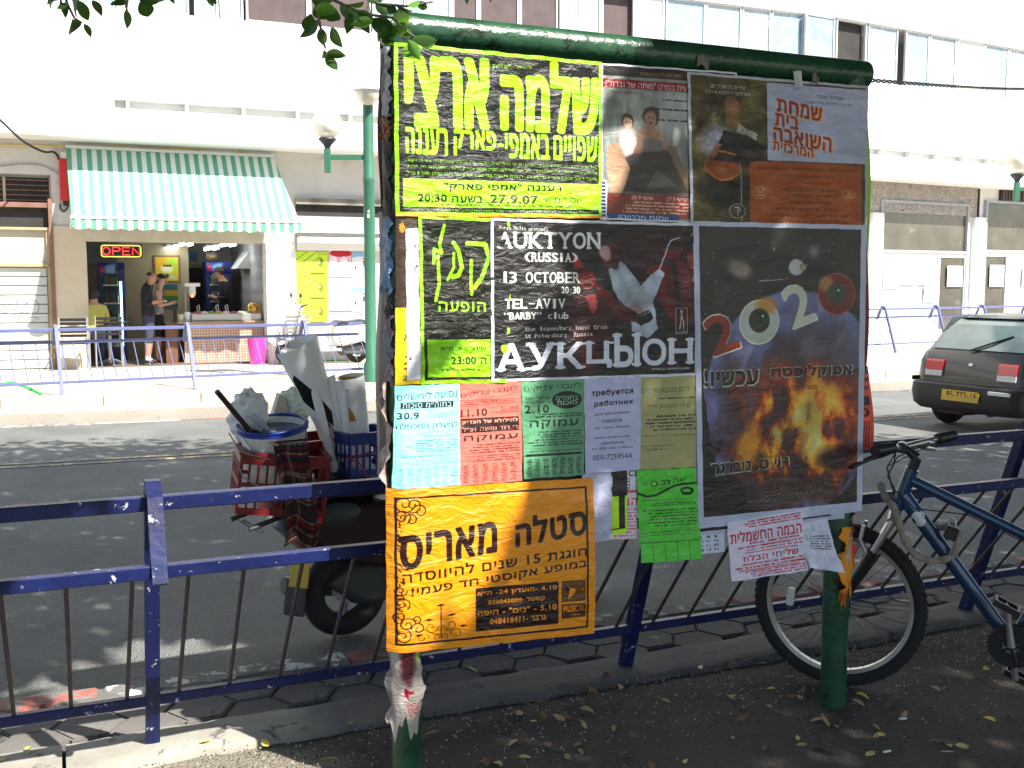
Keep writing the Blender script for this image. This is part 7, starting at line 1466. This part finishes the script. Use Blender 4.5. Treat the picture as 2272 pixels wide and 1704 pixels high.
# rolled posters
m_pap = mat('poster_back', (.70, .70, .76), rough=.6, var=.05, vs=3)
def roll(label, p0, p1, r0, r1, im, turns=2.2, seed=0, flare=0., peel=0., dark=None):
    ax_ = (p1 - p0); L = ax_.length; z = ax_.normalized(); u, w_ = perp(z); Mr = Matrix((( *u, 0), (*w_, 0), (*z, 0), (0, 0, 0, 1))).transposed(); Mr.translation = p0
    def fn(a, v):
        th = a * turns * 2 * math.pi; r = (r0 + (r1 - r0) * v) * (1 - .22 * a) + flare * max(0, v - .55) ** 2 * (1 if a < .5 else .55); k = max(0, 1 - a / .14) * peel * max(0, v - .35) ; r += k
        return (r * math.cos(th + seed), r * math.sin(th + seed), L * v - .05 * k * 4 + .012 * math.sin(th * .5))
    b = MB(); b.grid(fn, int(60 * turns), 18); b.grid(lambda a, v: Vector(fn(a, v)) * 1.0 + Vector((-.0012 * math.cos(a * turns * 6.283 + seed), -.0012 * math.sin(a * turns * 6.283 + seed), 0)), int(60 * turns), 18)
    return b.solo('rolled_poster', print_mat('roll_print_%d' % int(seed * 10), im, rough=.5, bump=.08, alb=.95), label, 'rolled poster', M=SF @ Mr, smooth=True)
im = Im(420, 420, (.97, .97, 1.0)); im.poly([(.012, .24), (.03, .20), (.17, .60), (.15, .72), (.01, .44)], (.07, .06, .06)).poly([(.08, .60), (.12, .66), (.17, .84), (.12, .86)], (.5, .25, .2)).ell(.12, .76, .02, .05, (.85, .75, .7), .2)
roll('large flared roll of posters with a black panel showing, standing in the crates', sp_(752, 1015, .06), sp_(668, 760, .02), .056, .078, im, 1.7, seed=1.6, flare=.02, peel=.07)
im = Im(200, 200, (.97, .97, 1.0)); im2 = im
rp_ = roll('wide white roll with an orange inside, standing right of the flared roll', sp_(800, 1050, .02), sp_(778, 838, .0), .062, .070, Im(200, 200, (.97, .97, 1.0)), 1.2, seed=2)
im = Im(160, 40, (.75, .42, .06)); im.text('OSUHL', .1, .1, .5, .8, (.4, .12, .05), .03); q = sp_(778, 838, .0); b = MB(); b.lathe([(.053, -.2), (.053, -.002)], 30); b.solo('rolled_poster', mat('roll_orange', (.50, .24, .02), rough=.4, var=.15), 'orange poster rolled inside the wide white roll', 'rolled poster', M=SF @ T(q))
for k, (a_, b_, r_) in enumerate((((768, 1020), (765, 868), .016), ((785, 1030), (752, 850), .018), ((742, 1040), (700, 870), .022), ((775, 1040), (735, 838), .02))):
    roll('thin white roll of posters between the flared roll and the wide roll, %s' % ('rightmost', 'second from right', 'leftmost', 'second from left')[k], sp_(*a_, -.05 + .02 * k), sp_(*b_, -.06 + .02 * k), r_, r_, Im(60, 60, (.95, .96, 1.0)), 2.2, seed=10 + k)
b = MB(); b.tube([sp_(838, 1055, -.08), sp_(850, 1110, -.08), sp_(856, 1160, -.07)], [.03, .05, .03], n=10); b.solo('white_bag', m_bag, 'white bundle hanging from the scooter just left of the board pole', 'bag', M=SF, smooth=True)
# ------------------------------------------------------------------ torn paper on the poles and at the left edge
def wrap(label, im, s0, z0, z1, a0, a1, seed, rag=.02, lift=.003, name='torn_paper', flap=0.):
    """paper round a pole; angle 0 faces the camera side of the board (-y), positive to the right"""
    rs = random.Random(seed); ph = [rs.uniform(0, 6) for _ in range(6)]; zc_ = (z0 + z1) / 2
    def fn(u, v):
        a = R(a0 + (a1 - a0) * u) + .12 * math.sin(v * 23 + ph[3]) * (abs(2 * u - 1) ** 4) + .06 * math.sin(v * 51 + ph[1]) * (abs(2 * u - 1) ** 4); r = PR + lift + .0015 * math.sin(u * 9 + v * 13 + ph[0]) + flap * max(0, u - .6) ** 2 * (1 + math.sin(v * 9 + ph[4])) + flap * max(0, .4 - u) ** 2 * (1 + math.sin(v * 11 + ph[2]))
        z = z0 + (z1 - z0) * v; z += rag * (math.sin(u * 13 + ph[0]) + .6 * math.sin(u * 31 + ph[1])) * (1 - v) ** 3; return (r * math.sin(a), -r * math.cos(a), z - zc_)
    b = MB(); b.grid(fn, 26, 30); return b.solo(name, print_mat('scrap_print_%d' % seed, im, rough=.6, bump=.5, bs=30), label, 'torn paper', M=BF @ T((s0, 0, zc_)), smooth=True)
im = Im(120, 240, (.70, .66, .62)); im.blob(.62, .2, .22, .3, (.30, .05, .09), 1, seed=3).blob(.5, .62, .12, .14, (.82, .78, .76), .9, seed=4); im.rect(.52, .52, .62, .64, (.7, .08, .15)).rect(.52, .52, .75, .55, (.7, .08, .15)); im.greek(.5, .66, .9, .8, (.7, .3, .3), 4); im.blob(.1, .5, .1, .5, (.45, .42, .40), .8, seed=5); im.blob(.95, .1, .12, .12, (.6, .8, .15), .9, seed=8)
zt0 = bpt(900, 1440)[1]; zt1 = bpt(890, 1622)[1]
wrap('torn grey and crimson paper on the left pole, below the bright orange poster', im, 0, zt1, zt0, -95, 42, 3, rag=.03, flap=.05)
im = Im(120, 260, (.93, .60, .08)); im.blob(.3, .3, .18, .25, (.75, .68, .72), .9, seed=2).blob(.85, .2, .2, .5, (.72, .22, .28), .95, seed=3).blob(.9, .85, .15, .15, (.5, .06, .03), .9, seed=6).blob(.2, .9, .3, .1, (.6, .32, .08), .8, seed=9)
za_, zb_ = bpt(1860, 1172)[1], bpt(1870, 1330)[1]
wrap('torn orange paper with pink edges on the right pole', im, BW, zb_, za_, -30, 95, 11, rag=.03, flap=.16, lift=.004)
im = Im(80, 160, (.70, .40, .44)); im.blob(.4, .3, .3, .2, (.2, .3, .42), .9, seed=1); wrap('pink and blue scrap on the right pole, above the torn orange paper', im, BW, bpt(1880, 1200)[1], bpt(1880, 1130)[1], 20, 88, 12, rag=.01, flap=.04)
im = Im(60, 120, (.45, .46, .44)); wrap('grey strip of old paper low on the right pole', im, BW, bpt(1870, 1372)[1], bpt(1870, 1325)[1], 42, 66, 13, rag=.015)
def leftwrap(label, z0, z1, col, seed, a0=-120, a1=-50, flap=.02, col2=(.4, .35, .35)):
    col = tuple(min(1, c * 1.5) for c in col); im = Im(80, 260, col); im.blob(.4, .4, .3, .4, col2, .8, seed=seed); im.a *= (.6 + .7 * fbm(260, 80, 5, seed))[..., None]; wrap(label, im, 0, z0, z1, a0, a1, seed, rag=.012, flap=flap * .45, lift=.006)
zz = [bpt(872, y)[1] for y in (100, 250, 300, 480, 640, 700, 850, 960, 1080)]
leftwrap('silver grey peeling poster layers on the left edge of the board, at the top', zz[1], zz[0], (.5, .5, .52), 21, flap=.03); leftwrap('reddish brown peeling layers on the left edge, beside the lime concert poster', zz[2], zz[1], (.35, .18, .12), 22, flap=.10)
leftwrap('dark brown peeling layers on the left edge, lower beside the lime concert poster', zz[3], zz[2], (.17, .14, .11), 23); leftwrap('blue and silver torn layers on the left edge beside the orange star poster', zz[4], zz[3], (.30, .38, .50), 24, flap=.10, col2=(.7, .7, .72)); leftwrap('dark torn strip with white flecks on the left edge', zz[5], zz[4], (.14, .13, .12), 25, col2=(.6, .6, .58))
leftwrap('faded mauve and teal layers on the left edge beside the yellow strip', zz[6], zz[5], (.36, .30, .34), 26, flap=.05, col2=(.3, .5, .5)); leftwrap('ragged beige layers curling off the left edge beside the cyan bill', zz[8], zz[6], (.46, .40, .38), 27, flap=.28, a0=-140, a1=-60); 
def backsheet(label, q, im, seed, amp=.006):
    pts = [bpt(x, y, .075) for x, y in q]; cx = sum(p[0] for p in pts) / 4; cz = sum(p[1] for p in pts) / 4
    def fn(u, v):
        vv = 1 - v; (a, b_), (c, d), (e, f), (g_, h) = pts; s = (a * (1 - u) + c * u) * (1 - vv) + (g_ * (1 - u) + e * u) * vv; z = (b_ * (1 - u) + d * u) * (1 - vv) + (h * (1 - u) + f * u) * vv
        return (s - cx + .004 * math.sin(v * 9 + seed) * (1 - u), amp * math.sin(v * 7 + seed) + .012 * math.sin(u * 3 + v * 4), z - cz)
    b = MB(); b.grid(fn, 10, 30); return b.solo('hanging_poster', print_mat('back_print_%d' % seed, im, rough=.5, bump=.3), label, 'poster', M=BF @ T((cx, .075, cz)), smooth=True)
im = Im(80, 300, (.42, .30, .31)); im.blob(.4, .3, .3, .1, (.5, .10, .2), .8, seed=1).blob(.4, .8, .4, .2, (.36, .33, .32), .8, seed=2)
backsheet('dark reddish sheet sticking out behind the left pole, upper half of the board', [(838, 93), (900, 96), (900, 520), (846, 520)], im, 31)
im = Im(80, 400, (.68, .63, .60)); im.rect(.35, 0, .7, 1, (.58, .50, .40)).rect(0, 0, .1, 1, (.85, .82, .80))
backsheet('long beige and grey sheet hanging behind the left pole, lower half of the board', [(840, 470), (905, 470), (905, 1062), (836, 1055)], im, 32)
im = Im(80, 400, (.62, .85, .15)); im.rect(.6, 0, 1, .3, (.6, .05, .2)); backsheet('lime green edge of a poster showing behind the right side of the board', [(1880, 190), (1925, 196), (1927, 560), (1880, 560)], im, 33, amp=.002)
im = Im(80, 300, (.12, .10, .11)); im.rect(.8, 0, 1, 1, (.5, .08, .12)); backsheet('dark crimson edge of a poster behind the upper right side of the tall book poster', [(1880, 480), (1926, 480), (1920, 860), (1880, 860)], im, 34, amp=.002)
im = Im(120, 260, (.88, .35, .26)); im.greek(.45, .03, .95, .3, (.25, .05, .05), 3).rect(.5, .36, .9, .46, (.2, .05, .05)).text(heb('פ'), .5, .5, .85, .6, (.2, .05, .05), .03); [im.rect(.5 + .07 * k, .65, .52 + .07 * k, .97, (.3, .1, .08)) for k in range(6)]
backsheet('salmon red bill edge with black lettering showing behind the right side of the board', [(1870, 812), (1928, 812), (1937, 997), (1870, 1002)], im, 35, amp=.002)
b = MB(); q = bpt(1768, 178, -.06); b.grid(lambda u, v: (q[0] + (u - .5) * .035 * (1 - .5 * (1 - v)), -.062 - .03 * math.sin(math.pi * u) * (1 - v * .5), q[1] + (v - .5) * .055), 8, 8, uv=False); b.solo('paper_scrap', m_wplas, 'curled white paper scrap on the top rail above the pale blue panel', 'torn paper', M=BF, smooth=True)
for k, (px, py) in enumerate(((1560, 140), (1810, 178))): q = bpt(px, py, -.055); b = MB(); b.grid(lambda u, v: (q[0] + (u - .5) * .045, -.055 - .012 * math.sin(3 * u + k), q[1] + (v - .5) * .03 + .01 * math.sin(u * 7)), 6, 4, uv=False); b.solo('paper_scrap', mat('scrap_olive', (.20, .17, .13), rough=.8), ('dark curled scrap stuck on the top rail above the theatre poster', 'small dark scrap stuck on the top rail near its right end')[k], 'torn paper', M=BF, smooth=True)
# ------------------------------------------------------------------ trees: crowns out of view, leaves placed to shape shade and sun patches
m_leaf = mat('ficus_leaf', (.03, .075, .015), rough=.35, var=.35, vs=3, spec=.5); m_leafl = mat('ficus_leaf_sunlit', (.15, .36, .05), rough=.35, var=.3, vs=9, spec=.5); m_bark = mat('ficus_bark', (.16, .14, .12), rough=.9, var=.3, bump=.7, bs=30)  # m_leafl: brighter copy, paints in sunlight on the leaves by the board
for mm in (m_leaf, m_leafl):
    b_ = mm.node_tree.nodes['Principled BSDF']; nt = mm.node_tree; tr_ = _n(nt, 'ShaderNodeBsdfTranslucent'); tr_.inputs[0].default_value = (.20, .42, .03, 1); ms = _n(nt, 'ShaderNodeMixShader'); ms.inputs[0].default_value = .16 if mm is m_leaf else .35
    nt.links.new(b_.outputs[0], ms.inputs[1]); nt.links.new(tr_.outputs[0], ms.inputs[2]); nt.links.new(ms.outputs[0], nt.nodes['Material Output'].inputs[0])
KX, KY = -SD.x / -SD.z, -SD.y / -SD.z       # horizontal run towards the sun per metre of height
LIT = [(-1.95, 2.3), (-.38, 2.6), (-.52, 3.72), (-.84, 4.2), (-1.12, 4.62), (-1.2, 4.82), (-1.72, 4.85), (-2.05, 4.3), (-1.96, 3.9), (-1.98, 3.6)]
def inside(x, y, P):
    c = np.zeros(x.shape, bool); j = len(P) - 1
    for i in range(len(P)):
        xi, yi = P[i]; xj, yj = P[j]; c ^= ((yi > y) != (yj > y)) & (x < (xj - xi) * (y - yi) / (yj - yi + 1e-12) + xi); j = i
    return c
g = np.random.default_rng(5); NL = 130000
gx = g.uniform(-8, 12, NL); gy = g.uniform(.3, 12.5, NL); z = g.uniform(3.5, 7.8, NL) ** 1.0
x = gx + KX * z; y = gy + KY * z
cl = np.sin(gx * 2.1 + 1) * np.sin(gy * 2.4 + gx * .7) + .6 * np.sin(gx * 5.3 - gy * 3.1)
keep = g.random(NL) < np.clip(1.15 - np.clip(gy - 9.0, 0, 9) * .5 - .55 * (cl > 1.25) * (gy < 3.6), 0, 1)
lit = inside(gx, gy, LIT) | inside(gx - .05, gy, LIT) | inside(gx, gy - .05, LIT) | inside(gx, gy + .05, LIT); keep &= ~(lit & (g.random(NL) > .006))
el = (z - 1.57) / np.maximum(y, .05); vis = (y > .3) & (el < .285) & (np.abs(x / np.maximum(y, .3)) < .54); keep &= ~vis
x, y, z = x[keep], y[keep], z[keep]
TR = [(1.6, -1.9), (8.6, -.6), (-5.2, -1.6)]
lab = np.argmin(np.stack([np.hypot(x - tx, (y - ty - 2) * .6) for tx, ty in TR]), 0)
def leaf_cloud(name, P, size, m, par, M):
    n = len(P); gg = np.random.default_rng(9); d = gg.normal(size=(n, 3)); d[:, 2] -= .6; d /= np.linalg.norm(d, axis=1)[:, None]; s_ = np.cross(d, gg.normal(size=(n, 3))); s_ /= np.linalg.norm(s_, axis=1)[:, None]; nn = np.cross(d, s_); L = size * gg.uniform(.7, 1.3, n)[:, None]
    V = np.stack([P, P + d * L * .5 + s_ * L * .26 + nn * L * .06, P + d * L, P + d * L * .5 - s_ * L * .26 + nn * L * .06], 1).reshape(-1, 3)
    me = bpy.data.meshes.new(name); F = np.arange(4 * n).reshape(-1, 4); me.from_pydata(V.tolist(), [], F.tolist()); me.materials.append(m); o = bpy.data.objects.new(name, me); link(o, par, M); o['kind'] = 'stuff'; return o
trees = []
for k, (tx, ty) in enumerate(TR):
    t = thing('ficus_tree', ('big street tree behind the viewer whose leafy twigs hang into the top of the view', 'street tree standing off to the right, shading the bicycle', 'street tree standing behind to the left, shading the near road')[k], 'tree', T((tx, ty, 0))); trees.append(t)
    b = MB(); b.tube([(0, 0, -.1), (.03, .02, .5), (-.02, .05, 1.6), (.05, .1, 2.6), (.0, .2, 3.6)], [.24, .19, .17, .16, .14], n=14); b.part('trunk', m_bark, t, smooth=True)
    P = np.stack([x, y, z], 1)[lab == k] - np.array([tx, ty, 0])
    for j in range(7):
        s0 = Vector((.0, .15, 2.6 + .15 * j))
        for tr_ in range(40):
            q = Vector(P[int(len(P) * (j + .5) / 7) - tr_ * 37]); mid_ = s0.lerp(q, .5) + Vector((0, 0, .5)); pl_ = [s0, s0.lerp(mid_, .5) + Vector((0, 0, .15)), mid_, q]; pp = np.array([tuple(pl_[i].lerp(pl_[i + 1], f) + Vector((tx, ty, 0))) for i in range(3) for f in np.linspace(0, 1, 8)])
            GX, GY = pp[:, 0] - KX * pp[:, 2], pp[:, 1] - KY * pp[:, 2]
            if not any(inside(GX + dx, GY + dy, LIT).any() for dx in (-.12, 0, .12) for dy in (-.12, 0, .12)): break
        b = MB(); b.tube([s0, s0.lerp(mid_, .5) + Vector((0, 0, .15)), mid_, q], [.085, .06, .04, .012], n=8); b.part('limb', m_bark, t, smooth=True)
    leaf_cloud('crown', P, .23, m_leaf, t, None)
# twigs with single leaves at the top of the picture
def leafmesh(L, W, fold, bend, name, m):
    vs = []; n = 6
    for i in range(n + 1):
        f = i / n; w_ = W * math.sin(math.pi * min(1, f * 1.02)) ** .8 * (1 - .25 * f) if 0 < f < 1 else 0; zz_ = -bend * f * f
        vs += [(L * f, -w_, zz_ + fold * w_), (L * f, 0, zz_), (L * f, w_, zz_ + fold * w_)]
    fs = [(i * 3, i * 3 + 1, i * 3 + 4, i * 3 + 3) for i in range(n)] + [(i * 3 + 1, i * 3 + 2, i * 3 + 5, i * 3 + 4) for i in range(n)]
    b = MB(); b.add(vs, fs); return b.mesh(name, m, smooth=True)
LM = [leafmesh(.062, .017, .35, .006, 'leaf', m_leaf), leafmesh(.072, .019, .3, .014, 'leaf', m_leaf), leafmesh(.055, .016, .4, .003, 'leaf', m_leafl), leafmesh(.048, .014, .5, .0, 'leaf', m_leaf)]
rt_ = trees[0]; RTI = rt_.matrix_world.inverted()
def twig(pts, Y, leaves, r=.0028):
    P = [at_Y(px, py, Y + dy) for px, py, dy in pts]; b = MB(); b.tube([RTI @ p for p in P], [r * (1.6 - i / len(P)) for i in range(len(P))], n=6); br_ = b.part('branch', m_bark, rt_, smooth=True)
    for (px, py, dx, dy, k) in leaves:
        p = at_Y(px, py, Y + rnd.uniform(-.05, .05)); q = at_Y(px + dx, py + dy, Y + rnd.uniform(-.03, .03)); d = (q - p); L = d.length; d.normalize(); s_ = d.cross(Vector((rnd.uniform(-.5, .5), -1, rnd.uniform(-.6, .6)))).normalized(); nn = d.cross(s_)
        o = bpy.data.objects.new('leaf', LM[k % 4]); M_ = Matrix(((d.x, s_.x, nn.x, p.x), (d.y, s_.y, nn.y, p.y), (d.z, s_.z, nn.z, p.z), (0, 0, 0, 1))) @ S(L / (.062, .072, .055, .048)[k % 4]); link(o, br_, RTI @ M_)
twig([(120, -160, -.5), (133, -40, 0), (150, 10, 0), (165, 40, 0), (182, 50, 0)], 2.6, [(108, 0, 6, 28, 0), (135, 3, 14, 32, 1), (160, 42, -2, 32, 3), (186, 52, 16, 32, 3), (172, 0, 28, 50, 1), (205, 0, 22, 34, 0), (160, 0, 6, 34, 3), (120, -10, -14, 20, 1), (150, 6, -24, 14, 2)])
twig([(290, -120, -.3), (285, -20, 0), (280, 16, 0), (282, 24, 0)], 2.6, [(280, 20, 4, 44, 0), (315, -5, 18, 54, 1), (300, -8, 55, 12, 0), (270, -10, -20, 22, 3), (375, -12, 12, 20, 0), (455, -10, 22, 24, 1), (470, -8, 10, 18, 3), (350, -14, 22, 16, 2)])
twig([(640, -150, -.4), (690, -40, 0), (705, 30, 0), (715, 80, 0), (722, 108, 0)], 2.55, [(724, 116, 44, 8, 0), (722, 112, -8, 18, 3), (724, 118, 24, 44, 1), (706, 44, -34, 42, 1), (712, 60, 6, 44, 0), (698, 20, 52, 6, 2), (735, 60, 26, 46, 3), (690, 0, 46, 2, 0), (720, 20, 38, 34, 1), (700, 10, 30, 40, 0), (690, 30, -10, 52, 1)])
twig([(700, -100, -.3), (740, 0, 0), (790, 24, 0), (830, 34, 0), (870, 40, 0), (905, 72, 0), (930, 88, 0), (965, 96, 0)], 2.7, [(828, 46, -50, 8, 2), (868, 42, 44, -6, 2), (838, 50, 8, 46, 0), (850, 60, 16, 38, 0), (872, 60, 34, 6, 2), (905, 78, -20, -10, 1), (880, 66, 38, 12, 2), (905, 88, 28, 46, 2), (930, 92, 36, 10, 2), (915, 84, 56, 6, 3), (790, 26, 40, 16, 0), (770, 14, 30, 36, 1), (800, 30, 18, 44, 0), (822, 40, 36, 30, 3), (842, 34, 26, 44, 1), (768, 10, 40, -4, 2), (756, 6, 16, 38, 0), (812, 20, 20, -16, 1), (862, 50, 8, 48, 1), (900, 100, 20, 34, 2), (780, 30, -10, 44, 0), (855, 72, 12, 40, 1)])
twig([(770, -120, -.3), (800, -20, 0), (840, 8, 0), (900, 14, 0), (960, 4, 0)], 2.65, [(850, 10, 36, 20, 1), (880, 14, 34, 14, 0), (905, 14, 26, -12, 2), (832, 6, 28, 26, 3), (810, -6, 40, 10, 0), (922, 10, 30, 6, 0)])
# ------------------------------------------------------------------ fallen leaves, butts and grit
LC = [('yellow', mat('fallen_yellow', (.62, .47, .07), rough=.6, var=.25, vs=30)), ('yellow green', mat('fallen_yellow_green', (.40, .42, .12), rough=.6, var=.25, vs=30)), ('brown', mat('fallen_brown', (.16, .085, .04), rough=.8, var=.3, vs=30)), ('tan', mat('fallen_tan', (.36, .25, .13), rough=.7, var=.3, vs=30))]
LCM = [[leafmesh(.058, .014, f, bn, 'fallen_leaf', m) for f, bn in ((.35, .01), (.15, -.008), (.6, .018))] for _, m in LC]
spots = [(468, 1654, 0), (596, 1661, 0), (20, 1692, 0), (68, 1668, 1), (248, 1484, 1), (770, 1612, 1), (674, 1630, 2), (735, 1658, 3), (752, 1690, 1), (1188, 1602, 1), (1060, 1495, 1), (1630, 1472, 2), (1535, 1500, 3), (1150, 1685, 1), (1115, 1705, 1), (1290, 1676, 3), (1300, 1622, 3), (2085, 1672, 0), (2210, 1606, 0), (2180, 1490, 0), (1965, 1636, 0), (1936, 1612, 3), (1898, 1543, 0), (1870, 1530, 0), (1702, 1478, 3), (1720, 1532, 1), (1768, 1547, 3), (1646, 1470, 0), (1830, 1600, 3), (2240, 1534, 3), (1688, 1512, 2), (2150, 1660, 1), (2065, 1648, 1), (1520, 1700, 0)]
for k in range(64): spots.append((rnd.uniform(930, 2270) if k % 6 else rnd.uniform(0, 900), rnd.uniform(1540, 1700) if k % 3 else rnd.uniform(1460, 1560), rnd.choice((2, 3, 2, 2, 1, 3))))
for (px, py, c) in spots:
    P = on_z(px, py, 0); q = loc(P, FM); 
    if q.y > .5: continue
    zz_ = .004 if q.y < -.12 else (.016 if q.y < .12 else .002)
    o = bpy.data.objects.new('fallen_leaf', rnd.choice(LCM[c])); link(o, None, T((P.x, P.y, zz_ + .004)) @ RZ(rnd.uniform(0, 360)) @ RX(rnd.uniform(-25, 25)) @ RY(rnd.uniform(-14, 6)) @ S(rnd.uniform(.6, 1.15)))
    setp(o, 'fallen %s leaf lying on the near pavement' % LC[c][0], 'leaf', 'fallen %s leaves on the near pavement' % LC[c][0])
for k, (px, py) in enumerate(((2003, 1598), (1968, 1671))): P = on_z(px, py, 0); b = MB(); b.cyl((-.014, 0, 0), (.014, 0, 0), .004, n=8); b.solo('cigarette_butt', m_wplas, ('white cigarette butt on the asphalt, the farther of two near the bicycle', 'white cigarette butt on the asphalt, the nearer of two near the bicycle')[k], 'cigarette butt', 'cigarette butts', M=T((P.x, P.y, .006)) @ RZ(10 + 8 * k))
gg = np.random.default_rng(3); n = 6500; lx = gg.uniform(-1.5, 4.5, n); ly = -.13 - gg.gamma(1.3, .35, n); b = MB()
for i in range(n):
    if ly[i] < -2.6: continue
    s_ = gg.uniform(.0015, .0055); a = gg.uniform(0, 6.28); b.v += [(lx[i] + s_ * math.cos(a), ly[i] + s_ * math.sin(a), 0.001), (lx[i] + s_ * math.cos(a + 2.1), ly[i] + s_ * math.sin(a + 2.1), .001), (lx[i] + s_ * math.cos(a + 4.2), ly[i] + s_ * math.sin(a + 4.2), .001), (lx[i], ly[i], .003 + s_ * .8)]
    k = len(b.v) - 4; b.f += [(k, k + 1, k + 3), (k + 1, k + 2, k + 3), (k + 2, k, k + 3)]; mi = int(gg.integers(0, 3)); b.mi += [mi] * 3
me = b.mesh('grit', [mat('grit_brown', (.10, .06, .04), rough=1), mat('grit_pale', (.36, .33, .29), rough=1), mat('grit_dark', (.03, .028, .025), rough=1)]); o = bpy.data.objects.new('grit', me); link(o, None, FM); setp(o, 'brown and pale grit scattered on the near pavement', 'grit', kind='stuff')
